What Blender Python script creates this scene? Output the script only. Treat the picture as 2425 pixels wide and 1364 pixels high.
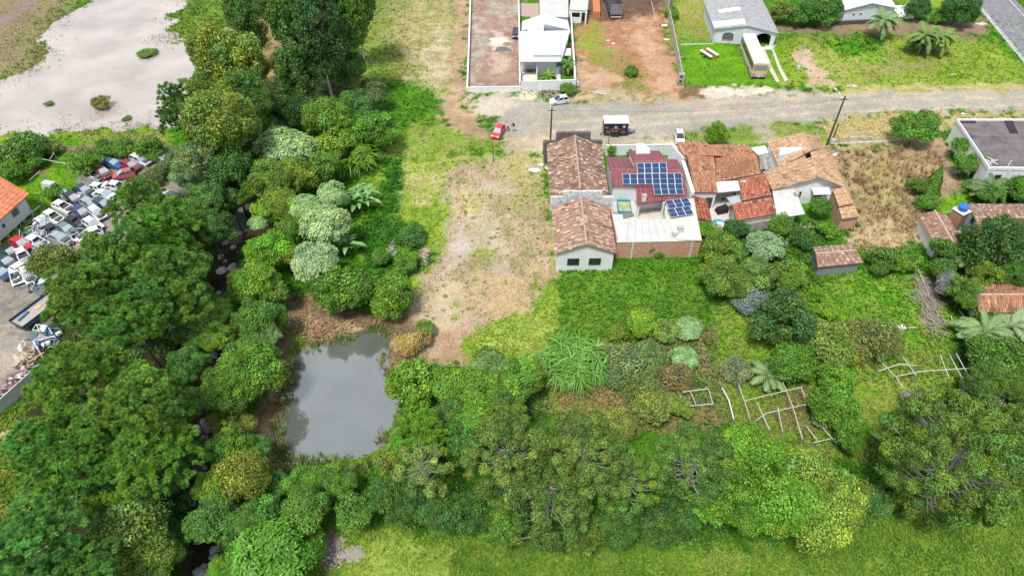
import bpy, math, random
import numpy as np
from mathutils import Vector, Matrix, noise as mnoise
for _o in list(bpy.data.objects): bpy.data.objects.remove(_o)
scene = bpy.context.scene
COL = scene.collection
R = math.radians
random.seed(7)
RNG = np.random.default_rng(7)

# ------------------------------------------------------------------ camera
CAM_H, PITCH = 60.0, R(45.0)
FPX = 2425 * 24 / 36
cam_d = bpy.data.cameras.new('camera'); cam_d.sensor_width = 36; cam_d.lens = 24; cam_d.clip_start = 0.5; cam_d.clip_end = 6000
cam = bpy.data.objects.new('camera', cam_d); COL.objects.link(cam)
cam.location = (0, 0, CAM_H); cam.rotation_euler = (R(90) - PITCH, 0, 0)
scene.camera = cam

# ------------------------------------------------------------------ sky and sun (bright, thinly overcast)
world = bpy.data.worlds.new('World'); scene.world = world; world.use_nodes = True
nt = world.node_tree; nt.nodes.clear()
SUN_EL, SUN_AZ = R(64), R(-150)          # azimuth from +Y towards +X
n_out = nt.nodes.new('ShaderNodeOutputWorld'); n_bg = nt.nodes.new('ShaderNodeBackground'); n_sky = nt.nodes.new('ShaderNodeTexSky')
n_sky.sky_type = 'NISHITA'; n_sky.sun_disc = False; n_sky.sun_elevation = SUN_EL; n_sky.sun_rotation = SUN_AZ
n_sky.altitude = 800; n_sky.dust_density = 2.0
n_tc = nt.nodes.new('ShaderNodeTexCoord'); n_map = nt.nodes.new('ShaderNodeMapping'); n_map.inputs['Scale'].default_value = (1, 1, 2.2)
n_cl = nt.nodes.new('ShaderNodeTexNoise'); n_cl.inputs['Scale'].default_value = 2.6; n_cl.inputs['Detail'].default_value = 6; n_cl.inputs['Roughness'].default_value = .55
n_rp = nt.nodes.new('ShaderNodeMapRange'); n_rp.inputs['From Min'].default_value = .36; n_rp.inputs['From Max'].default_value = .60
n_rp.inputs['To Min'].default_value = .35; n_rp.inputs['To Max'].default_value = 1.0
n_mx = nt.nodes.new('ShaderNodeMix'); n_mx.data_type = 'RGBA'
n_mx.inputs['B'].default_value = (6.4, 7.05, 7.9, 1)
nt.links.new(n_tc.outputs['Generated'], n_map.inputs['Vector']); nt.links.new(n_map.outputs[0], n_cl.inputs['Vector'])
nt.links.new(n_cl.outputs['Fac'], n_rp.inputs['Value']); nt.links.new(n_rp.outputs[0], n_mx.inputs['Factor'])
nt.links.new(n_sky.outputs[0], n_mx.inputs['A']); nt.links.new(n_mx.outputs['Result'], n_bg.inputs['Color'])
n_bg.inputs['Strength'].default_value = 0.10
nt.links.new(n_bg.outputs[0], n_out.inputs['Surface'])
sun_d = bpy.data.lights.new('sun', 'SUN'); sun_d.energy = 3.4; sun_d.angle = R(13); sun_d.color = (1, .95, .87)
sun = bpy.data.objects.new('sun', sun_d); COL.objects.link(sun)
_sd = Vector((math.sin(SUN_AZ) * math.cos(SUN_EL), math.cos(SUN_AZ) * math.cos(SUN_EL), math.sin(SUN_EL)))
sun.rotation_euler = _sd.to_track_quat('Z', 'Y').to_euler(); sun.location = (0, 60, 120)
vs = scene.view_settings; vs.view_transform = 'Standard'; vs.look = 'None'; vs.gamma = 1; vs.exposure = 0.38; vs.use_curve_mapping = False
scene.cycles.use_denoising = True
scene.cycles.max_bounces = 6; scene.cycles.diffuse_bounces = 3; scene.cycles.glossy_bounces = 2; scene.cycles.transmission_bounces = 3
scene.cycles.sample_clamp_indirect = 6

# ------------------------------------------------------------------ helpers
SP, CP = math.sin(PITCH), math.cos(PITCH)
def W(px, py, z=0.0):
    a = (px - 1212.5) / FPX; b = -(py - 682) / FPX
    t = (z - CAM_H) / (-SP + b * CP)
    return Vector((a * t, (CP + b * SP) * t, z))
def SC(px, py, z=0.0):                       # photo pixels per metre at that point
    p = W(px, py, z); return FPX / (p.y * CP - (p.z - CAM_H) * SP)
def project(x, y, z=0.0):
    d = y * CP - (z - CAM_H) * SP; u = y * SP + (z - CAM_H) * CP
    return 1212.5 + FPX * x / d, 682 - FPX * u / d
def tag(o, label=None, cat=None, group=None, kind=None):
    if label: o['label'] = label
    if cat: o['category'] = cat
    if group: o['group'] = group
    if kind: o['kind'] = kind
    return o
def empty(name, loc=(0, 0, 0), rz=0.0, parent=None):
    o = bpy.data.objects.new(name, None); o.empty_display_size = .3; COL.objects.link(o)
    o.location = loc; o.rotation_euler = (0, 0, rz)
    if parent: o.parent = parent
    return o
def link(name, me, parent=None, loc=None):
    o = bpy.data.objects.new(name, me); COL.objects.link(o)
    if parent is not None: o.parent = parent
    if loc is not None: o.location = loc
    return o
def copy_tree(o, parent=None):
    c = o.copy(); COL.objects.link(c); c.parent = parent
    for ch in o.children: copy_tree(ch, c)
    return c

class MB:
    """collects shapes, then links them as ONE mesh object"""
    def __init__(s): s.v = []; s.f = []; s.m = []; s.c = []
    def add(s, vs, fs, m=0, col=None):
        b = len(s.v); s.v += [tuple(v) for v in vs]
        for f in fs: s.f.append(tuple(b + i for i in f)); s.m.append(m); s.c.append(col or (1, 1, 1))
    def quad(s, a, b, c, d, m=0, col=None): s.add([a, b, c, d], [(0, 1, 2, 3)], m, col)
    def box(s, c, d, rz=0.0, m=0, M=None):
        x, y, z = d[0] / 2, d[1] / 2, d[2] / 2; ca, sa = math.cos(rz), math.sin(rz); vs = []
        for sz in (-z, z):
            for sx, sy in ((-x, -y), (x, -y), (x, y), (-x, y)):
                p = Vector((c[0] + sx * ca - sy * sa, c[1] + sx * sa + sy * ca, c[2] + sz))
                vs.append(M @ p if M else p)
        s.add(vs, [(3, 2, 1, 0), (4, 5, 6, 7), (0, 1, 5, 4), (1, 2, 6, 5), (2, 3, 7, 6), (3, 0, 4, 7)], m)
    def prism(s, poly, z0, z1, m=0, mtop=None):           # poly: xy points counter-clockwise; z0,z1 numbers or lists
        n = len(poly); area = sum(poly[i][0] * poly[(i + 1) % n][1] - poly[(i + 1) % n][0] * poly[i][1] for i in range(n))
        if area < 0: poly = list(poly)[::-1]; z1 = z1[::-1] if isinstance(z1, (list, tuple)) else z1
        Z1 = z1 if isinstance(z1, (list, tuple)) else [z1] * n
        vs = [(p[0], p[1], z0) for p in poly] + [(p[0], p[1], Z1[i]) for i, p in enumerate(poly)]
        s.add(vs, [tuple(range(n - 1, -1, -1))] + [(i, (i + 1) % n, n + (i + 1) % n, n + i) for i in range(n)], m)
        s.add(vs, [tuple(range(n, 2 * n))], m if mtop is None else mtop)
    def loft(s, rings, m=0, cap=True, close=True):
        n = len(rings[0]); vs = [p for r in rings for p in r]; fs = []
        for i in range(len(rings) - 1):
            for j in range(n if close else n - 1): fs.append((i * n + j, i * n + (j + 1) % n, (i + 1) * n + (j + 1) % n, (i + 1) * n + j))
        if cap: fs += [tuple(range(n - 1, -1, -1)), tuple((len(rings) - 1) * n + j for j in range(n))]
        s.add(vs, fs, m)
    def tube(s, pts, rad, n=6, m=0, cap=True):
        pts = [Vector(p) for p in pts]; rr = rad if isinstance(rad, (list, tuple)) else [rad] * len(pts); rings = []
        for i, p in enumerate(pts):
            d = (pts[min(i + 1, len(pts) - 1)] - pts[max(i - 1, 0)]).normalized()
            u = d.cross(Vector((0, 0, 1)) if abs(d.z) < .9 else Vector((1, 0, 0))).normalized(); w = u.cross(d)
            rings.append([p + (u * math.cos(2 * math.pi * k / n) + w * math.sin(2 * math.pi * k / n)) * rr[i] for k in range(n)])
        s.loft(rings, m, cap)
    def cyl(s, c, r, h, n=12, axis='z', m=0, r2=None):
        r2 = r if r2 is None else r2; rings = []
        for t, q in ((-h / 2, r), (h / 2, r2)):
            ring = []
            for k in range(n):
                a = 2 * math.pi * k / n; u, w = q * math.cos(a), q * math.sin(a)
                ring.append((c[0] + u, c[1] + w, c[2] + t) if axis == 'z' else (c[0] + u, c[1] + t, c[2] - w) if axis == 'y' else (c[0] + t, c[1] + u, c[2] + w))
            rings.append(ring)
        s.loft(rings, m)
    def build(s, name, mats, parent=None, origin=None, smooth=False, colors=False):
        me = bpy.data.meshes.new(name); og = Vector(origin) if origin is not None else Vector((0, 0, 0))
        me.from_pydata([tuple(Vector(v) - og) for v in s.v] if origin is not None else s.v, [], s.f)
        for mm in (mats if isinstance(mats, (list, tuple)) else [mats]): me.materials.append(mm)
        if any(s.m): me.polygons.foreach_set('material_index', s.m)
        if smooth: me.polygons.foreach_set('use_smooth', [True] * len(s.f))
        if colors:
            at = me.color_attributes.new('Col', 'FLOAT_COLOR', 'CORNER'); d = []
            for f, c in zip(s.f, s.c): d += [c[0], c[1], c[2], 1.0] * len(f)
            at.data.foreach_set('color', d)
        me.update()
        o = link(name, me, parent)
        if origin is not None and parent is None: o.location = og
        return o

# value noise (numpy) for ground zones and scattering
_perm = np.random.default_rng(3).random((257, 257))
def vnoise(x, y):
    xi = np.floor(x).astype(int); yi = np.floor(y).astype(int); fx = x - xi; fy = y - yi
    fx = fx * fx * (3 - 2 * fx); fy = fy * fy * (3 - 2 * fy); g = lambda a, b: _perm[a % 256, b % 256]
    return (g(xi, yi) * (1 - fx) + g(xi + 1, yi) * fx) * (1 - fy) + (g(xi, yi + 1) * (1 - fx) + g(xi + 1, yi + 1) * fx) * fy
def fbm(x, y, o=4):
    s = 0; a = .5; t = 0
    for k in range(o): s = s + a * vnoise(x * 2 ** k + 17.3 * k, y * 2 ** k + 9.1 * k); t += a; a *= .55
    return s / t
def inpoly(px, py, poly):
    r = np.zeros(px.shape, bool); n = len(poly)
    for i in range(n):
        x1, y1 = poly[i]; x2, y2 = poly[(i + 1) % n]
        if y1 == y2: continue
        r ^= ((y1 > py) != (y2 > py)) & (px < (x2 - x1) * (py - y1) / (y2 - y1) + x1)
    return r
def pdist(px, py, poly, closed=True):
    d = np.full(px.shape, 1e9); n = len(poly)
    for i in range(n if closed else n - 1):
        x1, y1 = poly[i]; x2, y2 = poly[(i + 1) % n]; dx, dy = x2 - x1, y2 - y1
        t = np.clip(((px - x1) * dx + (py - y1) * dy) / (dx * dx + dy * dy + 1e-9), 0, 1)
        d = np.minimum(d, np.hypot(px - x1 - t * dx, py - y1 - t * dy))
    return d
def sdist(px, py, poly): return np.where(inpoly(px, py, poly), -1, 1) * pdist(px, py, poly)

# ------------------------------------------------------------------ materials
def new_mat(name):
    m = bpy.data.materials.new(name); m.use_nodes = True; t = m.node_tree
    return m, t, t.nodes['Principled BSDF']
def N(t, kind, **kw):
    n = t.nodes.new(kind)
    for k, v in kw.items():
        if k in n.inputs: n.inputs[k].default_value = v
        else: setattr(n, k, v)
    return n
MATS = {}
def mat(name, c, rough=.7, var=.18, scale=3.0, bump=.0, metal=0.0, c2=None, spec=None, coat=0.0, stain=None, detail=5):
    """plain material: two-tone noise over the real colour, optional stains and fine relief, in object space"""
    if name in MATS: return MATS[name]
    m, t, b = new_mat(name); L = t.links.new
    co = N(t, 'ShaderNodeTexCoord')
    no = N(t, 'ShaderNodeTexNoise', Scale=scale, Detail=detail, Roughness=.62); L(co.outputs['Object'], no.inputs['Vector'])
    c2 = c2 or tuple(max(0, x * (1 - var * 1.6)) for x in c); hi = tuple(min(1, x * (1 + var * .6)) for x in c)
    rp = N(t, 'ShaderNodeValToRGB'); e = rp.color_ramp.elements
    e[0].position = .3; e[0].color = (*c2, 1); e[1].position = .68; e[1].color = (*hi, 1)
    L(no.outputs['Fac'], rp.inputs['Fac']); src = rp.outputs['Color']
    if stain:
        n2 = N(t, 'ShaderNodeTexNoise', Scale=stain[1], Detail=8.0, Roughness=.7); L(co.outputs['Object'], n2.inputs['Vector'])
        mr = N(t, 'ShaderNodeMapRange', **{'From Min': stain[2], 'From Max': stain[2] + .14}); L(n2.outputs['Fac'], mr.inputs['Value'])
        mx = N(t, 'ShaderNodeMix', data_type='RGBA'); mx.inputs['B'].default_value = (*stain[0], 1)
        L(mr.outputs[0], mx.inputs['Factor']); L(src, mx.inputs['A']); src = mx.outputs['Result']
    L(src, b.inputs['Base Color'])
    b.inputs['Roughness'].default_value = rough; b.inputs['Metallic'].default_value = metal
    if spec is not None: b.inputs['Specular IOR Level'].default_value = spec
    if coat: b.inputs['Coat Weight'].default_value = coat; b.inputs['Coat Roughness'].default_value = .08
    if bump:
        bp = N(t, 'ShaderNodeBump', Strength=bump, Distance=.03); n3 = N(t, 'ShaderNodeTexNoise', Scale=scale * 6, Detail=3.0)
        L(co.outputs['Object'], n3.inputs['Vector']); L(n3.outputs['Fac'], bp.inputs['Height']); L(bp.outputs[0], b.inputs['Normal'])
    MATS[name] = m; return m
def mat_col(name, rough=.75, var=.25, scale=9.0, bump=0.0, spec=.3):
    """colour comes from the mesh's own colour attribute (each tile, leaf or blade has its colour)"""
    if name in MATS: return MATS[name]
    m, t, b = new_mat(name); L = t.links.new
    a = N(t, 'ShaderNodeAttribute', attribute_name='Col'); co = N(t, 'ShaderNodeTexCoord')
    no = N(t, 'ShaderNodeTexNoise', Scale=scale, Detail=4.0); L(co.outputs['Object'], no.inputs['Vector'])
    mr = N(t, 'ShaderNodeMapRange', **{'From Min': .25, 'From Max': .75, 'To Min': 1 - var, 'To Max': 1 + var}); L(no.outputs['Fac'], mr.inputs['Value'])
    mx = N(t, 'ShaderNodeVectorMath', operation='SCALE'); L(a.outputs['Color'], mx.inputs[0]); L(mr.outputs[0], mx.inputs['Scale'])
    L(mx.outputs[0], b.inputs['Base Color']); b.inputs['Roughness'].default_value = rough; b.inputs['Specular IOR Level'].default_value = spec
    MATS[name] = m; return m
def mat_leaf(name, rough=.55, trans=.28, spec=.35):
    if name in MATS: return MATS[name]
    m, t, b = new_mat(name); L = t.links.new
    a = N(t, 'ShaderNodeAttribute', attribute_name='Col'); oi = N(t, 'ShaderNodeObjectInfo')
    mx = N(t, 'ShaderNodeMix', data_type='RGBA', blend_type='MULTIPLY'); mx.inputs['Factor'].default_value = 1
    L(a.outputs['Color'], mx.inputs['A']); L(oi.outputs['Color'], mx.inputs['B'])
    L(mx.outputs['Result'], b.inputs['Base Color']); b.inputs['Roughness'].default_value = rough; b.inputs['Specular IOR Level'].default_value = spec
    tr = N(t, 'ShaderNodeBsdfTranslucent'); L(mx.outputs['Result'], tr.inputs['Color'])
    ms = N(t, 'ShaderNodeMixShader'); ms.inputs[0].default_value = trans
    L(b.outputs[0], ms.inputs[1]); L(tr.outputs[0], ms.inputs[2]); L(ms.outputs[0], t.nodes['Material Output'].inputs['Surface'])
    MATS[name] = m; return m
def glass_mat(name, c, rough=.06):
    m = mat(name, c, rough=rough, var=.05, spec=.8); return m
# ------------------------------------------------------------------ ground: one sheet, zones with their own two colours
POND = [(735, 812), (815, 797), (850, 785), (900, 772), (928, 805), (915, 850), (935, 900), (940, 960), (945, 1000), (905, 1050), (850, 1078), (755, 1097), (675, 1092), (652, 1045), (670, 960), (690, 880), (703, 840)]
LAKE = [(-120, 260), (0, 195), (70, 170), (100, 130), (75, 100), (125, 60), (190, 5), (205, -25), (430, -60), (470, -20), (440, 20), (375, 85), (420, 95), (500, 70), (560, 60), (575, 120), (520, 250), (450, 288), (390, 296), (300, 300), (200, 312), (110, 318), (40, 312), (-120, 310)]
STREAM = [(590, 440), (572, 500), (548, 570), (528, 640), (512, 720), (494, 820), (486, 900), (482, 980), (474, 1060), (468, 1140), (474, 1220), (488, 1290), (496, 1400)]
PUDDLE = [(808, 1302), (830, 1290), (860, 1296), (868, 1312), (850, 1328), (820, 1330), (805, 1318)]
def wpoly(poly, z=0): return [tuple(W(x, y, z)[:2]) for x, y in poly]
W_POND, W_LAKE, W_PUD = wpoly(POND, -.5), wpoly(LAKE, -.3), wpoly(PUDDLE, -.1)
W_STREAM = wpoly(STREAM, -1.2)
def terrain(x, y):
    x = np.asarray(x, float); y = np.asarray(y, float)
    near = np.clip(1 - np.maximum(np.abs(x) - 120, np.maximum(y - 190, 0)) / 60, 0, 1)
    z = (fbm(x * .11, y * .11, 3) - .5) * .35 * near + (fbm(x * .9, y * .9, 3) - .5) * .10 * near
    d = sdist(x, y, W_POND) + (fbm(x * .5, y * .5, 3) - .5) * 1.4; z = np.where(d < 1.6, np.minimum(z, np.clip(d, -3, 1.6) * .62 - .62), z)
    d = sdist(x, y, W_LAKE) + (fbm(x * .22, y * .22, 4) - .5) * 9.0; z = np.where(d < 3, np.minimum(z, np.clip(d, -4, 3) * .14 - .32), z)
    d = sdist(x, y, W_PUD) + (fbm(x * 1.1, y * 1.1, 3) - .5) * .8; z = np.where(d < .8, np.minimum(z, np.clip(d, -1, .8) * .35 - .14), z)
    d = pdist(x, y, W_STREAM, False) + (fbm(x * .4, y * .4, 3) - .5) * 1.6; k = np.clip((2.7 - d) / 1.6, 0, 1); k = k * k * (3 - 2 * k); z = z * (1 - k) - 1.7 * k
    return z
G = lambda *a: a
#  palette: (colour A, colour B, amount of B, blade height, pebble/bare grain)
LUSH = ((.075, .205, .013), (.035, .125, .010), .45, .32)
DEEP = ((.045, .165, .012), (.028, .105, .010), .45, .45)
BRIGHT = ((.125, .27, .012), (.075, .20, .012), .45, .18)
YELLOW = ((.235, .315, .045), (.12, .235, .02), .45, .20)
OLIVE = ((.26, .26, .085), (.14, .20, .035), .42, .30)
DRY = ((.415, .31, .215), (.27, .25, .11), .45, .18)
STRAW = ((.40, .31, .165), (.25, .17, .095), .48, .75)
DIRT = ((.40, .30, .215), (.30, .215, .15), .5, .05)
PALE = ((.45, .38, .30), (.33, .29, .18), .45, .08)
GRAVEL = ((.35, .32, .265), (.295, .27, .23), .5, .0)
TAN = ((.47, .385, .27), (.36, .30, .2), .5, .04)
REDD = ((.37, .20, .115), (.27, .135, .08), .45, .0)
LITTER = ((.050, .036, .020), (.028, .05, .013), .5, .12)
BROWN = ((.22, .135, .08), (.13, .085, .05), .5, .12)
YARD = ((.275, .245, .205), (.18, .165, .145), .5, .0)
LOT = ((.335, .235, .185), (.26, .165, .125), .5, .0)
MARSH = ((.13, .21, .025), (.06, .13, .02), .5, .4)
ZONES = [  # polygon in photo pixels of the ground plane, soft edge in px, palette
 ([(-300, -200), (215, -200), (190, 5), (120, 60), (95, 130), (40, 190), (-300, 260)], 14, ((.21, .20, .07), (.24, .19, .13), .5, .25)),
 ([(0, 40), (30, 10), (90, -60), (140, -60), (60, 30), (20, 60), (-60, 120), (-60, 70)], 8, ((.26, .20, .17), (.21, .16, .12), .5, .05)),
 ([(-300, 290), (410, 285), (410, 350), (-300, 360)], 5, BRIGHT),
 ([(-100, 316), (400, 302), (400, 316), (60, 332), (-100, 332)], 6, YELLOW),
 ([(190, 322), (395, 312), (400, 338), (200, 342)], 8, OLIVE),
 ([(120, 345), (400, 340), (400, 362), (130, 366)], 6, ((.24, .20, .11), (.12, .15, .04), .5, .3)),
 ([(-300, 360), (230, 400), (200, 440), (140, 520), (60, 590), (-300, 760)], 8, BRIGHT),
 ([(-40, 392), (35, 388), (30, 400), (-40, 408)], 4, PALE),
 ([(74, 402), (112, 398), (112, 414), (72, 414)], 4, ((.30, .17, .10), (.22, .13, .08), .5, .02)),
 ([(195, 415), (250, 380), (400, 350), (450, 470), (330, 560), (150, 720), (120, 870), (60, 920), (-60, 1010), (-60, 640), (20, 580), (140, 500)], 6, YARD),
 ([(-40, 780), (110, 800), (95, 860), (-20, 900)], 14, ((.34, .31, .26), (.27, .23, .19), .5, 0)),
 ([(205, 450), (280, 400), (250, 450), (190, 540), (160, 640), (130, 600)], 10, ((.30, .24, .17), (.15, .16, .05), .45, .1)),
 ([(-60, 1010), (95, 930), (60, 1010), (60, 1150), (30, 1240), (-60, 1240)], 12, ((.20, .235, .04), (.10, .18, .02), .5, .3)),
 ([(0, 1020), (18, 1015), (20, 1030), (0, 1040)], 5, PALE),
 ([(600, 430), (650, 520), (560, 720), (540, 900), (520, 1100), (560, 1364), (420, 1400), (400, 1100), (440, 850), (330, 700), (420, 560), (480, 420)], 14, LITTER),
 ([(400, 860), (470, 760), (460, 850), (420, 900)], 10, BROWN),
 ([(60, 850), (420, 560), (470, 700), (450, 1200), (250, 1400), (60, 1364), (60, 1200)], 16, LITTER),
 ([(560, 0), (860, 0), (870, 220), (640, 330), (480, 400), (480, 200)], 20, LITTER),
 ([(605, 40), (655, 60), (655, 200), (590, 190)], 10, ((.33, .22, .12), (.19, .15, .05), .5, .1)),
 ([(440, 10), (480, -40), (600, -60), (590, 60), (500, 90), (420, 100), (370, 85)], 12, MARSH),
 ([(850, -60), (1110, -60), (1105, 215), (1040, 245), (950, 205), (860, 190)], 16, OLIVE),
 ([(930, 30), (1085, -30), (1090, 60), (1040, 120), (960, 140)], 24, ((.36, .31, .15), (.22, .23, .07), .5, .22)),
 ([(990, 110), (1090, 60), (1100, 210), (1040, 230), (980, 180)], 22, ((.47, .41, .28), (.30, .27, .12), .45, .15)),
 ([(840, 40), (900, 60), (960, 190), (900, 200), (840, 120)], 16, ((.13, .23, .025), (.2, .23, .06), .5, .4)),
 ([(890, 190), (960, 205), (1050, 240), (1050, 270), (1020, 300), (960, 350), (900, 385), (850, 380)], 12, LUSH),
 ([(930, 320), (1060, 280), (1180, 330), (1150, 365), (900, 385)], 16, ((.16, .27, .03), (.26, .28, .08), .45, .2)),
 ([(1080, -60), (1112, -60), (1106, 225), (1140, 300), (1180, 335), (1120, 330), (1050, 275), (1065, 230)], 10, ((.42, .29, .185), (.30, .21, .13), .5, .06)),
 ([(1112, -60), (1232, -60), (1232, 216), (1108, 216)], 4, LOT),
 ([(1125, 20), (1150, 60), (1130, 200), (1116, 205), (1118, 60)], 8, ((.40, .36, .31), (.33, .25, .2), .5, 0)),
 ([(1150, 95), (1195, 85), (1205, 110), (1160, 120)], 10, ((.62, .55, .46), (.42, .33, .27), .4, 0)),
 ([(1150, 130), (1205, 120), (1210, 170), (1170, 175)], 10, ((.45, .36, .29), (.38, .25, .19), .5, 0)),
 ([(1160, 10), (1230, 0), (1230, 30), (1170, 40)], 10, ((.36, .36, .30), (.34, .26, .2), .5, .05)),
 ([(1105, 218), (1232, 214), (1300, 240), (1220, 300), (1150, 290)], 10, ((.50, .44, .36), (.40, .35, .28), .5, 0)),
 ([(1230, 232), (1330, 245), (1500, 232), (1660, 228), (1900, 215), (2100, 210), (2460, 202), (2500, 276), (2200, 262), (2000, 284), (1750, 302), (1650, 316), (1480, 355), (1290, 345), (1190, 330), (1180, 290)], 7, GRAVEL),
 ([(1195, 325), (1300, 315), (1480, 335), (1600, 320), (1600, 352), (1290, 360), (1190, 365)], 9, TAN),
 ([(1650, 232), (2100, 215), (2300, 212), (2200, 224), (1900, 236), (1700, 250)], 8, ((.45, .37, .27), (.36, .32, .26), .5, 0)),
 ([(1250, 292), (1700, 262), (2100, 238), (2460, 228), (2460, 231), (2100, 242), (1700, 266), (1250, 297)], 3, TAN),
 ([(1300, 312), (1700, 280), (2000, 262), (2460, 248), (2460, 251), (2000, 266), (1700, 284), (1300, 317)], 3, ((.46, .405, .33), (.38, .34, .28), .5, 0)),
 ([(1330, 275), (1700, 250), (2100, 228), (2200, 226), (2100, 231), (1700, 253), (1330, 279)], 3, ((.30, .28, .245), (.26, .245, .22), .5, 0)),
 ([(1500, 338), (1560, 330), (1590, 338), (1540, 350)], 6, ((.5, .43, .33), (.4, .34, .26), .5, 0)),
 ([(1360, 40), (1400, -60), (1590, -60), (1582, 60), (1612, 205), (1640, 232), (1380, 240), (1362, 150)], 8, REDD),
 ([(1480, 70), (1560, 60), (1600, 190), (1640, 236), (1550, 236), (1540, 150)], 16, ((.46, .30, .19), (.39, .225, .14), .5, 0)),
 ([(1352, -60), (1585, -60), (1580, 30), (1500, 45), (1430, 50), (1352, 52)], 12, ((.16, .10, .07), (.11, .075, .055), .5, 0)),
 ([(1380, 70), (1400, 55), (1430, 90), (1455, 150), (1425, 165), (1390, 130), (1370, 90)], 9, ((.20, .27, .03), (.27, .21, .08), .45, .15)),
 ([(1456, 128), (1490, 140), (1530, 170), (1538, 210), (1480, 232), (1410, 236), (1420, 205), (1480, 200)], 9, ((.17, .21, .045), (.32, .21, .1), .45, .2)),
 ([(1370, 140), (1440, 165), (1470, 200), (1420, 225), (1368, 215)], 9, ((.47, .32, .21), (.36, .22, .13), .5, .02)),
 ([(1365, 215), (1600, 222), (1600, 238), (1365, 246)], 8, ((.47, .35, .23), (.3, .24, .12), .5, .06)),
 ([(1582, -60), (1680, -60), (1695, 100), (1850, 105), (1850, 195), (1800, 205), (1640, 215), (1618, 180), (1590, 60)], 8, BRIGHT),
 ([(1590, -40), (1665, -40), (1680, 90), (1600, 90)], 12, ((.20, .26, .04), (.31, .22, .1), .4, .2)),
 ([(1625, 190), (1640, 205), (1690, 205), (1660, 235), (1620, 225), (1612, 160)], 6, BROWN),
 ([(1655, 216), (1700, 206), (1815, 208), (1830, 216), (1790, 224), (1680, 236)], 5, ((.66, .55, .46), (.5, .42, .34), .45, 0)),
 ([(1848, 92), (2020, 85), (2260, 85), (2360, 100), (2460, 190), (2440, 205), (2100, 213), (1990, 214), (1850, 200)], 8, ((.135, .255, .014), (.24, .28, .06), .4, .3)),
 ([(1930, 120), (2020, 130), (2090, 160), (2030, 205), (1960, 190)], 16, ((.24, .31, .05), (.30, .27, .10), .5, .2)),
 ([(1970, 85), (2080, 92), (2090, 110), (2010, 130), (1960, 105)], 10, ((.06, .21, .012), (.04, .15, .01), .5, .5)),
 ([(2060, 150), (2200, 145), (2230, 165), (2080, 175)], 10, ((.32, .27, .13), (.17, .24, .04), .5, .2)),
 ([(1990, 204), (2440, 196), (2440, 214), (1990, 222)], 5, ((.42, .36, .17), (.24, .26, .06), .5, .1)),
 ([(1880, 130), (1900, 110), (1950, 170), (1970, 204), (1920, 206), (1905, 170)], 7, ((.50, .37, .26), (.42, .30, .2), .5, 0)),
 ([(1850, 60), (2330, 45), (2330, 85), (2260, 88), (2010, 82), (1850, 80)], 8, ((.27, .18, .12), (.21, .16, .1), .5, .08)),
 ([(2110, -60), (2330, -60), (2290, 30), (2150, 20)], 8, ((.22, .27, .04), (.14, .23, .02), .5, .12)),
 ([(1640, 312), (1760, 298), (1900, 290), (1960, 296), (1965, 345), (1620, 350)], 8, ((.14, .24, .03), (.27, .27, .10), .45, .18)),
 ([(1780, 296), (1830, 292), (1850, 340), (1800, 345)], 8, ((.38, .33, .24), (.3, .27, .16), .5, .04)),
 ([(1950, 285), (2120, 268), (2460, 270), (2460, 292), (2250, 292), (2170, 345), (1960, 345)], 8, ((.44, .35, .18), (.30, .26, .09), .5, .2)),
 ([(2140, 340), (2240, 335), (2265, 460), (2240, 475), (2170, 420)], 10, ((.36, .26, .165), (.24, .17, .1), .5, .1)),
 ([(1965, 352), (2150, 345), (2215, 380), (2225, 430), (2185, 500), (2150, 560), (2090, 600), (2010, 580), (2030, 520), (1990, 430)], 9, STRAW),
 ([(2040, 390), (2090, 380), (2130, 440), (2120, 500), (2070, 500)], 16, ((.40, .36, .14), (.33, .26, .12), .45, .8)),
 ([(2025, 545), (2170, 520), (2180, 560), (2120, 600), (2020, 590)], 10, ((.52, .41, .235), (.35, .25, .13), .5, .6)),
 ([(2230, 466), (2300, 462), (2300, 500), (2225, 500)], 5, BRIGHT),
 # the vacant lot in the middle
 ([(880, 378), (1295, 362), (1312, 640), (1330, 720), (1250, 820), (1060, 870), (950, 800), (960, 690), (900, 640), (840, 600)], 8, YELLOW),
 ([(880, 375), (955, 380), (960, 430), (945, 520), (1010, 580), (1030, 615), (950, 660), (860, 640), (840, 560), (900, 470)], 10, DEEP),
 ([(960, 400), (1060, 385), (1070, 430), (1010, 480), (965, 460)], 16, ((.42, .395, .17), (.28, .32, .07), .5, .2)),
 ([(1060, 400), (1170, 372), (1290, 378), (1308, 640), (1280, 700), (1180, 760), (1110, 810), (1070, 870), (960, 850), (950, 770), (985, 680), (1010, 640), (1040, 610), (1050, 500)], 12, DRY),
 ([(1180, 372), (1290, 366), (1292, 440), (1240, 460), (1190, 430)], 14, ((.30, .30, .10), (.42, .33, .2), .5, .15)),
 ([(1080, 440), (1180, 430), (1200, 560), (1180, 640), (1090, 620), (1060, 560)], 24, PALE),
 ([(1045, 560), (1110, 560), (1120, 620), (1060, 640)], 12, ((.45, .39, .34), (.40, .32, .24), .5, .02)),
 ([(1090, 440), (1170, 470), (1160, 520), (1080, 500)], 18, ((.36, .31, .12), (.46, .38, .2), .5, .15)),
 ([(1010, 690), (1110, 650), (1130, 720), (1080, 800), (1000, 790)], 16, ((.40, .31, .225), (.48, .38, .24), .5, .05)),
 ([(1120, 640), (1290, 640), (1250, 720), (1150, 750)], 20, ((.50, .385, .21), (.40, .30, .17), .5, .12)),
 ([(1105, 590), (1150, 580), (1160, 620), (1110, 640)], 16, ((.24, .28, .07), (.36, .31, .16), .5, .2)),
 ([(1215, 440), (1270, 420), (1285, 480), (1230, 490)], 16, ((.25, .28, .075), (.38, .32, .18), .5, .2)),
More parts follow.
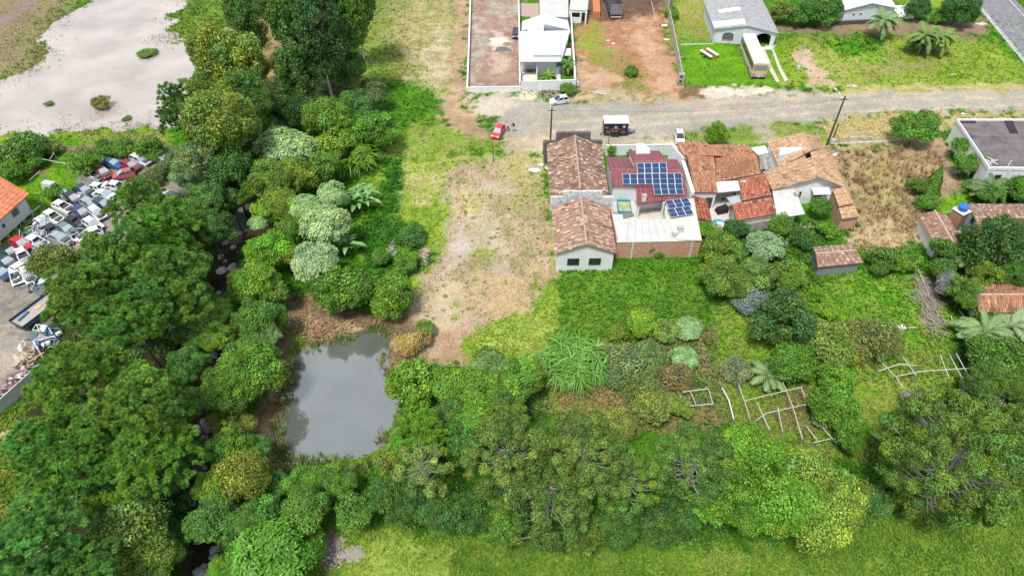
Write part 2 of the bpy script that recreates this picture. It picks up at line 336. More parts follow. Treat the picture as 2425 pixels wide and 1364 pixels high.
 ([(1130, 480), (1165, 470), (1160, 510), (1125, 520)], 14, ((.22, .27, .07), (.36, .31, .16), .5, .2)),
 ([(1075, 720), (1095, 715), (1095, 760), (1078, 755)], 8, ((.17, .27, .035), (.3, .28, .1), .4, .25)),
 ([(1040, 790), (1110, 800), (1090, 880), (1020, 860)], 12, ((.34, .22, .14), (.46, .33, .21), .5, .08)),
 ([(1230, 760), (1310, 720), (1340, 830), (1290, 890), (1120, 820), (1180, 770)], 14, ((.29, .35, .08), (.17, .28, .03), .45, .28)),
 ([(1305, 650), (1480, 620), (1650, 612), (1685, 760), (1560, 800), (1400, 830), (1310, 800), (1330, 720)], 12, ((.07, .195, .016), (.11, .215, .022), .5, .4)),
 ([(1420, 810), (1690, 780), (1720, 1010), (1440, 1030), (1280, 920), (1300, 880)], 14, ((.14, .19, .045), (.23, .20, .085), .45, .5)),
 ([(1280, 900), (1440, 900), (1440, 1000), (1290, 980)], 12, ((.17, .21, .045), (.27, .19, .09), .45, .4)),
 # pond margins
 ([(680, 690), (750, 690), (860, 730), (960, 740), (1010, 780), (980, 880), (940, 900), (960, 1000), (920, 1080), (860, 1110), (640, 1110), (590, 1000), (670, 900), (660, 780)], 8, ((.25, .165, .10), (.17, .115, .07), .5, .15)),
 ([(740, 745), (850, 765), (830, 795), (740, 815), (715, 800)], 8, ((.46, .335, .18), (.33, .22, .12), .5, .55)),
 ([(690, 790), (725, 785), (720, 860), (690, 980), (655, 1080), (640, 1060), (670, 950), (690, 860)], 6, ((.11, .21, .02), (.22, .2, .07), .45, .25)),
 ([(620, 990), (660, 980), (650, 1060), (615, 1040)], 6, ((.40, .28, .18), (.28, .18, .11), .5, .1)),
 ([(840, 1085), (900, 1065), (890, 1100), (850, 1110)], 6, ((.37, .26, .165), (.25, .18, .1), .5, .1)),
 ([(700, 1085), (850, 1085), (940, 1030), (945, 1050), (860, 1100), (700, 1110)], 5, BRIGHT),
 # right field
 ([(1690, 660), (1950, 630), (2160, 650), (2270, 760), (2240, 1120), (1760, 1060), (1700, 860)], 12, ((.115, .255, .018), (.19, .255, .05), .45, .35)),
 ([(1940, 640), (2160, 650), (2210, 760), (2120, 790), (1960, 760)], 16, ((.09, .25, .015), (.17, .26, .04), .4, .35)),
 ([(1700, 850), (1790, 840), (1790, 1010), (1730, 1020)], 10, ((.20, .235, .05), (.12, .24, .02), .5, .25)),
 ([(1760, 940), (1920, 920), (1940, 1030), (1790, 1050)], 10, ((.15, .24, .03), (.21, .19, .07), .45, .3)),
 ([(2030, 900), (2150, 900), (2150, 1010), (2060, 1010)], 14, ((.23, .26, .06), (.12, .24, .02), .5, .2)),
 ([(2165, 660), (2210, 680), (2230, 770), (2200, 800), (2180, 720)], 8, ((.31, .23, .17), (.2, .16, .1), .5, .05)),
 ([(1640, 540), (1930, 530), (1960, 660), (1690, 720)], 12, ((.055, .15, .015), (.09, .19, .02), .5, .5)),
 ([(2290, 760), (2460, 740), (2460, 900), (2300, 860)], 10, ((.22, .16, .11), (.09, .15, .02), .5, .15)),
 ([(700, 1240), (1100, 1240), (1700, 1300), (2050, 1230), (2460, 1100), (2460, 1420), (690, 1420)], 14, ((.15, .24, .032), (.085, .175, .018), .45, .24)),  # bottom pasture; the darker green patches paint in the shade of the trees
 ([(830, 1290), (1000, 1260), (1090, 1300), (1060, 1400), (800, 1400)], 16, ((.225, .305, .055), (.15, .24, .03), .45, .14)),
 ([(1650, 1290), (1900, 1310), (1900, 1364), (1640, 1364)], 16, ((.12, .245, .02), (.2, .27, .05), .5, .3)),
 ([(780, 1250), (810, 1262), (815, 1290), (800, 1340), (775, 1360), (760, 1330), (775, 1290)], 6, ((.26, .20, .18), (.16, .12, .1), .5, 0)),
]
# irregular grid: fine where the photo looks, coarse out to the horizon
gx = np.concatenate([-np.geomspace(3000, 140, 14), np.arange(-132, 132.01, .5), np.geomspace(140, 3000, 14)])
gy = np.concatenate([-np.geomspace(3000, 10, 12), np.arange(8, 172.01, .5), np.geomspace(180, 4000, 16)])
GX, GY = np.meshgrid(gx, gy); ng, mg = GX.shape
GZ = terrain(GX, GY)
_d = GY * CP + CAM_H * SP; _ok = _d > 5; _ds = np.where(_ok, _d, 5.0)
PXG = np.where(_ok, 1212.5 + FPX * GX / _ds, -9e4); PYG = np.where(_ok, 682 - FPX * (GY * SP - CAM_H * CP) / _ds, 9e4)
def zone_eval(px, py, x, y):
    sh = px.shape; A = np.empty(sh + (3,)); B = np.empty(sh + (3,)); H = np.empty(sh); Fr = np.empty(sh)
    A[:] = LUSH[0]; B[:] = LUSH[1]; H[:] = LUSH[3]; Fr[:] = LUSH[2]
    n1 = (fbm(x * .35, y * .35, 4) - .5); n2 = (fbm(x * .35 + 50, y * .35 + 50, 4) - .5); n3 = fbm(x * 1.3, y * 1.3, 4) - .5
    warm = lambda c: (c[0] * 1.08, c[1] * 1.05, c[2]) if c[1] > c[0] * 1.1 else c
    A[:] = warm(LUSH[0]); B[:] = warm(LUSH[1])
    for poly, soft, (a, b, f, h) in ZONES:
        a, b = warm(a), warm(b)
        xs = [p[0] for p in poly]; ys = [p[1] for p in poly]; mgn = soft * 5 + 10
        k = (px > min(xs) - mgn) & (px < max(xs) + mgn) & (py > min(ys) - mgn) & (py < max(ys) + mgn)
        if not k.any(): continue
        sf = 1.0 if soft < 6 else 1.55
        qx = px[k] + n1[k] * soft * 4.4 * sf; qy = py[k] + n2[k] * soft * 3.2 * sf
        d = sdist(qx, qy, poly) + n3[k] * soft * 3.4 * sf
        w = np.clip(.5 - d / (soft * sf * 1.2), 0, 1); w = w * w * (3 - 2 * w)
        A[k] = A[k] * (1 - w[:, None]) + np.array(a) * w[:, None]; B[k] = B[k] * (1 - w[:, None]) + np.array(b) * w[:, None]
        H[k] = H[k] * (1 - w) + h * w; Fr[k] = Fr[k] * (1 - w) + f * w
    return A, B, H, Fr
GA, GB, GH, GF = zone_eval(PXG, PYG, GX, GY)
me = bpy.data.meshes.new('ground')
vco = np.stack([GX, GY, GZ], -1).reshape(-1, 3)
idx = np.arange(ng * mg).reshape(ng, mg)
fq = np.stack([idx[:-1, :-1], idx[:-1, 1:], idx[1:, 1:], idx[1:, :-1]], -1).reshape(-1, 4)
def fill_mesh(me, v, f4):
    me.vertices.add(len(v)); me.vertices.foreach_set('co', np.ascontiguousarray(v, np.float32).ravel())
    k = f4.shape[1]; me.loops.add(f4.size); me.loops.foreach_set('vertex_index', np.ascontiguousarray(f4, np.int32).ravel())
    me.polygons.add(len(f4)); me.polygons.foreach_set('loop_start', np.arange(0, f4.size, k, dtype=np.int32))
    try: me.polygons.foreach_set('loop_total', np.full(len(f4), k, np.int32))
    except Exception: pass
    me.update(calc_edges=True)
fill_mesh(me, vco, fq); me.polygons.foreach_set('use_smooth', np.ones(len(fq), bool))
for nm, arr in (('ColA', GA), ('ColB', GB)):
    at = me.color_attributes.new(nm, 'FLOAT_COLOR', 'POINT'); at.data.foreach_set('color', np.concatenate([arr.reshape(-1, 3), GF.reshape(-1, 1)], 1).astype(np.float32).ravel())
def ground_mat():
    m, t, b = new_mat('ground'); L = t.links.new
    a = N(t, 'ShaderNodeAttribute', attribute_name='ColA'); bb = N(t, 'ShaderNodeAttribute', attribute_name='ColB'); co = N(t, 'ShaderNodeTexCoord')
    n1 = N(t, 'ShaderNodeTexNoise', Scale=.38, Detail=9.0, Roughness=.68); n2 = N(t, 'ShaderNodeTexNoise', Scale=3.2, Detail=8.0, Roughness=.75); n3 = N(t, 'ShaderNodeTexNoise', Scale=.09, Detail=4.0)
    vo = N(t, 'ShaderNodeTexVoronoi', Scale=2.6); 
    for n in (n1, n2, n3, vo): L(co.outputs['Object'], n.inputs['Vector'])
    m1 = N(t, 'ShaderNodeMapRange', **{'From Min': .42, 'From Max': .60}); L(n1.outputs['Fac'], m1.inputs['Value'])
    mx = N(t, 'ShaderNodeMix', data_type='RGBA'); L(m1.outputs[0], mx.inputs['Factor']); L(a.outputs['Color'], mx.inputs['A']); L(bb.outputs['Color'], mx.inputs['B'])
    m2 = N(t, 'ShaderNodeMapRange', **{'From Min': .3, 'From Max': .7, 'To Min': .60, 'To Max': 1.38}); L(n2.outputs['Fac'], m2.inputs['Value'])
    m3 = N(t, 'ShaderNodeMapRange', **{'From Min': .3, 'From Max': .7, 'To Min': .86, 'To Max': 1.14}); L(n3.outputs['Fac'], m3.inputs['Value'])
    mu = N(t, 'ShaderNodeMath', operation='MULTIPLY'); L(m2.outputs[0], mu.inputs[0]); L(m3.outputs[0], mu.inputs[1])
    vm = N(t, 'ShaderNodeVectorMath', operation='SCALE'); L(mx.outputs['Result'], vm.inputs[0]); L(mu.outputs[0], vm.inputs['Scale'])
    L(vm.outputs[0], b.inputs['Base Color']); b.inputs['Roughness'].default_value = .95; b.inputs['Specular IOR Level'].default_value = .1
    bp = N(t, 'ShaderNodeBump', Strength=.55, Distance=.14); L(n2.outputs['Fac'], bp.inputs['Height']); L(bp.outputs[0], b.inputs['Normal'])
    return m
me.materials.append(ground_mat())
ground = link('ground', me); tag(ground, 'uneven ground of grass, dry straw, bare soil and gravel', kind='structure')

# ------------------------------------------------------------------ water
def water_mat(name, c, rough=.05, rip=.02, scale=1.2, ior=1.33):
    m, t, b = new_mat(name); L = t.links.new; co = N(t, 'ShaderNodeTexCoord')
    no = N(t, 'ShaderNodeTexNoise', Scale=.12, Detail=4.0); L(co.outputs['Object'], no.inputs['Vector'])
    rp = N(t, 'ShaderNodeValToRGB'); e = rp.color_ramp.elements; e[0].position = .35; e[0].color = (*[x * .8 for x in c], 1); e[1].position = .65; e[1].color = (*[x * 1.12 for x in c], 1)
    L(no.outputs['Fac'], rp.inputs['Fac']); L(rp.outputs[0], b.inputs['Base Color'])
    b.inputs['Roughness'].default_value = rough; b.inputs['IOR'].default_value = ior
    n2 = N(t, 'ShaderNodeTexNoise', Scale=scale, Detail=3.0); L(co.outputs['Object'], n2.inputs['Vector'])
    bp = N(t, 'ShaderNodeBump', Strength=rip, Distance=.1); L(n2.outputs['Fac'], bp.inputs['Height']); L(bp.outputs[0], b.inputs['Normal'])
    return m
def water(name, poly, z, mat_, label, grow=0.0):
    mb = MB(); c = Vector((sum(p[0] for p in poly) / len(poly), sum(p[1] for p in poly) / len(poly), 0)); pts = []
    for p in poly:
        d = Vector((p[0], p[1], 0)) - c; d *= (d.length + grow) / d.length; pts.append((c.x + d.x, c.y + d.y, z))
    mb.add(pts, [tuple(range(len(pts)))]); o = mb.build(name, mat_); tag(o, label, kind='structure'); return o
water('pond_water', W_POND, -.5, water_mat('pond_water', (.125, .135, .12), .03, .05, 1.1, 2.9), 'still grey-blue pond water ringed by muddy banks and trees', .9)
water('lake_water', W_LAKE, -.3, water_mat('lake_water', (.42, .37, .33), .06, .02, .8, 1.7), 'wide pale muddy floodwater beside the tall trees', 6)
water('puddle_water', W_PUD, -.12, water_mat('puddle_water', (.30, .27, .23), .05, .02, 2, 1.9), 'small pale puddle in the bottom pasture', .3)
mb = MB(); sp = [W(x, y, -1.45) for x, y in STREAM]
for i in range(len(sp) - 1):
    a, b = sp[i], sp[i + 1]; n = (b - a).cross(Vector((0, 0, 1))).normalized() * 1.5
    if i == 0: pn = n
    d2 = sp[min(i + 2, len(sp) - 1)] - a; n2 = d2.cross(Vector((0, 0, 1))).normalized() * 1.5
    mb.quad(a - pn, b - n2, b + n2, a + pn); pn = n2
stream = mb.build('stream', water_mat('stream_water', (.035, .03, .022), .08, .25, 3)); tag(stream, 'narrow dark stream winding between the trees', kind='structure')
# ------------------------------------------------------------------ plants: leaf-by-leaf crowns
def unit(a): return a / (np.linalg.norm(a, axis=-1, keepdims=True) + 1e-9)
def sphere_dirs(rng, n, zmin=-1.0):
    z = rng.uniform(zmin, 1, n); a = rng.uniform(0, 2 * np.pi, n); r = np.sqrt(np.maximum(0, 1 - z * z))
    return np.stack([r * np.cos(a), r * np.sin(a), z], -1)
def leaf_quads(rng, P, Nn, L, Wd, T=None):
    n = len(P)
    if T is None: T = sphere_dirs(rng, n)
    T = unit(T - Nn * np.sum(T * Nn, -1, keepdims=True)); S = np.cross(Nn, T)
    L = np.broadcast_to(np.asarray(L, float), (n,))[:, None]; Wd = np.broadcast_to(np.asarray(Wd, float), (n,))[:, None]
    dip = Nn * L * .10
    return np.stack([P - T * L * .5 - dip, P + S * Wd * .5 + T * L * .08, P + T * L * .5 - dip, P - S * Wd * .5 + T * L * .08], 1)
def quad_mesh(name, Q, C, material):
    me = bpy.data.meshes.new(name); n = len(Q); v = Q.reshape(-1, 3); f = np.arange(n * 4).reshape(n, 4)
    fill_mesh(me, v, f)
    at = me.color_attributes.new('Col', 'FLOAT_COLOR', 'POINT'); c4 = np.ones((n, 4, 4), np.float32); c4[..., :3] = C[:, None, :]
    at.data.foreach_set('color', c4.ravel()); me.materials.append(material); return me
def tint_var(rng, n, v=.22, hue=.16):
    b = rng.normal(1, v, n).clip(.45, 1.7); h = rng.normal(0, hue, n)
    return np.stack([b * (1 + h), b * (1 + h * .25), b * (1 - h * .6)], -1).clip(.2, 2.2)
LEAF = mat_leaf('leaf', .5, .17, .4); LEAFG = mat_leaf('leaf_glossy', .5, .14, .4); NEEDLE = mat_leaf('needle', .6, .10, .3)
def clump_layout(rng, Rr, rv, n, rc, zmin=-.35, fill=.72):
    d = sphere_dirs(rng, n * 6, zmin); keep = []
    for q in d:                                                   # spread the clumps evenly, then jitter
        if all(np.dot(q, k) < 1 - .42 * (rc / Rr) ** 2 * 1.6 for k in keep): keep.append(q)
        if len(keep) >= n: break
    d = np.array(keep); lo = sphere_dirs(rng, 4, -.1); f = rng.uniform(fill - .24, fill + .12, len(d)) * (1 + .2 * np.max(d @ lo.T, 1) ** 3); c = d * f[:, None] * np.array([Rr, Rr, rv])
    return c, rng.uniform(.55, 1.35, len(d)) * rc
def broad_crown(seed, Rr, rv, leaf=.32, dens=1.0, clumps=26, rcf=.34, zmin=-.4, glossy=False, ca=.22):
    rng = np.random.default_rng(seed); c, rc = clump_layout(rng, Rr, rv, clumps, Rr * rcf, zmin)
    c = np.concatenate([c, c[rng.integers(0, len(c), clumps // 3)] * 1.18 + rng.normal(0, .1 * Rr, (clumps // 3, 3))]); rc = np.concatenate([rc, rng.uniform(.35, .6, clumps // 3) * Rr * rcf])
    area = 4 * np.pi * rc ** 2; n = int(area.sum() / (leaf * leaf * .45) * 1.15 * dens); w = rng.choice(len(c), n, p=area / area.sum())
    d = sphere_dirs(rng, n, -.75); f = rng.beta(5, 1.4, n) * 1.08; P = c[w] + d * (rc[w] * f)[:, None] * np.array([1, 1, .85])
    P += rng.normal(0, leaf * .35, P.shape)
    Nn = unit(d * .9 + rng.normal(0, .55, d.shape) + np.array([0, 0, .35])); s = rng.uniform(.65, 1.35, n) * leaf
    Q = leaf_quads(rng, P, Nn, s, s * .62); cc = tint_var(rng, len(c), .18, .15)
    return quad_mesh('crown', Q, cc[w] * tint_var(rng, n, ca, .14), LEAFG if glossy else LEAF), Rr, rv
def plate_crown(seed, Rr, rv, leaf=.45, plates=34):               # layered umbrella foliage of big pale compound leaves
    rng = np.random.default_rng(seed); c, rc = clump_layout(rng, Rr, rv, plates, Rr * .27, -.2, .76); Qs = []; Cs = []
    for k in range(len(c)):
        n = int(150 * (rc[k] / (Rr * .27)) ** 2 * (Rr / 2.6) ** 2 * (.42 / leaf) ** 2 * .9) + 30; a = rng.uniform(0, 2 * np.pi, n); r = np.sqrt(rng.uniform(0, 1, n)) * rc[k] * 1.25
        tilt = unit(c[k] / np.array([Rr, Rr, rv]) * .7 + np.array([0, 0, .8])); u = unit(np.cross(tilt, [0, 1, .01])); w = np.cross(tilt, u)
        P = c[k] + u * (np.cos(a) * r)[:, None] + w * (np.sin(a) * r)[:, None] - tilt * (r * r / rc[k] * .45)[:, None] + rng.normal(0, .07, (n, 3))
        T = u * np.cos(a)[:, None] + w * np.sin(a)[:, None] - tilt * .4
        Qs.append(leaf_quads(rng, P, unit(tilt + rng.normal(0, .28, (n, 3))), rng.uniform(.7, 1.3, n) * leaf, leaf * .34, T + rng.normal(0, .4, (n, 3)))); Cs.append(tint_var(rng, 1, .08, .05) * tint_var(rng, n, .16, .09))
    return quad_mesh('crown', np.concatenate(Qs), np.concatenate(Cs), LEAF), Rr, rv
def tuft(rng, n, r, up=.0):
    d = unit(sphere_dirs(rng, n, -.55) + np.array([0, 0, up])); L = rng.uniform(.75, 1.1, n) * r
    return d, L
def pine_crown(seed, Rr, rv, tr=.46, boughs=28, per=88, dens=1.0, zmin=-.45):
    rng = np.random.default_rng(seed); c, rc = clump_layout(rng, Rr, rv, boughs, Rr * .33, zmin); Qs = []; Cs = []
    for k in range(len(c)):
        nt_ = int(4 * np.pi * rc[k] ** 2 * .62 / (np.pi * tr * tr) * .85 * dens) + 2; d = sphere_dirs(rng, nt_, -.35); ctr = c[k] + d * rc[k] * rng.uniform(.8, 1.05, (nt_, 1)) * np.array([1, 1, .8])
        bc = tint_var(rng, 1, .10, .08)
        for j in range(nt_):
            dd, L = tuft(rng, per, tr * rng.uniform(.8, 1.25), .35); P = ctr[j] + dd * (L * .5)[:, None]; S = unit(np.cross(dd, rng.normal(0, 1, (per, 3))))
            Qs.append(leaf_quads(rng, P, S, L * 1.05, tr * .11, dd))
            Cs.append(bc * tint_var(rng, 1, .24, .13) * tint_var(rng, per, .14, .10))
    return quad_mesh('crown', np.concatenate(Qs), np.concatenate(Cs), NEEDLE), Rr, rv
def araucaria(seed, Rr, rv, tr=.62, arms=70, per=300):            # candelabra: pale bare limbs, a spiky ball at each end
    rng = np.random.default_rng(seed); Qs = []; Cs = []; limbs = MB()
    for k in range(arms):
        lvl = (k + .5) / arms; a = k * 2.39996 + rng.uniform(-.25, .25); t = min(1, lvl / .62)
        if lvl < .62: rad = Rr * math.sqrt(t) * rng.uniform(.9, 1.08); z1 = rv * (1 - .62 * t * t) * rng.uniform(.88, 1.1)      # the flat-domed top
        else: u = (lvl - .62) / .38; rad = Rr * (1 - .38 * u) * rng.uniform(.75, 1.05); z1 = rv * (.3 - 1.15 * u) * rng.uniform(.9, 1.1)   # lower whorls
        z0 = z1 - rv * (.35 + .15 * lvl)
        e = np.array([math.cos(a) * rad, math.sin(a) * rad, z1])
        m1 = Vector((e[0] * .55, e[1] * .55, z0 * .75 + z1 * .25 - .2)); m2 = Vector((e[0] * .9, e[1] * .9, z1 - .6 * tr))
        limbs.tube([(0, 0, z0), m1, m2, tuple(e)], [.035, .032, .026, .012], 5)
        bc = tint_var(rng, 1, .12, .10)
        for q in range(1 + int(rng.random() < .35)):
            cc = e + (rng.normal(0, tr * .95, 3) * np.array([1, 1, .45]) if q else 0); r_ = tr * rng.uniform(.8, 1.2) * (1 if q == 0 else .82)
            if q: limbs.tube([m2, tuple(cc)], [.04, .025], 4)
            dd = unit(sphere_dirs(rng, per, -.7)); rr = r_ * rng.uniform(.5, 1.0, per) ** .6; P = cc + dd * rr[:, None] * np.array([1, 1, .78])
            S = unit(dd + rng.normal(0, .6, (per, 3))); Qs.append(leaf_quads(rng, P, S, tr * rng.uniform(.30, .46, per), tr * .13, dd * .8 + np.array([0, 0, .3]) + rng.normal(0, .5, (per, 3))))
            Cs.append(bc * tint_var(rng, 1, .16, .10) * tint_var(rng, per, .2, .13))
    cr = quad_mesh('crown', np.concatenate(Qs), np.concatenate(Cs), NEEDLE)
    lo = limbs.build('limb_tmp', mat('araucaria_limb', (.42, .39, .35), .85, .2, 4)); lm = lo.data; bpy.data.objects.remove(lo)
    return cr, Rr, rv, lm
def droop_crown(seed, Rr, rv, leaf=.30, clumps=40):               # eucalyptus: hanging narrow leaves in separate masses
    rng = np.random.default_rng(seed); c, rc = clump_layout(rng, Rr, rv, clumps, Rr * .30, -.85, .72); area = rc ** 2
    n = int(4 * np.pi * area.sum() / (leaf * leaf * .3) * .85); w = rng.choice(len(c), n, p=area / area.sum()); d = sphere_dirs(rng, n, -.9)
    P = c[w] + d * (rc[w] * rng.beta(4, 1.5, n))[:, None] * np.array([1, 1, 1.15]); T = d * .6 + np.array([0, 0, -.45]) + rng.normal(0, .45, d.shape)
    Nn = unit(np.cross(T, rng.normal(0, 1, d.shape)) + d * .5); s = rng.uniform(.7, 1.3, n) * leaf
    return quad_mesh('crown', leaf_quads(rng, P, Nn, s * 1.15, s * .5, T), tint_var(rng, len(c), .16, .14)[w] * tint_var(rng, n, .2, .12), LEAF), Rr, rv
def blade_clump(seed, Rr, h, n=420, wd=.09, seg=4, arch=1.0, stems=40, mname='leaf', ln=1.7):   # canes with long arching leaves
    rng = np.random.default_rng(seed); Qs = []; Cs = []
    a = rng.uniform(0, 2 * np.pi, stems); r = np.sqrt(rng.uniform(0, 1, stems)) * Rr * .75
    for k in range(stems):
        hs = h * rng.uniform(.65, 1.1) * (1 - .35 * (r[k] / Rr) ** 2); base = np.array([math.cos(a[k]) * r[k], math.sin(a[k]) * r[k], 0]); lean = np.array([math.cos(a[k]), math.sin(a[k]), 0]) * (r[k] / Rr) * hs * .35
        bc = tint_var(rng, 1, .1, .08)
        for j in range(n // stems):
            t = rng.uniform(.35, 1.0); p = base + lean * t + np.array([0, 0, hs * t]); b = rng.uniform(0, 2 * np.pi); out = np.array([math.cos(b), math.sin(b), 0]); S = np.array([-math.sin(b), math.cos(b), 0]); L = rng.uniform(.7, 1.15) * ln; col = bc[0] * tint_var(rng, 1, .16, .10)[0]
            q = [p + out * L * u + np.array([0, 0, L * (.75 * u - arch * .95 * u * u)]) for u in np.linspace(0, 1, seg + 1)]; ww = [wd * x for x in (.6, 1, .8, .5, .08)]
            for i in range(seg): Qs.append([q[i] - S * ww[i], q[i] + S * ww[i], q[i + 1] + S * ww[i + 1], q[i + 1] - S * ww[i + 1]]); Cs.append(col)
    return quad_mesh('foliage', np.array(Qs), np.array(Cs), LEAF), Rr, h
def twig_mesh(seed, Rr, h, n=26, mname='twig'):
    rnd = random.Random(seed); mb = MB()
    for k in range(n):
        a = rnd.uniform(0, 6.28); e = Vector((math.cos(a) * Rr * rnd.uniform(.3, 1), math.sin(a) * Rr * rnd.uniform(.3, 1), h * rnd.uniform(.5, 1))); m1 = e * .5 + Vector((rnd.uniform(-.2, .2), rnd.uniform(-.2, .2), .12 * h))
        mb.tube([(0, 0, 0), m1, e], [.045, .03, .012], 4)
        for j in range(2): mb.tube([m1, m1 + Vector((rnd.uniform(-1, 1), rnd.uniform(-1, 1), rnd.uniform(.2, .8))) * Rr * .45], [.022, .008], 3)
    o = mb.build('twigs', mat('dry_twig', (.36, .32, .29), .9, .25, 5)); m_ = o.data; bpy.data.objects.remove(o); return m_

TPL = {}; BOOST = 1.33
def tpl(key, fn, *a, **k): TPL.setdefault(key, []).append(fn(*a, **k))
for s_ in (1, 2, 3): tpl('broad_s', broad_crown, s_, 1.6, 1.35, .205, .9, 18, .38)
for s_ in (11, 12, 13, 14): tpl('broad_m', broad_crown, s_, 2.8, 2.3, .235, .9, 28, .32)
for s_ in (21, 22, 23): tpl('broad_l', broad_crown, s_, 4.6, 3.6, .265, .9, 44, .26)
for s_ in (31, 32): tpl('coarse', broad_crown, s_, 2.8, 2.2, .34, 1.0, 24, .35, glossy=True)
for s_ in (41, 42): tpl('dense', broad_crown, s_, 2.4, 2.2, .20, .85, 30, .30, ca=.16)
for s_ in (45, 46): tpl('spray', broad_crown, s_, 2.6, 2.0, .24, .42, 26, .36, ca=.3)
for s_ in (51, 52, 53): tpl('plate', plate_crown, s_, 2.6, 1.7)
for s_ in (61, 62, 63): tpl('pine', pine_crown, s_, 4.4, 4.4)
for s_ in (71, 72, 73): tpl('araucaria', araucaria, s_, 4.0, 3.0)
tpl('araucaria_l', araucaria, 77, 6.6, 4.4, .72, 165, 300); tpl('araucaria_s', araucaria, 75, 2.6, 2.2, .46, 34, 200)
for s_ in (81, 82, 83): tpl('euc', droop_crown, s_, 3.2, 4.6)
for s_ in (86, 87): tpl('euc_round', droop_crown, s_, 3.6, 3.6, .30, 40)
tpl('cane', blade_clump, 91, 3.1, 2.7, 1700, .055, 4, 1.0, 80); tpl('cane', blade_clump, 92, 2.2, 2.2, 600, .06, 4, 1.0, 40)
tpl('dryclump', blade_clump, 93, 2.0, 1.0, 1500, .022, 4, .8, 110, ln=.9)
def cone_crown(seed, Rr, rv, leaf=.2):
    rng = np.random.default_rng(seed); n = 5200; t = rng.uniform(0, 1, n) ** .75; a = rng.uniform(0, 2 * np.pi, n); lob = 1 + .12 * np.sin(a * 5 + t * 9) + .1 * np.sin(a * 3 + 2)
    r = Rr * t ** .8 * lob * rng.beta(6, 1.3, n) * np.minimum(1, (1.02 - t) * 9); P = np.stack([r * np.cos(a), r * np.sin(a), rv * (1 - 2 * t)], -1); Nn = unit(np.stack([np.cos(a), np.sin(a), .5 + 0 * a], -1) + rng.normal(0, .4, (n, 3)))
    s = rng.uniform(.7, 1.3, n) * leaf; T = np.tile(np.array([0, 0, 1.0]), (n, 1)) + rng.normal(0, .4, (n, 3)); return quad_mesh('crown', leaf_quads(rng, P, Nn, s * 1.3, s * .6, T), tint_var(rng, n, .22, .12), LEAF), Rr, rv
tpl('cone', cone_crown, 95, 1.4, 2.0)
TINT = dict(g=(.085, .205, .024), yg=(.165, .27, .03), dg=(.048, .125, .022), bg=(.062, .17, .045), br=(.11, .285, .02), mint=(.285, .42, .175), ol=(.17, .205, .052), gg=(.16, .225, .105),
            yb=(.20, .215, .045), pine=(.088, .195, .034), pined=(.055, .14, .036), ar=(.108, .18, .032), ary=(.16, .245, .05), euc=(.06, .14, .034), eucy=(.165, .25, .045), lime=(.20, .35, .03), cane=(.17, .37, .085),
            dry=(.46, .34, .10), dryb=(.30, .20, .09), gr=(.24, .25, .20), mango=(.145, .255, .03), deep=(.035, .10, .016))
BARK = mat('bark', (.13, .095, .07), .95, .35, 5, .4); BARKP = mat('bark_pale', (.50, .46, .40), .8, .25, 3, .2, stain=((.25, .2, .16), 2.0, .56)); BARKG = mat('bark_grey', (.26, .24, .21), .9, .3, 5, .3)
rnd = random.Random(5)
def trunk_mesh(h, r0, rc, mat_, seed=0, limbs=5, lean=(0, 0)):
    q = random.Random(seed); mb = MB(); pts = []
    for i in range(5):
        t = i / 4; pts.append((lean[0] * t + q.uniform(-.06, .06) * h * t * .5, lean[1] * t + q.uniform(-.06, .06) * h * t * .5, -.5 + (h + .5) * t))
    mb.tube(pts, [r0 * 1.35, r0, r0 * .85, r0 * .7, r0 * .45], 7)
    for k in range(limbs):
        a = k * 2.4 + q.uniform(0, 1); z = h * q.uniform(.5, .95); b = Vector(pts[3]) * (z / h); b.z = z
        e = b + Vector((math.cos(a), math.sin(a), q.uniform(.3, .9))) * rc * q.uniform(.5, .8); mb.tube([b, (b + e) / 2 + Vector((0, 0, .1 * rc)), e], [r0 * .4, r0 * .28, r0 * .1], 5)
    o = mb.build('trunk', mat_, smooth=True); m_ = o.data; bpy.data.objects.remove(o); return m_
_cnt = {}
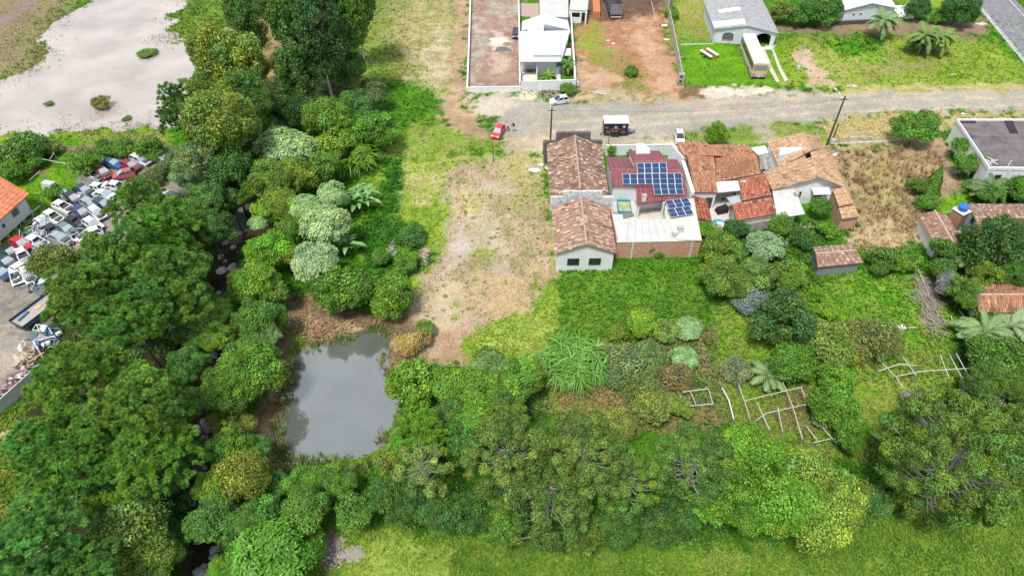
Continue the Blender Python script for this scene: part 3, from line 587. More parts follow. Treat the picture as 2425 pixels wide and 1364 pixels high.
def plant(kind, cx, cy, rpx, zc, tint, label, name=None, cat=None, group=None, sv=1.0, bark=None, rz=None, ti=None, r0=None, lean=(0, 0), bare=None):
    """crown centre seen at photo pixel (cx, cy), zc metres above ground, rpx photo pixels in radius"""
    p = W(cx, cy, zc); Rw = rpx / SC(cx, cy, zc); lst = TPL[kind]
    i = _cnt.get(kind, 0) if ti is None else ti; _cnt[kind] = _cnt.get(kind, 0) + 1; t = lst[i % len(lst)]; s = Rw / t[1]
    gz = float(terrain(p.x, p.y)); shrub = zc < 1.7
    root = empty(name or ('shrub' if shrub else 'tree'), (p.x, p.y, gz), 0); tag(root, label, cat or ('shrub' if shrub else 'tree'), group)
    tc = TINT[tint] if isinstance(tint, str) else tint
    if tc[1] > tc[0] * 1.12 and tc[0] < .22 and kind[:4] != 'arau' and tc[1] > .13: tc = tuple(.68 * a + .32 * b for a, b in zip(tc, (.115, .195, .028))); tc = (tc[0] * .98, tc[1], tc[2] * .85)
    cr = link('foliage' if shrub else 'crown', t[0], root); ground_up = kind in ('cane', 'dryclump')
    cr.location = (0, 0, 0 if ground_up else zc - gz); cr.scale = (s * rnd.uniform(.9, 1.12), s * rnd.uniform(.9, 1.12), s * sv); cr.rotation_euler = (0, 0, rnd.uniform(0, 6.28) if rz is None else rz)
    j = [rnd.gauss(1, .05) for _ in range(3)]; k_ = 1.2 if kind == 'pine' else 1.02 if kind[:4] == 'arau' else 1.0; cr.color = (min(.95, tc[0] * j[0] * BOOST * k_), min(.95, tc[1] * j[1] * BOOST * k_), min(.95, tc[2] * j[2] * BOOST * k_), 1)
    if kind[:5] == 'broad' or kind in ('coarse', 'spray', 'euc_round'):      # side lobes break the round outline
        for q in range(3 if Rw > 1.8 else 2):
            a = rnd.uniform(0, 6.28); f = rnd.uniform(.42, .62); c2 = link(cr.name.split('.')[0], lst[(i + q + 1) % len(lst)][0], root); c2.color = cr.color; ss = s * rnd.uniform(.48, .66)
            c2.location = (math.cos(a) * Rw * f, math.sin(a) * Rw * f, cr.location.z + Rw * rnd.uniform(-.35, .22) * sv); c2.scale = (ss, ss, ss * sv); c2.rotation_euler = (rnd.uniform(-.3, .3), rnd.uniform(-.3, .3), rnd.uniform(0, 6.28)); g_ = rnd.gauss(1, .10); c2.color = tuple(x * g_ for x in cr.color[:3]) + (1,)
        cr.scale = tuple(x * .86 for x in cr.scale)
    if len(t) > 3:
        lm = link('limbs', t[3], root); lm.location = cr.location; lm.scale = cr.scale; lm.rotation_euler = cr.rotation_euler
    if kind in ('plate', 'cane'): cr.color = tuple(c * (.74 if tc[0] < .2 else .85) for c in cr.color[:3]) + (1,)
    if not ground_up:
        h = max(.4, (zc - gz) + (0 if kind[:4] != 'arau' else t[2] * s * .3)); st = link('stem' if shrub else 'trunk', trunk_mesh(h, r0 or max(.05, Rw * .045), Rw, bark or (BARKP if kind[:3] == 'euc' else BARKG if kind[:4] in ('arau', 'plat') else BARK), i * 7 + int(cx), 0 if kind[:4] == 'arau' or shrub else 5, lean), root)
    if bare:
        tw = link('bare_branches', bare, root); tw.location = (0, 0, max(0, zc - gz - Rw * .6))
    return root
def PL(rows):
    for r_ in rows: plant(*r_[:7], **(r_[7] if len(r_) > 7 else {}))
BT = 'broadleaf_tree'; PN = 'pine_tree'; EU = 'eucalyptus_tree'; AR = 'araucaria_tree'
PL([
 # kind, crown px, py, radius px, crown height m, tint, label
 # --- tall stand between the floodwater and the meadow
 ('euc_round', 548, 150, 86, 12, 'eucy', 'rounded yellow-green eucalyptus at the floodwater edge, topmost of the lakeside row', dict(name=EU, sv=1.1)),
 ('euc_round', 518, 290, 90, 11, 'eucy', 'yellow-green eucalyptus with a long white trunk, above the scrapped cars', dict(name=EU, sv=1.0, r0=.22, lean=(1.0, -1.5))),
 ('pine', 428, 270, 50, 6, 'pined', 'small blue-green pine leaning over the floodwater bank', dict(name=PN, sv=1.3)),
 ('euc_round', 575, 225, 66, 10, 'euc', 'dark eucalyptus squeezed between the two yellow-green lakeside eucalyptuses', dict(name=EU)),
 ('euc_round', 500, 212, 52, 9, (.11, .18, .04), 'olive eucalyptus between the two rounded lakeside ones', dict(name=EU)),
 ('euc', 590, 70, 40, 12, 'euc', 'slim eucalyptus with pale trunk beside a brown soil track', dict(name=EU, sv=1.2)),
 ('euc', 560, 20, 42, 12, 'euc', 'slim dark eucalyptus behind the marsh grass at the top edge', dict(name=EU, sv=1.1)),
 ('euc', 690, 60, 54, 14, 'euc', 'tall dark eucalyptus, first of the dense stand from the soil track', dict(name=EU, sv=1.35)),
 ('euc', 755, 75, 60, 15, (.05, .125, .03), 'tallest dark eucalyptus with bare white trunks in the dense stand', dict(name=EU, sv=1.4, r0=.24)),
 ('euc', 818, 52, 50, 14, (.07, .16, .03), 'dark eucalyptus at the meadow edge of the dense stand', dict(name=EU, sv=1.4)),
 ('euc', 840, 5, 50, 12, 'euc', 'eucalyptus at the top edge where the stand meets the meadow', dict(name=EU, sv=1.2)),
 ('euc', 640, 5, 40, 13, 'euc', 'eucalyptus crown cut by the top edge over the soil track', dict(name=EU, sv=1.2)),
 ('euc', 705, 165, 52, 10, 'euc', 'eucalyptus below the dense stand, above the pale dome tree', dict(name=EU, sv=1.1)),
 ('broad_m', 815, 165, 48, 7, (.06, .165, .028), 'dark leafy tree at the foot of the eucalyptus stand beside the meadow', dict(name=BT, sv=1.2)),
 ('broad_m', 640, 265, 52, 6, 'dg', 'dark tree in front of the lakeside eucalyptus row', dict(name=BT, sv=1.3)),
 ('broad_m', 700, 265, 44, 6, 'deep', 'very dark tree above the wide pale dome tree', dict(name=BT, sv=1.2)),
 ('plate', 880, 215, 34, 4, 'gg', 'grey-green rounded tree standing at the meadow edge', dict(name='silvery_tree', sv=1.2)),
 ('broad_m', 775, 275, 52, 6, (.125, .21, .028), 'yellow-tinged round tree above the vacant lot corner', dict(name=BT, sv=1.2)),
 ('broad_m', 842, 245, 42, 5, 'bg', 'blue-green tree between the silvery tree and the yellow-tinged tree', dict(name=BT)),
 ('broad_m', 878, 305, 52, 4, 'g', 'mid-green bushy tree bordering the bright grass below the meadow', dict(name=BT)),
 ('broad_s', 815, 305, 34, 4, 'g', 'small green tree tucked between the yellow-tinged and the bushy tree', dict(name=BT, sv=1.2)),
 ('plate', 670, 342, 68, 6, 'mint', 'wide pale mint dome tree at the lot corner', dict(name='mint_tree', sv=.9)),
 ('broad_s', 648, 372, 34, 5, 'yg', 'small yellow-green tree in front of the pale mint dome', dict(name=BT, sv=1.2)),
 ('broad_s', 792, 338, 46, 4, 'yg', 'yellow-green tree right beside the pale mint dome', dict(name=BT)),
 ('plate', 850, 358, 30, 2.5, 'lime', 'lime-green low tree above the cane grass', dict(name='lime_tree')),
 ('cane', 838, 384, 50, .9, (.13, .33, .03), 'bright arching cane grass above the banana clump', dict(name='cane_clump', cat='cane plant', ti=1)),
 # --- dark trees by the stream head
 ('broad_m', 470, 385, 60, 7, 'gg', 'grey-green feathery tree overhanging the scrapped cars', dict(name=BT, sv=1.1)),
 ('broad_m', 420, 385, 44, 6, (.12, .17, .08), 'dull grey-green tree shading the white wrecked car', dict(name=BT)),
 ('broad_m', 545, 400, 58, 6, 'dg', 'dark tree under the white eucalyptus trunk', dict(name=BT, sv=1.1)),
 ('broad_m', 488, 470, 52, 5, 'bg', 'blue-green tree above the stream beside the scrapyard', dict(name=BT)),
 ('broad_m', 430, 500, 48, 5, 'g', 'green tree between the scrapyard pines and the stream', dict(name=BT)),
 ('broad_m', 500, 545, 52, 5, 'dg', 'dark tree hanging over the stream opposite the bright round tree', dict(name=BT, sv=1.1)),
 ('broad_m', 625, 300, 46, 5, 'bg', 'dark bluish tree left of the pale mint dome', dict(name=BT)),
 # --- upper corner of the lot
 ('broad_m', 640, 425, 54, 5, (.13, .22, .028), 'olive tree in the upper corner of the lot by the stream', dict(name=BT)),
 ('broad_m', 705, 420, 56, 4.5, (.16, .235, .03), 'yellowish tree in the upper corner of the lot', dict(name=BT)),
 ('broad_s', 760, 395, 42, 4, 'g', 'small green tree above the pale mint grove', dict(name=BT)),
 ('broad_s', 605, 440, 34, 4, 'g', 'small green tree at the head of the stream', dict(name=BT, sv=1.2)),
 ('broad_m', 668, 480, 48, 4.5, 'yg', 'yellow-green tree left of the pale mint grove', dict(name=BT)),
 ('plate', 782, 455, 36, 5, 'mint', 'smallest pale mint tree beside the banana clump', dict(name='mint_tree')),
 ('plate', 722, 487, 36, 5, (.27, .44, .17), 'pale mint tree on the stream side of the mint grove', dict(name='mint_tree')),
 ('plate', 765, 525, 60, 5.5, 'mint', 'largest pale mint tree in the middle of the grove', dict(name='mint_tree')),
 ('plate', 745, 610, 54, 5, (.27, .40, .18), 'pale mint tree above the glossy dark shrubs', dict(name='mint_tree')),
 ('plate', 612, 523, 24, 3.5, 'mint', 'small silvery mint tree on the stream bank', dict(name='mint_tree')),
 ('broad_s', 625, 495, 34, 4, 'lime', 'lime-tinted small tree above the silvery mint tree', dict(name=BT)),
 ('broad_m', 690, 540, 42, 4, 'g', 'green tree between the bright round tree and the mint grove', dict(name=BT)),
 ('broad_m', 640, 590, 56, 4, (.14, .31, .015), 'bright green round tree by the stream rocks', dict(name=BT)),
 ('broad_s', 690, 610, 34, 3.5, 'yg', 'small yellow-green tree between the round tree and the mint tree', dict(name=BT)),
 ('coarse', 808, 690, 74, 3.4, (.075, .185, .016), 'large glossy dark-green shrubby tree above the pond', dict(name=BT)),
 ('coarse', 932, 695, 54, 3.0, (.095, .215, .018), 'rounded glossy shrubby tree nearest the bare soil, above the pond', dict(name=BT)),
 ('broad_s', 905, 612, 26, 1.2, 'g', 'leafy green weed shrub at the foot of the rubble heap', {}),
 ('broad_s', 960, 628, 26, 1.2, (.10, .21, .03), 'leafy shrub beside the pale rubble pile on the lot', {}),
 ('spray', 975, 560, 34, 1.1, 'bg', 'blue-green weedy shrub above the rubble heap', {}),
 ('broad_s', 960, 610, 28, 1.0, 'br', 'bright low shrub between the two rubble heaps', {}),
 # --- west bank of the pond
 ('broad_m', 600, 670, 60, 4.5, (.16, .30, .025), 'light green tree under the bright round tree', dict(name=BT)),
 ('broad_s', 655, 690, 36, 3.5, (.11, .22, .03), 'leafy tree leaning toward the brown bank above the pond', dict(name=BT)),
 ('broad_m', 510, 742, 44, 4, 'yg', 'yellow-green tree on the stream bank below the rocks', dict(name=BT)),
 ('broad_m', 610, 748, 58, 4.5, (.075, .185, .03), 'mid-green tree left of the brown pond bank', dict(name=BT)),
 ('broad_m', 520, 800, 42, 4, (.11, .24, .02), 'green tree on the stream bank beside the huge round tree', dict(name=BT)),
 ('broad_l', 585, 880, 98, 4.8, (.085, .245, .02), 'huge bright-green round tree on the pond bank', dict(name=BT)),
 ('broad_s', 630, 800, 36, 3.5, 'gg', 'grey-green small tree above the huge round tree', dict(name=BT)),
 ('spray', 535, 985, 42, 3, 'yb', 'sparse yellow-brown tree below the huge round tree', dict(name=BT)),
 ('broad_s', 590, 1005, 32, 2.5, 'ol', 'olive sparse tree beside the brown bank', dict(name=BT)),
 ('broad_m', 545, 1055, 56, 4.5, 'g', 'green tree in the bottom corner of the lot by the stream', dict(name=BT)),
 ('broad_m', 606, 1062, 40, 3.2, 'bg', 'blue-green tree touching the pond corner', dict(name=BT)),
 ('spray', 565, 1128, 66, 4.5, (.185, .245, .03), 'yellow-flowering sparse tree in the bottom lot corner', dict(name=BT)),
 ('broad_m', 500, 1145, 44, 4, 'yg', 'yellow-green tree beside the stream at the bottom lot corner', dict(name=BT)),
 ('broad_m', 715, 1145, 48, 2.2, (.10, .25, .03), 'fresh green tree on the near edge of the pond', dict(name=BT)),
 ('broad_m', 795, 1138, 46, 2.2, (.09, .22, .03), 'leafy tree at the middle of the near pond edge', dict(name=BT)),
 ('broad_s', 655, 1140, 38, 2.4, 'bg', 'dark small tree between the sparse yellow tree and the near pond edge', dict(name=BT)),
 ('broad_m', 720, 1210, 62, 4.0, (.085, .22, .028), 'bushy tree above the bottom puddle', dict(name=BT)),
 ('broad_m', 515, 1235, 62, 4.0, (.06, .18, .04), 'dark green tree overhanging the bottom end of the stream', dict(name=BT)),
 ('broad_m', 610, 1225, 52, 4.0, (.075, .2, .03), 'green tree above the feathery tree at the bottom', dict(name=BT)),
 ('broad_s', 840, 1215, 42, 3, 'g', 'small tree on the pasture edge above the puddle', dict(name=BT)),
 ('plate', 635, 1312, 98, 4.8, (.105, .29, .03), 'feathery fern-leaved tree at the bottom edge beside the stream', dict(name='feathery_tree')),
 ('broad_s', 735, 1290, 38, 2, 'br', 'small bright tree beside the muddy patch at the bottom', dict(name=BT)),
 ('broad_m', 540, 1340, 40, 2.5, 'br', 'bright tree cut by the bottom edge beside the stream', dict(name=BT)),
 # --- east of the pond
 ('coarse', 985, 905, 62, 3.2, (.115, .235, .022), 'glossy leafy tree on the right pond bank', dict(name=BT, sv=1.1)),
 ('spray', 965, 815, 36, 1.2, 'dry', 'dry golden bush at the upper right of the pond', dict(name='dry_bush')),
 ('broad_s', 1012, 775, 22, 1.2, (.15, .22, .05), 'small green shrub beside the dry golden bush', {}),
 ('broad_s', 1005, 800, 22, 1.0, 'dryb', 'brownish withered shrub behind the dry golden bush', {}),
 ('plate', 1160, 862, 54, 4.2, (.17, .33, .09), 'pale bluish-green tree crown above the thicket right of the pond', dict(name=BT)),
 ('broad_m', 1085, 915, 62, 4.0, (.13, .27, .028), 'light green tree in the thicket right of the pond', dict(name=BT)),
 ('broad_m', 1140, 930, 56, 4.4, (.12, .26, .03), 'leafy tree below the pale bluish crown', dict(name=BT)),
 ('broad_m', 1225, 905, 60, 3.6, (.135, .27, .035), 'light tree at the grassy side of the thicket', dict(name=BT)),
 ('broad_m', 1190, 975, 56, 4.2, (0.085, 0.17, 0.025), 'green tree above the araucarias in the thicket', dict(name=BT)),
 ('broad_m', 1130, 990, 54, 4.8, 'br', 'vivid green tree between the thicket and the araucarias', dict(name=BT)),
 ('broad_m', 1060, 985, 46, 3.8, 'bg', 'shadowy tree between the pond bank and the vivid green tree', dict(name=BT)),
 ('broad_m', 1090, 1050, 52, 4.5, (.06, .19, .03), 'dark green tree left of the biggest araucaria', dict(name=BT, sv=1.3)),
 ('pine', 985, 1035, 66, 6.5, (.125, .245, .022), 'yellow-green domed conifer on the near right corner of the pond', dict(name=PN, sv=.9)),
 ('araucaria_s', 1000, 1115, 72, 6.5, 'ary', 'small pale araucaria below the domed conifer', dict(name=AR)),
 ('broad_s', 930, 1090, 40, 3, 'ol', 'sparse olive tree on the near right pond bank', dict(name=BT)),
 # --- araucarias of the bottom row
 ('araucaria', 1205, 1095, 105, 8.5, 'ar', 'broad araucaria with spiky balls, nearest the pond', dict(name=AR, sv=.95)),
 ('araucaria', 1375, 1085, 105, 9.5, 'ar', 'broad araucaria in the middle of the bottom row', dict(name=AR, sv=.95)),
 ('araucaria', 1300, 1185, 108, 7.5, (.098, .17, .03), 'lower araucaria in front of the two broad ones', dict(name=AR, sv=1.1)),
 ('araucaria', 1478, 1150, 82, 7.0, (.10, .175, .032), 'araucaria beside the bottom right corner of the lot', dict(name=AR, sv=1.0)),
 ('araucaria', 1640, 1110, 90, 8.0, 'ar', 'araucaria left of the yellow-flowered mango tree', dict(name=AR, sv=1.1)),
 ('araucaria_l', 2255, 1100, 170, 7.0, (.10, .172, .03), 'large lone araucaria in the lower right field', dict(name=AR, sv=1.15)),
 # --- broadleaf skirt of the bottom row: mostly dark species, canopy shade in their tints
 ('broad_m', 945, 1185, 62, 4, (0.055, 0.125, 0.02), 'green tree under the small pale araucaria', dict(name=BT)),
 ('broad_m', 1030, 1195, 58, 4, (0.055, 0.125, 0.02), 'leafy tree in the bottom row left of the araucarias', dict(name=BT)),
 ('broad_m', 1110, 1215, 60, 4, (0.055, 0.125, 0.02), 'dark tree below the araucaria nearest the pond', dict(name=BT)),
 ('broad_m', 1190, 1245, 56, 3.5, (.11, .235, .03), 'light-leaved tree at the pasture edge below the araucarias', dict(name=BT)),
 ('broad_m', 1285, 1250, 58, 3.5, (0.055, 0.125, 0.02), 'green tree at the pasture edge in the middle of the bottom row', dict(name=BT)),
 ('broad_m', 1375, 1255, 60, 3.5, (0.1, 0.18, 0.025), 'yellow-speckled tree at the pasture edge in the bottom row', dict(name=BT)),
 ('broad_m', 1460, 1240, 58, 4, (0.055, 0.125, 0.02), 'tree right of the yellow-speckled one at the pasture edge', dict(name=BT)),
 ('broad_m', 1545, 1230, 58, 4, (0.055, 0.125, 0.02), 'dense green tree at the pasture edge under the corner araucaria', dict(name=BT)),
 ('broad_m', 1620, 1205, 58, 4.5, (0.055, 0.125, 0.02), 'dark green tree under the araucaria beside the mango tree', dict(name=BT)),
 ('broad_m', 1690, 1190, 54, 5, (.10, .255, .026), 'bright tree touching the mango tree', dict(name=BT)),
 ('broad_l', 1795, 1150, 128, 7, (.125, .285, .03), 'big bright-green mango tree in the bottom row', dict(name='mango_tree', sv=1.2)),
 ('broad_l', 1905, 1175, 122, 6.5, (.20, .29, .05), 'big yellow-flowered mango tree at the end of the bottom row', dict(name='mango_tree', sv=1.2)),
 ('broad_s', 2040, 1200, 44, 2.5, 'dg', 'dark shrub tree between the mango tree and the lone araucaria', dict(name=BT)),
 ('broad_s', 2085, 1185, 38, 2.2, 'bg', 'low bluish tree left of the lone araucaria', dict(name=BT)),
 # --- brush on the lot
 ('cane', 1358, 862, 76, 1.2, 'cane', 'large fountain of bright green cane grass on the lot', dict(name='cane_clump', cat='cane plant', ti=0)),
 ('spray', 1480, 865, 60, 1.2, (.18, .225, .11), 'grey twiggy scrub right of the cane grass fountain', {}),
 ('spray', 1535, 845, 50, 1.3, (.16, .22, .10), 'grey-green scrub in the middle of the brush patch', {}),
 ('broad_s', 1520, 770, 40, 1.5, 'lime', 'lime-green shrub above the brush patch', {}),
 ('broad_s', 1465, 790, 26, 1.0, 'yg', 'small yellow-green shrub above the cane fountain', {}),
 ('broad_s', 1575, 785, 34, 1.4, (.20, .27, .08), 'pale yellow flowering shrub above the brush patch', {}),
 ('plate', 1630, 775, 34, 1.6, 'mint', 'small silvery mint shrub on the right edge of the lot', dict(name='mint_shrub')),
 ('plate', 1620, 845, 36, 1.6, (.26, .40, .14), 'pale mint shrub in the brush on the right edge of the lot', dict(name='mint_shrub')),
 ('spray', 1600, 890, 42, 1.1, (.19, .17, .06), 'brownish shrub under the pale mint shrub', {}),
 ('spray', 1520, 920, 50, 1.2, (.15, .21, .05), 'olive scrub at the foot of the brush patch', {}),
 ('broad_s', 1545, 970, 48, 1.5, 'ol', 'olive rounded shrub left of the small timber frame', {}),
 ('broad_s', 1610, 965, 30, 1.3, (.17, .26, .04), 'light shrub beside the small timber frame', {}),
 ('spray', 1460, 1000, 44, 1.4, 'yb', 'yellowish shrub above the corner araucaria', {}),
 # --- gardens right of the lot
 ('dense', 1708, 600, 46, 2.5, (.14, .25, .028), 'clipped-looking yellow-green round tree behind the brick wall', dict(name=BT)),
 ('plate', 1817, 575, 42, 2.6, (.23, .36, .18), 'silvery mint round tree behind the red-tiled houses', dict(name='mint_tree', sv=1.1)),
 ('broad_s', 1675, 545, 24, 1.5, 'br', 'bright creeper shrub at the corner of the brick wall', {}),
 ('broad_m', 1715, 660, 54, 3, (.13, .215, .04), 'leafy tree at the right boundary of the lot', dict(name=BT)),
 ('broad_m', 1790, 655, 52, 3, (.15, .21, .05), 'olive tree next to the boundary tree', dict(name=BT)),
 ('broad_s', 1870, 650, 42, 2.5, (.10, .2, .03), 'tree left of the small wooden shed', dict(name=BT)),
 ('broad_s', 1745, 545, 30, 1.5, 'dg', 'dark shrub along the back wall of the red-tiled house', {}),
 ('broad_s', 1850, 535, 30, 2, 'g', 'green shrub tree below the pale awning roof', dict(name=BT)),
 ('broad_s', 1900, 570, 30, 1.4, 'dg', 'dark shrub behind the shed', {}),
 ('broad_s', 1960, 545, 26, 1.2, 'br', 'bright shrub between the shed and the brick shelter', {}),
 ('dense', 1945, 490, 24, 2.2, (.05, .14, .02), 'small dark round tree in the tan house yard', dict(name=BT)),
 ('dense', 1848, 765, 64, 3.2, (.065, .13, .03), 'dark round tree with a brownish top in the right garden', dict(name=BT, sv=1.2)),
 ('spray', 1780, 700, 46, 1.6, 'gr', 'grey bare shrub left of the dark round tree', {}),
 ('coarse', 1878, 860, 52, 2.2, (.05, .155, .016), 'glossy citrus tree beside the garden palm', dict(name='citrus_tree')),
 ('spray', 1955, 815, 66, 2.2, 'ol', 'wide olive acacia in the right garden', dict(name=BT)),
 ('spray', 2060, 800, 66, 2.2, (.18, .21, .06), 'brownish olive acacia beside the wide one', dict(name=BT)),
 ('coarse', 1975, 895, 44, 1.5, (.10, .24, .016), 'bright citrus shrub below the acacias', dict(name='citrus_shrub')),
 ('coarse', 1970, 962, 56, 2.2, (.065, .19, .014), 'citrus tree below the bright citrus shrub', dict(name='citrus_tree')),
 ('coarse', 2012, 1030, 46, 2.2, (.06, .175, .014), 'lower citrus tree with ripe yellow fruit patch', dict(name='citrus_tree')),
 ('plate', 1945, 988, 22, 1.3, (.16, .36, .16), 'small bluish papaya plant in front of the citrus trees', dict(name='papaya_plant', cat='shrub')),
 ('broad_s', 1740, 880, 36, .9, (.17, .19, .09), 'withered scrub beside the garden palm', {}),
 ('broad_s', 2085, 612, 40, 2.2, (.075, .2, .024), 'round green tree right of the wooden shed', dict(name=BT)),
 ('broad_s', 2150, 615, 34, 1.5, (.10, .22, .025), 'leafy hedge shrub between the round tree and the tank house', {}),
 ('broad_s', 1960, 735, 24, .9, 'lime', 'lime-yellow shrub in the middle of the right field', {}),
 ('broad_s', 1935, 700, 22, .7, 'br', 'low bright shrub in the right field', {}),
 # --- around the right-hand houses
 ('dense', 2170, 305, 45, 2.9, (.075, .215, .022), 'round clipped tree on the verge at the dry lot corner', dict(name='round_tree', r0=.11)),
 ('broad_s', 2278, 345, 24, 2.6, (.07, .19, .02), 'upper tree against the white flat-roofed building', dict(name=BT)),
 ('broad_s', 2290, 385, 31, 2.6, (.10, .215, .025), 'lower tree against the white flat-roofed building', dict(name=BT)),
 ('broad_s', 2165, 440, 24, 1.6, (.06, .19, .02), 'round shrub beside the cone-shaped cypress', {}),
 ('broad_s', 2200, 480, 28, 1.3, 'g', 'shrub in front of the cone-shaped cypress', {}),
 ('coarse', 2420, 445, 36, 2.5, (.06, .16, .02), 'dark tree at the right edge below the white building', dict(name=BT)),
 ('broad_s', 2345, 460, 28, 2, (.06, .17, .025), 'green tree between the fan-leaved palms', dict(name=BT)),
 ('broad_s', 2230, 590, 36, 2.5, (.06, .165, .03), 'dark tree beneath the gable roof of the tank house', dict(name=BT)),
 ('dense', 2350, 590, 68, 3.8, (.045, .12, .022), 'large dark round tree in front of the tank house', dict(name=BT, sv=1.1)),
 ('spray', 2410, 560, 44, 4, (.14, .16, .07), 'dull brownish tree at the right edge by the tank house', dict(name=BT)),
 ('dense', 2335, 655, 32, 3, (.115, .175, .022), 'narrow olive tree in front of the large dark round tree', dict(name=BT, sv=1.35)),
 ('broad_m', 2285, 690, 44, 3.2, (.095, .215, .03), 'light green tree left of the lower tiled house', dict(name=BT, sv=1.2)),
 ('spray', 2245, 675, 36, 2.2, 'gr', 'grey bare-branched shrub beside the heap of cut branches', {}),
 ('broad_m', 2400, 650, 40, 3.5, (.05, .13, .02), 'dark tree at the right edge above the lower tiled house', dict(name=BT)),
 ('broad_s', 2235, 640, 34, 2.2, (.07, .18, .03), 'bushy tree at the top of the heap of cut branches', dict(name=BT)),
 ('broad_s', 2340, 755, 32, 2, (.115, .21, .03), 'shrub tree in front of the lower tiled house', dict(name=BT)),
 ('broad_s', 2395, 760, 28, 1.4, (.13, .235, .02), 'bright shrub at the wall of the lower tiled house', {}),
 ('coarse', 2365, 845, 64, 3.2, (.06, .145, .02), 'large dark citrus tree at the right edge', dict(name='citrus_tree')),
 ('broad_m', 2330, 905, 50, 2.8, (.055, .15, .022), 'dark tree below the large citrus tree at the right edge', dict(name=BT)),
 ('broad_m', 2415, 920, 52, 3, (.05, .14, .022), 'dark tree cut by the right edge', dict(name=BT)),
 ('spray', 2190, 960, 44, 1.3, 'gr', 'bare grey shrub below the long timber frame', {}),
 ('spray', 2320, 950, 44, 1.4, (.22, .25, .20), 'silvery bare shrub below the right-edge trees', {}),
 ('broad_m', 2410, 1010, 50, 3, (.13, .245, .035), 'light green tree behind the lone araucaria', dict(name=BT)),
 ('broad_s', 2120, 1130, 36, 1.4, (.10, .19, .03), 'weedy shrub left of the lone araucaria', {}),
 ('broad_s', 2140, 1000, 34, 1.6, (.08, .2, .02), 'shrub at the upper left foot of the lone araucaria', {}),
 # --- beyond the street
 ('dense', 1699, 318, 27, 1.8, (.115, .285, .012), 'bright green round bush on the street verge', dict(name='round_bush', cat='shrub')),
 ('broad_s', 1855, 28, 34, 2.5, (.13, .21, .035), 'yellow-green tree beside the grey-roofed house', dict(name=BT)),
 ('broad_s', 1890, 42, 24, 2, (.05, .15, .025), 'small dark tree right of the grey-roofed house', dict(name=BT)),
 ('broad_m', 1940, 26, 46, 3, (.045, .135, .028), 'dark green tree beside the white gable at the top', dict(name=BT)),
 ('broad_s', 1918, -5, 30, 3, (.12, .21, .03), 'yellowish tree top cut by the top edge', dict(name=BT)),
 ('dense', 2175, 22, 29, 2.4, (.04, .115, .025), 'dark round tree behind the twin palms', dict(name=BT)),
 ('dense', 2268, 28, 40, 2.8, (.045, .125, .022), 'large dark tree at the corner of the asphalt road', dict(name=BT)),
 ('broad_s', 2232, 38, 24, 1.8, (.10, .2, .025), 'yellow-green shrub tree between the two dark trees', dict(name=BT)),
 ('dense', 1345, 212, 17, 1.1, (.09, .2, .03), 'round bush at the white house gate', dict(name='round_bush', cat='shrub')),
 ('broad_s', 1495, 170, 20, .8, (.10, .16, .04), 'weedy bush on the red soil yard', {}),
 ('broad_s', 1591, 32, 20, .8, 'br', 'leafy weeds beside the tall concrete wall', {}),
 # --- gardens of the scrapyard side
 ('coarse', 55, 358, 54, 2, (.06, .16, .022), 'dark hedge-like tree above the garden', dict(name=BT, sv=.8)),
 ('broad_s', 30, 410, 34, 1.6, (.085, .215, .02), 'glossy shrub beside the orange-roofed house', {}),
 ('broad_s', 85, 385, 22, 1.2, 'br', 'bright little shrub beside the garden bed', {}),
 ('broad_s', -15, 372, 34, 2, 'g', 'shrub cut by the left edge above the orange-roofed house', dict(name=BT)),
 ('broad_s', 205, 385, 32, 1.8, (.09, .22, .02), 'green tree between the garden frame and the blue sedan', dict(name=BT)),
 ('broad_s', 252, 352, 26, 1.6, (.08, .2, .03), 'shrub on the bank behind the blue sedan', {}),
 ('broad_s', 300, 352, 30, 1.6, (.10, .22, .02), 'shrub on the bank behind the silver wagon', {}),
 ('broad_s', 355, 352, 34, 1.8, (.085, .2, .02), 'shrub at the tree end of the bank', dict(name=BT)),
 ('broad_s', 125, 352, 24, .9, (.2, .22, .07), 'straggly shrub under the garden frame', {}),
 ('broad_s', 130, 455, 26, .8, (.11, .22, .03), 'weeds beside the grey metal box', {}),
 # --- pines of the left side
 ('pine', 332, 492, 64, 7, (.075, .175, .03), 'pine leaning over the upper rows of scrapped cars', dict(name=PN)),
 ('pine', 395, 560, 82, 7.5, (.085, .175, .032), 'pine beside the stream below the white wrecked car', dict(name=PN)),
 ('pine', 292, 642, 90, 9, 'pine', 'large pine towering over the middle of the scrapyard', dict(name=PN)),
 ('pine', 395, 680, 92, 9, (.08, .18, .035), 'large pine between the scrapyard and the stream rocks', dict(name=PN)),
 ('pine', 212, 702, 84, 9, (.09, .19, .03), 'pine hanging over the blue flatbed', dict(name=PN)),
 ('pine', 320, 770, 86, 8, (.075, .17, .035), 'pine below the large scrapyard pine', dict(name=PN)),
 ('spray', 130, 615, 52, 5, (.12, .175, .03), 'thin yellowish tree over the lower scrapped cars', dict(name=BT)),
 ('broad_s', 225, 575, 32, 4, 'g', 'small tree among the white scrapped cars', dict(name=BT)),
 ('pine', 205, 920, 116, 10, 'pine', 'biggest pine, beside the concrete wall', dict(name=PN)),
 ('pine', 345, 975, 108, 9.5, (.10, .205, .034), 'big pine right of the biggest one', dict(name=PN)),
 ('pine', 180, 1070, 112, 8.5, (.08, .18, .034), 'big pine below the biggest one', dict(name=PN)),
 ('pine', 355, 1085, 92, 8, (.105, .2, .034), 'pine above the dark lily thicket', dict(name=PN)),
 ('pine', 90, 1310, 112, 9, (.07, .18, .045), 'bluish pine in the bottom left corner', dict(name=PN)),
 ('pine', 200, 1370, 80, 8, (.075, .18, .045), 'bluish pine cut by the bottom edge', dict(name=PN)),
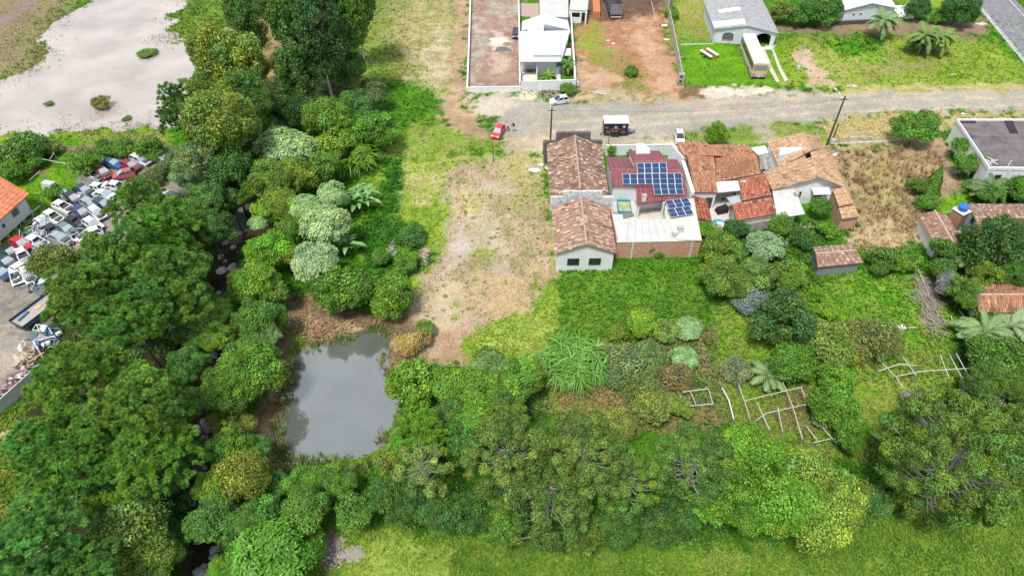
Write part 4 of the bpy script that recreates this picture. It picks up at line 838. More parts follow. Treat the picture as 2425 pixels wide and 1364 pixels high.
 ('broad_m', 440, 870, 50, 4.5, (.06, .17, .03), 'dark broadleaf tree between the big pines and the stream', dict(name=BT)),
 ('broad_m', 445, 960, 44, 4, (.065, .19, .035), 'green broadleaf tree beside the stream below the dark one', dict(name=BT)),
 ('broad_m', 250, 1190, 66, 5, (.12, .215, .024), 'yellow-green tree under the big pines', dict(name=BT)),
 ('spray', 310, 1245, 84, 5, (.165, .19, .045), 'sparse brown-tinged tree at the bottom left', dict(name=BT)),
 ('broad_m', 330, 1195, 48, 5, (.12, .265, .02), 'bright leafy tree above the brown-tinged tree', dict(name=BT)),
 ('broad_m', 345, 1325, 70, 4, (.13, .175, .03), 'olive tree at the bottom edge left of the stream', dict(name=BT)),
 ('broad_s', 80, 1195, 44, 2, (.13, .2, .04), 'shrub tree on the grassy strip below the concrete wall', dict(name=BT)),
 ('broad_s', 420, 1185, 40, 1.6, 'deep', 'dark lily shrub beside the stream', dict(name='lily_thicket', cat='shrub')),
 ('broad_s', 425, 1260, 44, 1.6, (.03, .10, .02), 'dark lily shrub nearest the bottom edge', dict(name='lily_thicket', cat='shrub')),
])
PL([('cone', 2212, 432, 27, 2.3, (.075, .165, .02), 'cone-shaped dark cypress at the edge of the dry lot', dict(name='cypress_tree', sv=1.15))])
PL([('broad_m', 462, 628, 46, 4, (.06, .15, .03), 'shaded tree between the pines and the stream rocks', dict(name=BT)), ('broad_m', 468, 705, 44, 4, (.07, .17, .03), 'shaded tree on the stream bank beside the large pine', dict(name=BT)), ('broad_m', 458, 785, 46, 4, (.085, .19, .03), 'tree on the far stream bank opposite the huge round tree', dict(name=BT)),
 ('broad_m', 440, 1060, 44, 3.6, (.06, .17, .03), 'shaded tree left of the stream beside the bottom lot corner', dict(name=BT)), ('broad_s', 545, 470, 32, 3.5, (.05, .14, .025), 'dark small tree closing the head of the stream', dict(name=BT)), ('broad_m', 400, 1130, 52, 4, (.05, .13, .025), 'dark tree above the lily thicket', dict(name=BT)), ('broad_m', 368, 425, 38, 5, (.10, .15, .06), 'dull tree between the faded red hatchback and the white wreck', dict(name=BT)), ('broad_m', 585, 330, 46, 5, (.055, .14, .03), 'dark tree between the tall eucalyptus trunk and the mint dome', dict(name=BT))])
# filling the gaps between stream and pines with lower growth
# ------------------------------------------------------------------ grass blades (uncountable: one object per sort of sward)
def grass_field(name, label, n, seed, hmin, hmax, blade=1.0, wscale=1.0, per=4):
    rng = np.random.default_rng(seed); px = rng.uniform(-30, 2455, n * 3); py = rng.uniform(-20, 1390, n * 3)
    a = (px - 1212.5) / FPX; b = -(py - 682) / FPX; t = -CAM_H / (-SP + b * CP); x = a * t; y = (CP + b * SP) * t
    i = np.clip(np.searchsorted(gx, x), 1, len(gx) - 1); j = np.clip(np.searchsorted(gy, y), 1, len(gy) - 1)
    H = GH[j, i]; z = terrain(x, y); A = GA[j, i]; B = GB[j, i]
    k = (H > hmin) & (H <= hmax) & (z > -.42) & (rng.random(len(x)) < .35 + fbm(x * .8, y * .8, 3)); k = np.flatnonzero(k)[:n]
    for poly in NO_GRASS: k = k[~inpoly(px[k], py[k], poly)]
    x, y, z, H, A, B = x[k], y[k], z[k], H[k], A[k], B[k]; m = len(k); Qs = []; Cs = []
    f = np.clip((fbm(x * .5, y * .5, 4) - .38) * 4, 0, 1)[:, None]; base = A * (1 - f) + B * f
    for q in range(per):
        az = rng.uniform(0, 2 * np.pi, m); ln = H * rng.uniform(.6, 1.3, m) * blade; lean = rng.uniform(.3, 1.1, m); wd = (.05 + .07 * H) * wscale
        o = np.stack([np.cos(az), np.sin(az), np.zeros(m)], -1); s = np.stack([-np.sin(az), np.cos(az), np.zeros(m)], -1) * wd[:, None]
        p0 = np.stack([x + rng.normal(0, .12, m), y + rng.normal(0, .12, m), z - .02], -1); up = np.stack([np.zeros(m), np.zeros(m), ln], -1)
        p1 = p0 + o * (ln * lean * .4)[:, None] + up * .7; p2 = p0 + o * (ln * lean)[:, None] + up * .85
        Qs.append(np.stack([p0 - s * .6, p0 + s * .6, p1 + s, p1 - s], 1)); Qs.append(np.stack([p1 - s, p1 + s, p2 + s * .15, p2 - s * .15], 1))
        c = base * tint_var(rng, m, .20, .14); Cs += [c, c]
    me_ = quad_mesh(name, np.concatenate(Qs), np.concatenate(Cs) * 1.12, MATS['blade']); o = link(name, me_); tag(o, label, 'grass', kind='stuff'); return o
_m = mat_leaf('blade', .7, .25, .2)
NO_GRASS = [[(1800, 104), (1840, 104), (1870, 198), (1836, 200)], [(1232, 0), (1356, 0), (1362, 216), (1232, 216)], [(1290, 330), (1445, 330), (1465, 630), (1310, 630)], [(1430, 345), (1620, 345), (1665, 610), (1460, 615)], [(1600, 335), (1810, 335), (1845, 540), (1650, 560)], [(1810, 320), (1960, 320), (2040, 530), (1840, 520)],
  [(1670, 0), (1820, 0), (1845, 104), (1695, 104)], [(2240, 285), (2440, 285), (2440, 440), (2310, 430)], [(-20, 420), (70, 470), (78, 510), (-20, 560)]]
grass_field('short_grass', 'short green and yellowish grass covering the fields', 52000, 1, .09, .27, 1.0, 1.15, 2)
grass_field('tall_grass', 'taller lush green grass and weeds on the lots', 46000, 2, .27, .56, 1.05, 1.1, 3)
grass_field('straw_grass', 'tall dry straw-coloured grass on the fallow lot', 12000, 3, .56, 1.2, 1.2, .55, 7)
# ------------------------------------------------------------------ palms and banana plants: every frond and leaf is a part
def frond_mesh(L=2.4, seed=1, droop=1.0, lw=.55, n=26, wd=.042):
    rng = np.random.default_rng(seed); Q = []; C = []
    f = lambda u: np.array([L * u * (1 - .12 * droop * u * u), 0, L * (.42 * u - .72 * droop * u * u)])
    for i in range(n):
        u = .1 + .88 * i / (n - 1); p = f(u); t = unit(f(min(1, u + .03)) - f(u - .03)); l = lw * math.sin(math.pi * (.12 + .8 * u)) * 1.15
        for s in (-1, 1):
            d = unit(np.array([.62 * t[0], s * .8, .62 * t[2] - .12]) + rng.normal(0, .07, 3)); e = p + d * l + np.array([0, 0, -.16 * l]); m_ = p + d * l * .55; w = t * wd * 1.3
            Q.append([p - w, p + w, m_ + w * 1.1, m_ - w * 1.1]); Q.append([m_ - w * 1.1, m_ + w * 1.1, e + w * .1, e - w * .1]); c = tint_var(rng, 1, .14, .1)[0]; C += [c, c]
    for i in range(8):
        u0, u1 = i / 8, (i + 1) / 8; a, b = f(u0), f(u1); w = np.array([0, .035 * (1.1 - u0), 0]); Q.append([a - w, a + w, b + w, b - w]); C.append(np.array([1.5, 1.25, 1.0]))
    return quad_mesh('frond', np.array(Q), np.array(C), LEAF)
FR = [frond_mesh(2.4, 1, 1.0), frond_mesh(2.4, 2, .75), frond_mesh(2.4, 3, 1.3)]
def banana_leaf(seed, L=2.3, wd=.27):
    rng = np.random.default_rng(seed); Q = []; C = []; n = 9; f = lambda u: np.array([L * (.85 * u - .12 * u ** 3), 0, L * (.75 * u - .78 * u * u)])
    for i in range(n):
        u0, u1 = i / n, (i + 1) / n; a, b = f(u0), f(u1); w0 = wd * (0.1 if i == 0 else math.sin(math.pi * min(1, .12 + .86 * u0)) ** .6); w1 = wd * (math.sin(math.pi * min(.995, .12 + .86 * u1)) ** .6 if i < n - 1 else .05); tear = rng.uniform(0, .12)
        for s in (-1, 1):
            up = np.array([0, 0, .10]); c = tint_var(rng, 1, .08, .05)[0]; o0, o1 = np.array([0, s * w0, 0]) + up * w0, np.array([0, s * w1 * (1 - tear), 0]) + up * w1
            Q.append([a, a + o0, b + o1, b]); C.append(c)
        w = np.array([0, .025, 0]); z = np.array([0, 0, .012]); Q.append([a - w + z, a + w + z, b + w + z, b - w + z]); C.append(np.array([1.7, 1.35, 1.4]))
    return quad_mesh('leaf', np.array(Q), np.array(C), LEAFG)
BL_ = [banana_leaf(k) for k in (1, 2, 3)]
def crown_of(root, meshes, name, n, top, s, tint, e0=-.25, e1=.9, seed=0, off=(0, 0)):
    q = random.Random(seed)
    for k in range(n):
        t = (k + .5) / n; o = link(name, meshes[k % len(meshes)], root); o.location = (off[0], off[1], top); el = e0 + (e1 - e0) * t
        o.rotation_euler = (q.uniform(-.25, .25), -el, k * 2.39996 + q.uniform(-.2, .2)); sc = s * q.uniform(.82, 1.12); o.scale = (sc, sc, sc); g = q.gauss(1, .08); o.color = (tint[0] * g, tint[1] * g, tint[2] * g, 1)
def palm(px, py, h, fl, tint, label, n=20, r=.16, group=None, seed=0, dark=False):
    p = W(px, py); root = empty('palm_tree', p); tag(root, label, 'palm tree', group); mb = MB(); mb.tube([(0, 0, -.3), (.1, 0, h * .5), (0, 0, h)], [r * 1.4, r, r * .9], 8); mb.build('trunk', BARKG, root, smooth=True)
    crown_of(root, FR, 'frond', n, h, fl / 2.4 * 1.3, tint, seed=seed); return root
PT = (.17, .27, .07)
palm(2078, 92, 3.2, 2.6, (.20, .30, .11), 'single tall palm with drooping crown behind the roadside meadow', 24, .18, seed=1)
palm(2172, 130, 3.4, 2.6, PT, 'left palm of the twin palms in the roadside meadow', 24, .2, seed=2); palm(2212, 128, 3.0, 2.5, (.20, .30, .06), 'right palm of the twin palms in the roadside meadow', 24, .2, seed=3)
palm(2176, 122, 1.6, 2.2, (.07, .13, .03), 'low dark palm under the twin palms', 18, .18, seed=4)
palm(1298, 192, .6, 1.5, (.16, .28, .04), 'small palm on the front lawn of the modern white house', 20, .1, seed=5); palm(1341, 178, 2.0, 1.6, (.12, .25, .05), 'slender palm beside the modern white house', 18, .08, seed=6)
palm(1815, 905, .9, 1.9, (.24, .36, .14), 'small pale palm in the garden above the timber frames', 19, .15, seed=7)
palm(2310, 815, 2.0, 2.6, (.22, .33, .13), 'silvery palm near the right edge below the lower tiled house', 20, .16, seed=8); palm(2370, 800, 1.8, 2.4, (.25, .36, .17), 'pale palm beside the wall at the right edge', 19, .16, seed=9)
palm(2330, 475, 1.6, 2.3, (.12, .2, .06), 'spreading palm below the white flat-roofed building', 20, .15, seed=10); palm(2390, 470, 1.4, 2.2, (.10, .19, .05), 'palm near the right edge below the white flat-roofed building', 18, .15, seed=11)
palm(2262, 640, 2.2, 2.1, (.14, .22, .07), 'palm between the tank house and the heap of cut branches', 18, .14, seed=12); palm(1490, 362, .4, 1.1, (.08, .18, .05), 'little palm behind the white street wall', 16, .06, seed=13)
def banana(px, py, stems, label, seed, fl=1.0, group=None, nl=7):
    p = W(px, py); root = empty('banana_plant', p); tag(root, label, 'banana plant', group); q = random.Random(seed)
    for k in range(stems):
        a = k * 2.4; rr = .95 * math.sqrt(k / max(1, stems)) * (1.5 if stems > 4 else .8); x, y = math.cos(a) * rr, math.sin(a) * rr; h = q.uniform(.8, 1.5) * fl; mb = MB(); mb.tube([(x, y, -.2), (x * 1.1, y * 1.1, h)], [.14, .09], 7); mb.build('stem', mat('banana_stem', (.22, .20, .09), .7, .25, 3), root)
        crown_of(root, BL_, 'leaf', nl, h, fl * q.uniform(1.1, 1.5), (.16, .35, .10), .05, 1.15, seed * 10 + k, (x * 1.1, y * 1.1))
banana(858, 490, 8, 'large banana clump with many paddle leaves beside the mint grove', 1, .95, nl=9); banana(830, 605, 2, 'small banana plant below the mint grove', 2, .9, nl=10)
banana(2095, 1065, 2, 'low banana plant in front of the lone araucaria', 3, .55, nl=6)
# ------------------------------------------------------------------ buildings
def P3(p): return W(p[0], p[1], p[2])
PAL = dict(
 rust=[(.25, .15, .105), (.20, .12, .09), (.30, .185, .135), (.42, .33, .25), (.17, .115, .09), (.47, .38, .30)],
 rose=[(.34, .205, .15), (.29, .17, .125), (.40, .26, .195), (.47, .37, .29), (.25, .15, .115), (.5, .41, .33)],
 red=[(.40, .14, .085), (.33, .11, .068), (.45, .185, .115), (.25, .09, .06), (.50, .25, .16)],
 orange=[(.40, .195, .115), (.35, .165, .10), (.46, .24, .15), (.29, .14, .09), (.50, .31, .20)],
 tan=[(.47, .30, .185), (.41, .26, .16), (.52, .36, .23), (.35, .22, .14), (.57, .42, .28)],
 wine=[(.24, .075, .085), (.22, .066, .075), (.27, .09, .10)],
 coral=[(.60, .215, .115), (.58, .20, .105), (.63, .235, .13)])
TILE = mat_col('clay_tile', .85, .22, 2.2)
WINE = mat_col('glazed_tile', .4, .1, 2.0, spec=.5)
def tile_slope(mb, e0, e1, r1, r0, pal, tw=.24, tl=.42, seed=0, moss=.12, rise=.07, jit=.1, mix=.4):
    """e0-e1 eave, r0-r1 ridge: a deck with one small barrel tile after another, each with its own colour"""
    q = random.Random(seed); cols = PAL[pal]; n = max(2, int((e1 - e0).length / tw)); m = max(2, int(((r0 - e0).length + (r1 - e1).length) / 2 / tl))
    nr = (e1 - e0).cross(r0 - e0).normalized(); nr = nr if nr.z > 0 else -nr
    mb.add([e0, e1, r1, r0, e0 - nr * .12, e1 - nr * .12, r1 - nr * .12, r0 - nr * .12], [(4, 5, 1, 0), (5, 6, 2, 1), (6, 7, 3, 2), (7, 4, 0, 3), (7, 6, 5, 4)], 0, tuple(c * .6 for c in cols[0]))
    mb.add([e0, e1, r1, r0], [(0, 1, 2, 3)], 0, tuple(c * .55 for c in cols[0]))
    for j in range(m):
        v0, v1 = j / m, (j + 1) / m
        for i in range(n):
            u0, u1 = i / n, (i + 1) / n; ju = q.uniform(-.12, .12) * jit / n
            a = lambda u, v: e0.lerp(e1, u).lerp(r0.lerp(r1, u), v)
            p0, p1 = a(u0 + .06 / n + ju, v0 - .04 / m), a(u1 - .06 / n + ju, v0 - .04 / m); p2, p3 = a(u1 - .1 / n + ju, v1), a(u0 + .1 / n + ju, v1)
            f = .55 + .9 * mnoise.noise(Vector((p0.x * .35, p0.y * .35, seed * 3.1))); c = list(cols[q.randrange(len(cols))] if q.random() < mix else cols[0])
            g = q.gauss(1, jit * 1.0) * (1 + .10 * (i % 3 - 1)) * (1 + .16 * (f - .55)); dk = mnoise.noise(Vector((p0.x * .8, p0.y * .8, seed + 7.7)))
            if dk > .25 and q.random() < moss * 4: c = [x * .5 + .02 for x in c]
            c = tuple(max(.01, x * g) for x in c); up = nr * (rise + .02); lo = nr * .02
            mb.add([p0 + lo, (p0 + p1) / 2 + up + nr * .03, p1 + lo, p2 + lo * .3, (p2 + p3) / 2 + up * .55, p3 + lo * .3], [(0, 1, 4, 5), (1, 2, 3, 4)], 0, c)
def tiled(root, name, slopes, pal, seed=0, mat_=None, **k):
    mb = MB()
    for i, s in enumerate(slopes): tile_slope(mb, *[P3(p) if not isinstance(p, Vector) else p for p in s], pal, seed=seed + i, **k)
    o = mb.build(name, mat_ or TILE, root, root.location, colors=True); o['kind'] = 'stuff'; return o
def ridge_cap(root, a, b, c, r=.11, name='ridge_cap'):
    mb = MB(); a, b = (P3(p) if not isinstance(p, Vector) else p for p in (a, b)); n = max(2, int((b - a).length / .45))
    for i in range(n): mb.tube([a.lerp(b, i / n) + Vector((0, 0, .05)), a.lerp(b, (i + .98) / n) + Vector((0, 0, .02))], [r * 1.1, r * .9], 6)
    return mb.build(name, c, root, root.location)
def sheet(root, name, e0, e1, r1, r0, m_, pitch=.26, rise=.035, thick=.05):
    """ribbed metal or fibre-cement roof sheet"""
    e0, e1, r1, r0 = (P3(p) if not isinstance(p, Vector) else p for p in (e0, e1, r1, r0)); mb = MB(); n = max(3, int((e1 - e0).length / pitch))
    nr = (e1 - e0).cross(r0 - e0).normalized(); nr = nr if nr.z > 0 else -nr; U = []
    for i in range(n): U += [((i + t) / n, h) for t, h in ((0, 0), (.35, 0), (.5, rise), (.85, rise))]
    U.append((1, 0)); bot = [e0.lerp(e1, u) + nr * h for u, h in U]; top = [r0.lerp(r1, u) + nr * h for u, h in U]; k = len(U)
    mb.add(bot + top, [(i, i + 1, k + i + 1, k + i) for i in range(k - 1)])
    mb.add([e0 - nr * .002, e1 - nr * .002, r1 - nr * .002, r0 - nr * .002, e0 - nr * thick, e1 - nr * thick, r1 - nr * thick, r0 - nr * thick], [(4, 5, 1, 0), (5, 6, 2, 1), (6, 7, 3, 2), (7, 4, 0, 3), (7, 6, 5, 4)])
    return mb.build(name, m_, root, root.location)
def slab(root, name, pts, z, th, m_, mtop=None):
    mb = MB(); mb.prism([W(x, y, z)[:2] for x, y in pts], z - th, z, 0, 1 if mtop else None)
    return mb.build(name, [m_] + ([mtop] if mtop else []), root, root.location if root else None)
def gable_walls(root, name, a, b, c, d, ze, zr, m_, inset=.3, ridge='ab', z0=-.3):
    """a,b front eave corners, c,d back; gables on the a-b and c-d sides; corners already world xy"""
    ctr = (a + b + c + d) / 4; q = [p + (ctr - p).normalized() * inset * 1.3 for p in (a, b, c, d)]; mb = MB(); L_ = lambda p, z: Vector((p.x, p.y, z))
    A, B, C, D = q; k = .12
    for s, e in ((B, C), (D, A)): mb.quad(L_(s, z0), L_(e, z0), L_(e, ze - k), L_(s, ze - k))
    for s, e in ((A, B), (C, D)):
        m_id = (s + e) / 2; mb.add([L_(s, z0), L_(e, z0), L_(e, ze - k), L_(m_id, zr - k * 1.3), L_(s, ze - k)], [(0, 1, 2, 3, 4)])
    mb.quad(L_(A, ze - .4), L_(B, ze - .4), L_(C, ze - .4), L_(D, ze - .4))
    o = mb.build(name, m_, root, root.location); return o, q
def body(root, name, pts, m_, z0=-.3, inset=.25, drop=.1):
    """walls under a roof outline given as (px, py, z) corners"""
    P = [P3(p) for p in pts]; c = sum(P, Vector()) / len(P); Q = []; H = []
    for p in P:
        d = Vector((c.x - p.x, c.y - p.y, 0)); Q.append(tuple((p + d.normalized() * inset)[:2])); H.append(p.z - drop)
    mb = MB(); mb.prism(Q, z0, H); return mb.build(name, m_, root, root.location)
def wall_line(name, pts, h, th, m_, root=None, z0=-.3, label=None, cat='wall', cap=None, group=None):
    """free-standing wall along ground points (photo px)"""
    P = [W(x, y, 0) for x, y in pts]; mb = MB()
    for i in range(len(P) - 1):
        a, b = P[i], P[i + 1]; d = (b - a); hh = h if not isinstance(h, (list, tuple)) else h[i]
        mb.box(((a + b) / 2 + Vector((0, 0, (hh + z0) / 2)))[:], (d.length + th * .9, th - i * .004, hh - z0), math.atan2(d.y, d.x))
    if root: return mb.build(name, m_, root, root.location)
    r = empty(name, P[0]); o = mb.build('wall_body', m_, r, r.location)
    if cap:
        mc = MB()
        for i in range(len(P) - 1):
            a, b = P[i], P[i + 1]; d = (b - a); hh = h if not isinstance(h, (list, tuple)) else h[i]
            mc.box(((a + b) / 2 + Vector((0, 0, hh + .025)))[:], (d.length + th, th + .08 - i * .004, .05 + i * .002), math.atan2(d.y, d.x))
        mc.build('coping', cap, r, r.location)
    tag(r, label, cat, group); return r
PANE = mat('window_glass', (.03, .035, .04), .12, .3, 2, spec=.6); FRAME = mat('white_frame', (.75, .75, .74), .5, .06); DARKMET = mat('dark_metal', (.05, .05, .055), .5, .2)
def window(root, a, b, t, w, z0, z1, frame=None, bars=0, pane=None, name='window', proud=.04, label=None):
    """on the wall running from a to b (world); centre at fraction t; outward is to the right of a->b"""
    d = Vector((b.x - a.x, b.y - a.y, 0)); ln = d.length; d.normalize(); n = Vector((d.y, -d.x, 0)); c = Vector((a.x, a.y, 0)).lerp(Vector((b.x, b.y, 0)), t); rz = math.atan2(d.y, d.x)
    mb = MB(); f = .07; q = lambda u, z: c + d * u + n * (proud / 2) + Vector((0, 0, z))
    for u, z, sx, sz in ((0, z1 - f / 2, w, f), (0, z0 + f / 2, w, f), (-(w - f) / 2, (z0 + z1) / 2, f, z1 - z0 - 2 * f), ((w - f) / 2, (z0 + z1) / 2, f, z1 - z0 - 2 * f)): mb.box(q(u, z)[:], (sx, proud + .06, sz), rz)
    for k in range(bars): mb.box(q(-w / 2 + w * (k + 1) / (bars + 1), (z0 + z1) / 2)[:], (.035, proud + .05, z1 - z0 - 2 * f), rz)
    o = mb.build(name, frame or FRAME, root, root.location)
    if label: o['label'] = label
    p = MB(); p.box((c + n * .012 + Vector((0, 0, (z0 + z1) / 2)))[:], (w - f, .03, z1 - z0 - f), rz); pn = p.build('pane', pane or PANE, o, root.location); return o
WHITE = mat('white_wall', (.74, .75, .76), .85, .06, 1.2, .1, stain=((.5, .5, .49), .9, .62)); OFFW = mat('cream_wall', (.68, .66, .60), .85, .08, 1.0, stain=((.45, .43, .38), 1.1, .6)); BLUEW = mat('bluish_wall', (.62, .67, .72), .85, .08, 1, stain=((.5, .5, .5), 1, .62))
BRICKW = mat('brick_wall', (.54, .31, .21), .9, .2, 2.5, .3, stain=((.55, .42, .33), 1.3, .58)); CONC = mat('concrete', (.42, .40, .37), .92, .18, 1.4, .2, stain=((.2, .19, .17), 1.2, .56)); CONCL = mat('pale_concrete', (.62, .60, .55), .9, .1, .9, stain=((.46, .43, .38), .8, .58))
METALW = mat('white_sheet', (.64, .66, .69), .5, .06, .8, stain=((.5, .51, .53), .7, .58)); METALG = mat('grey_sheet', (.53, .53, .51), .6, .08, .7, stain=((.45, .44, .41), .8, .56)); FIBRE = mat('fibre_cement', (.34, .345, .36), .9, .16, 1.0, .1, stain=((.22, .22, .22), 1.1, .54)); FIBREL = mat('pale_fibre_cement', (.62, .60, .55), .85, .1, 1.0, stain=((.45, .43, .38), 1.0, .56))
CAPM = mat('ridge_mortar', (.52, .42, .34), .9, .25, 3); CAPR = mat('ridge_red', (.45, .17, .10), .85, .2, 3); CAPT = mat('ridge_tan', (.58, .38, .23), .85, .2, 3); FLOORT = mat('patio_tile', (.58, .54, .49), .6, .08, 2.0, stain=((.42, .39, .35), 1.5, .6)); DARKIN = mat('dark_interior', (.05, .045, .04), .9, .3, 2)
WOODG = mat('grey_boards', (.30, .31, .32), .9, .35, 3.0, .2, stain=((.16, .16, .16), 2, .55)); WOODP = mat('pale_timber', (.52, .49, .44), .85, .18, 5)

# --- 1. long hall with two rust-tiled gables
def hall():
    A = W(1314, 602, 3.2); B = W(1460, 600, 3.2); C = W(1441, 489, 3.2); D = W(1307, 490, 3.2); r = empty('tiled_hall', tuple(((A + B) / 2)[:2]) + (0,)); tag(r, 'long hall with two rust-brown tiled gable roofs and a white barred front', 'building')
    A2, B2, C2, D2 = W(1303, 471, 3.4), W(1442, 470, 3.4), W(1424, 343, 3.4), W(1295, 343, 3.4); up = lambda p, q, z: Vector(((p.x + q.x) / 2, (p.y + q.y) / 2, z))
    r1, r2, r3, r4 = up(A, B, 4.7), up(C, D, 4.7), up(A2, B2, 5.0), up(C2, D2, 5.0)
    gable_walls(r, 'wall', A, B, C, D, 3.2, 4.7, WHITE); gable_walls(r, 'back_wall', A2, B2, C2, D2, 3.4, 5.0, CONC)
    ctr = (A + B + C + D) / 4; a = A + (ctr - A).normalized() * .39; b = B + (ctr - B).normalized() * .39
    window(r, a, b, .30, 1.5, 1.05, 2.15, DARKMET, 6); window(r, a, b, .68, 1.5, 1.05, 2.15, DARKMET, 6)
    tiled(r, 'roof', [(A, D, r2, r1), (C, B, r1, r2)], 'rose', 11, moss=.1, mix=.6); tiled(r, 'back_roof', [(A2, D2, r4, r3), (C2, B2, r3, r4)], 'rust', 21, moss=.16, mix=.6)
    ridge_cap(r, r1, r2, CAPM); ridge_cap(r, r3, r4, CAPM)
    STW = mat('stained_parapet', (.66, .67, .68), .9, .2, 2.0, .1, stain=((.16, .16, .16), 1.6, .52)); DKP = mat('sooty_parapet', (.13, .12, .115), .95, .3, 2.0, .2)
    y = (C + D + A2 + B2) / 4; d = (B2 - A2).normalized(); rz = math.atan2(d.y, d.x); mb = MB(); L = (B2 - A2).length
    for t0, t1, z in ((-.01, .2, 4.35), (.2, .86, 5.25), (.86, 1.06, 4.3)): mb.box((y + d * (L * ((t0 + t1) / 2 - .5)))[:2] + (z / 2 + 1,), (L * (t1 - t0) - .004, .3, z - 2), rz)
    mb.build('firewall', STW, r, r.location)
    y = (C2 + D2) / 2 + Vector((0, .35, 0)); mb = MB()
    for t0, t1, z in ((-.06, .16, 3.9), (.16, .80, 5.35), (.80, 1.03, 3.9)): mb.box((y + d * (L * ((t0 + t1) / 2 - .5)))[:2] + (z / 2,), (L * (t1 - t0) - .004, .45, z), rz)
    mb.build('street_parapet', DKP, r, r.location)
hall()

# --- 2. house with solar panels
def solar():
    r = empty('solar_house', W(1540, 500, 0)); tag(r, 'wine-red tiled house with blue solar panels and a walled patio', 'house')
    WN = dict(mat_=WINE, tw=.26, tl=.9, moss=0, rise=.05, jit=.05)
    tiled(r, 'roof', [((1449, 441, 3.1), (1622, 443, 3.1), (1620, 405, 4.2), (1447, 402, 4.2)), ((1604, 379, 3.1), (1437, 373, 3.1), (1447, 402, 4.2), (1620, 405, 4.2))], 'wine', 31, **WN)
    tiled(r, 'raised_roof', [((1503, 412.5, 4.02), (1584, 412, 4.02), (1581, 382, 5.0), (1501, 383, 5.0)), ((1562, 358, 4.3), (1489, 358, 4.3), (1501, 383, 5.0), (1581, 382, 5.0))], 'wine', 33, **WN)
    tiled(r, 'porch_roof', [((1509, 485, 2.55), (1629, 468, 2.75), (1626, 443, 3.05), (1506, 440, 3.05))], 'wine', 35, **WN)
    for a, b in (((1447, 402, 4.2), (1620, 405, 4.2)), ((1501, 383, 5.0), (1581, 382, 5.0))): ridge_cap(r, a, b, mat('ridge_wine', (.33, .14, .15), .6, .15, 3), .09)
    body(r, 'wall', [(1449, 441, 3.0), (1622, 443, 3.0), (1604, 379, 3.0), (1437, 373, 3.0)], WHITE)
    body(r, 'raised_wall', [(1503, 408, 4.0), (1584, 408, 4.0), (1562, 358, 4.3), (1489, 358, 4.3)], WHITE, z0=2.5)
    body(r, 'porch_wall', [(1512, 462, 2.7), (1626, 455, 2.7), (1626, 443, 2.9), (1506, 440, 2.9)], WHITE, inset=.15)
    slab(r, 'patio_floor', [(1444, 470), (1640, 455), (1650, 570), (1462, 575)], .06, .3, FLOORT)
    for x, y in ((1513, 483), (1572, 480)):
        p = W(x, y, 2.4); mb = MB(); mb.box((p.x, p.y, 1.2), (.25, .25, 2.45)); mb.build('porch_post', WHITE, r, r.location)
    mb = MB(); p0 = W(1512, 465, 2.4); p1 = W(1575, 462, 2.4)
    # annex flat roofs behind the brick wall
    slab(r, 'annex_roof', [(1449, 507), (1474, 508), (1476, 519), (1575, 519), (1589, 527), (1602, 568), (1464, 572)], 2.9, .12, METALG)
    for k in range(6):
        t = (k + 1) / 7; p0, p1 = W(1476, 519, 2.9).lerp(W(1578, 519, 2.9), t), W(1464, 571, 2.9).lerp(W(1601, 567, 2.9), t); mb = MB(); mb.tube([p0 + Vector((0, 0, .01)), p1 + Vector((0, 0, .01))], .03, 4); mb.build('roof_seam', CONC, r, r.location)
    slab(r, 'terrace_roof', [(1577, 484), (1641, 470), (1662, 569), (1603, 568), (1589, 527), (1577, 520)], 2.98, .15, mat('terrace_screed', (.62, .585, .50), .9, .08, .8, stain=((.5, .47, .4), .7, .58)))
    slab(r, 'terrace_ledge', [(1584, 524), (1604, 566), (1661, 567), (1655, 548), (1606, 548)], 3.06, .075, METALW)
    a, b = W(1462, 575, 2.7), W(1661, 571, 2.7); a2, b2 = Vector((a.x, a.y, 0)), Vector((b.x, b.y, 0)); d = b2 - a2; rz = math.atan2(d.y, d.x); mb = MB()
    mb.box(((a2 + b2) / 2 + Vector((0, .14, 1.2)))[:], (d.length, .25, 3.1), rz); mb.build('brick_wall', BRICKW, r, r.location)
    mb = MB()                                                     # single bricks standing proud, by rows
    q = random.Random(4); n = d.normalized().cross(Vector((0, 0, 1)))
    mb.box(((a2 + b2) / 2 + Vector((0, .14, 2.79)))[:], (d.length + .1, .34, .08), rz); mb.build('coping', FRAME, r, r.location)
    for t in (.19, .9):
        mb = MB(); p = a2.lerp(b2, t) + Vector((0, .12, 1.2)); mb.box(p[:], (.22, .28, 3.06), rz); mb.build('concrete_column', CONCL, r, r.location)
    mb = MB(); p = W(1660, 569, 2.9); q2 = W(1642, 470, 2.9); dd = q2 - p; mb.box(((p + q2) / 2)[:2] + (1.3,), (dd.length, .2, 3.3), math.atan2(dd.y, dd.x)); mb.build('side_wall', BRICKW, r, r.location)
    mb = MB(); p = W(1463, 573, 2.7); q2 = W(1447, 490, 2.7); dd = q2 - p; mb.box(((p + q2) / 2)[:2] + (1.2,), (dd.length, .2, 3.0), math.atan2(dd.y, dd.x)); mb.build('side_wall', BRICKW, r, r.location)
    mb = MB(); p = W(1578, 520, 2.9); q2 = W(1577, 484, 2.9); dd = q2 - p; mb.box(((p + q2) / 2)[:2] + (1.4,), (dd.length, .15, 2.75), math.atan2(dd.y, dd.x)); mb.build('inner_wall', WHITE, r, r.location)
    mb = MB(); p = W(1476, 519, 2.9); q2 = W(1576, 519, 2.9); dd = q2 - p; mb.box(((p + q2) / 2)[:2] + (1.4,), (dd.length, .15, 2.75), math.atan2(dd.y, dd.x)); mb.build('inner_wall', CONC, r, r.location)
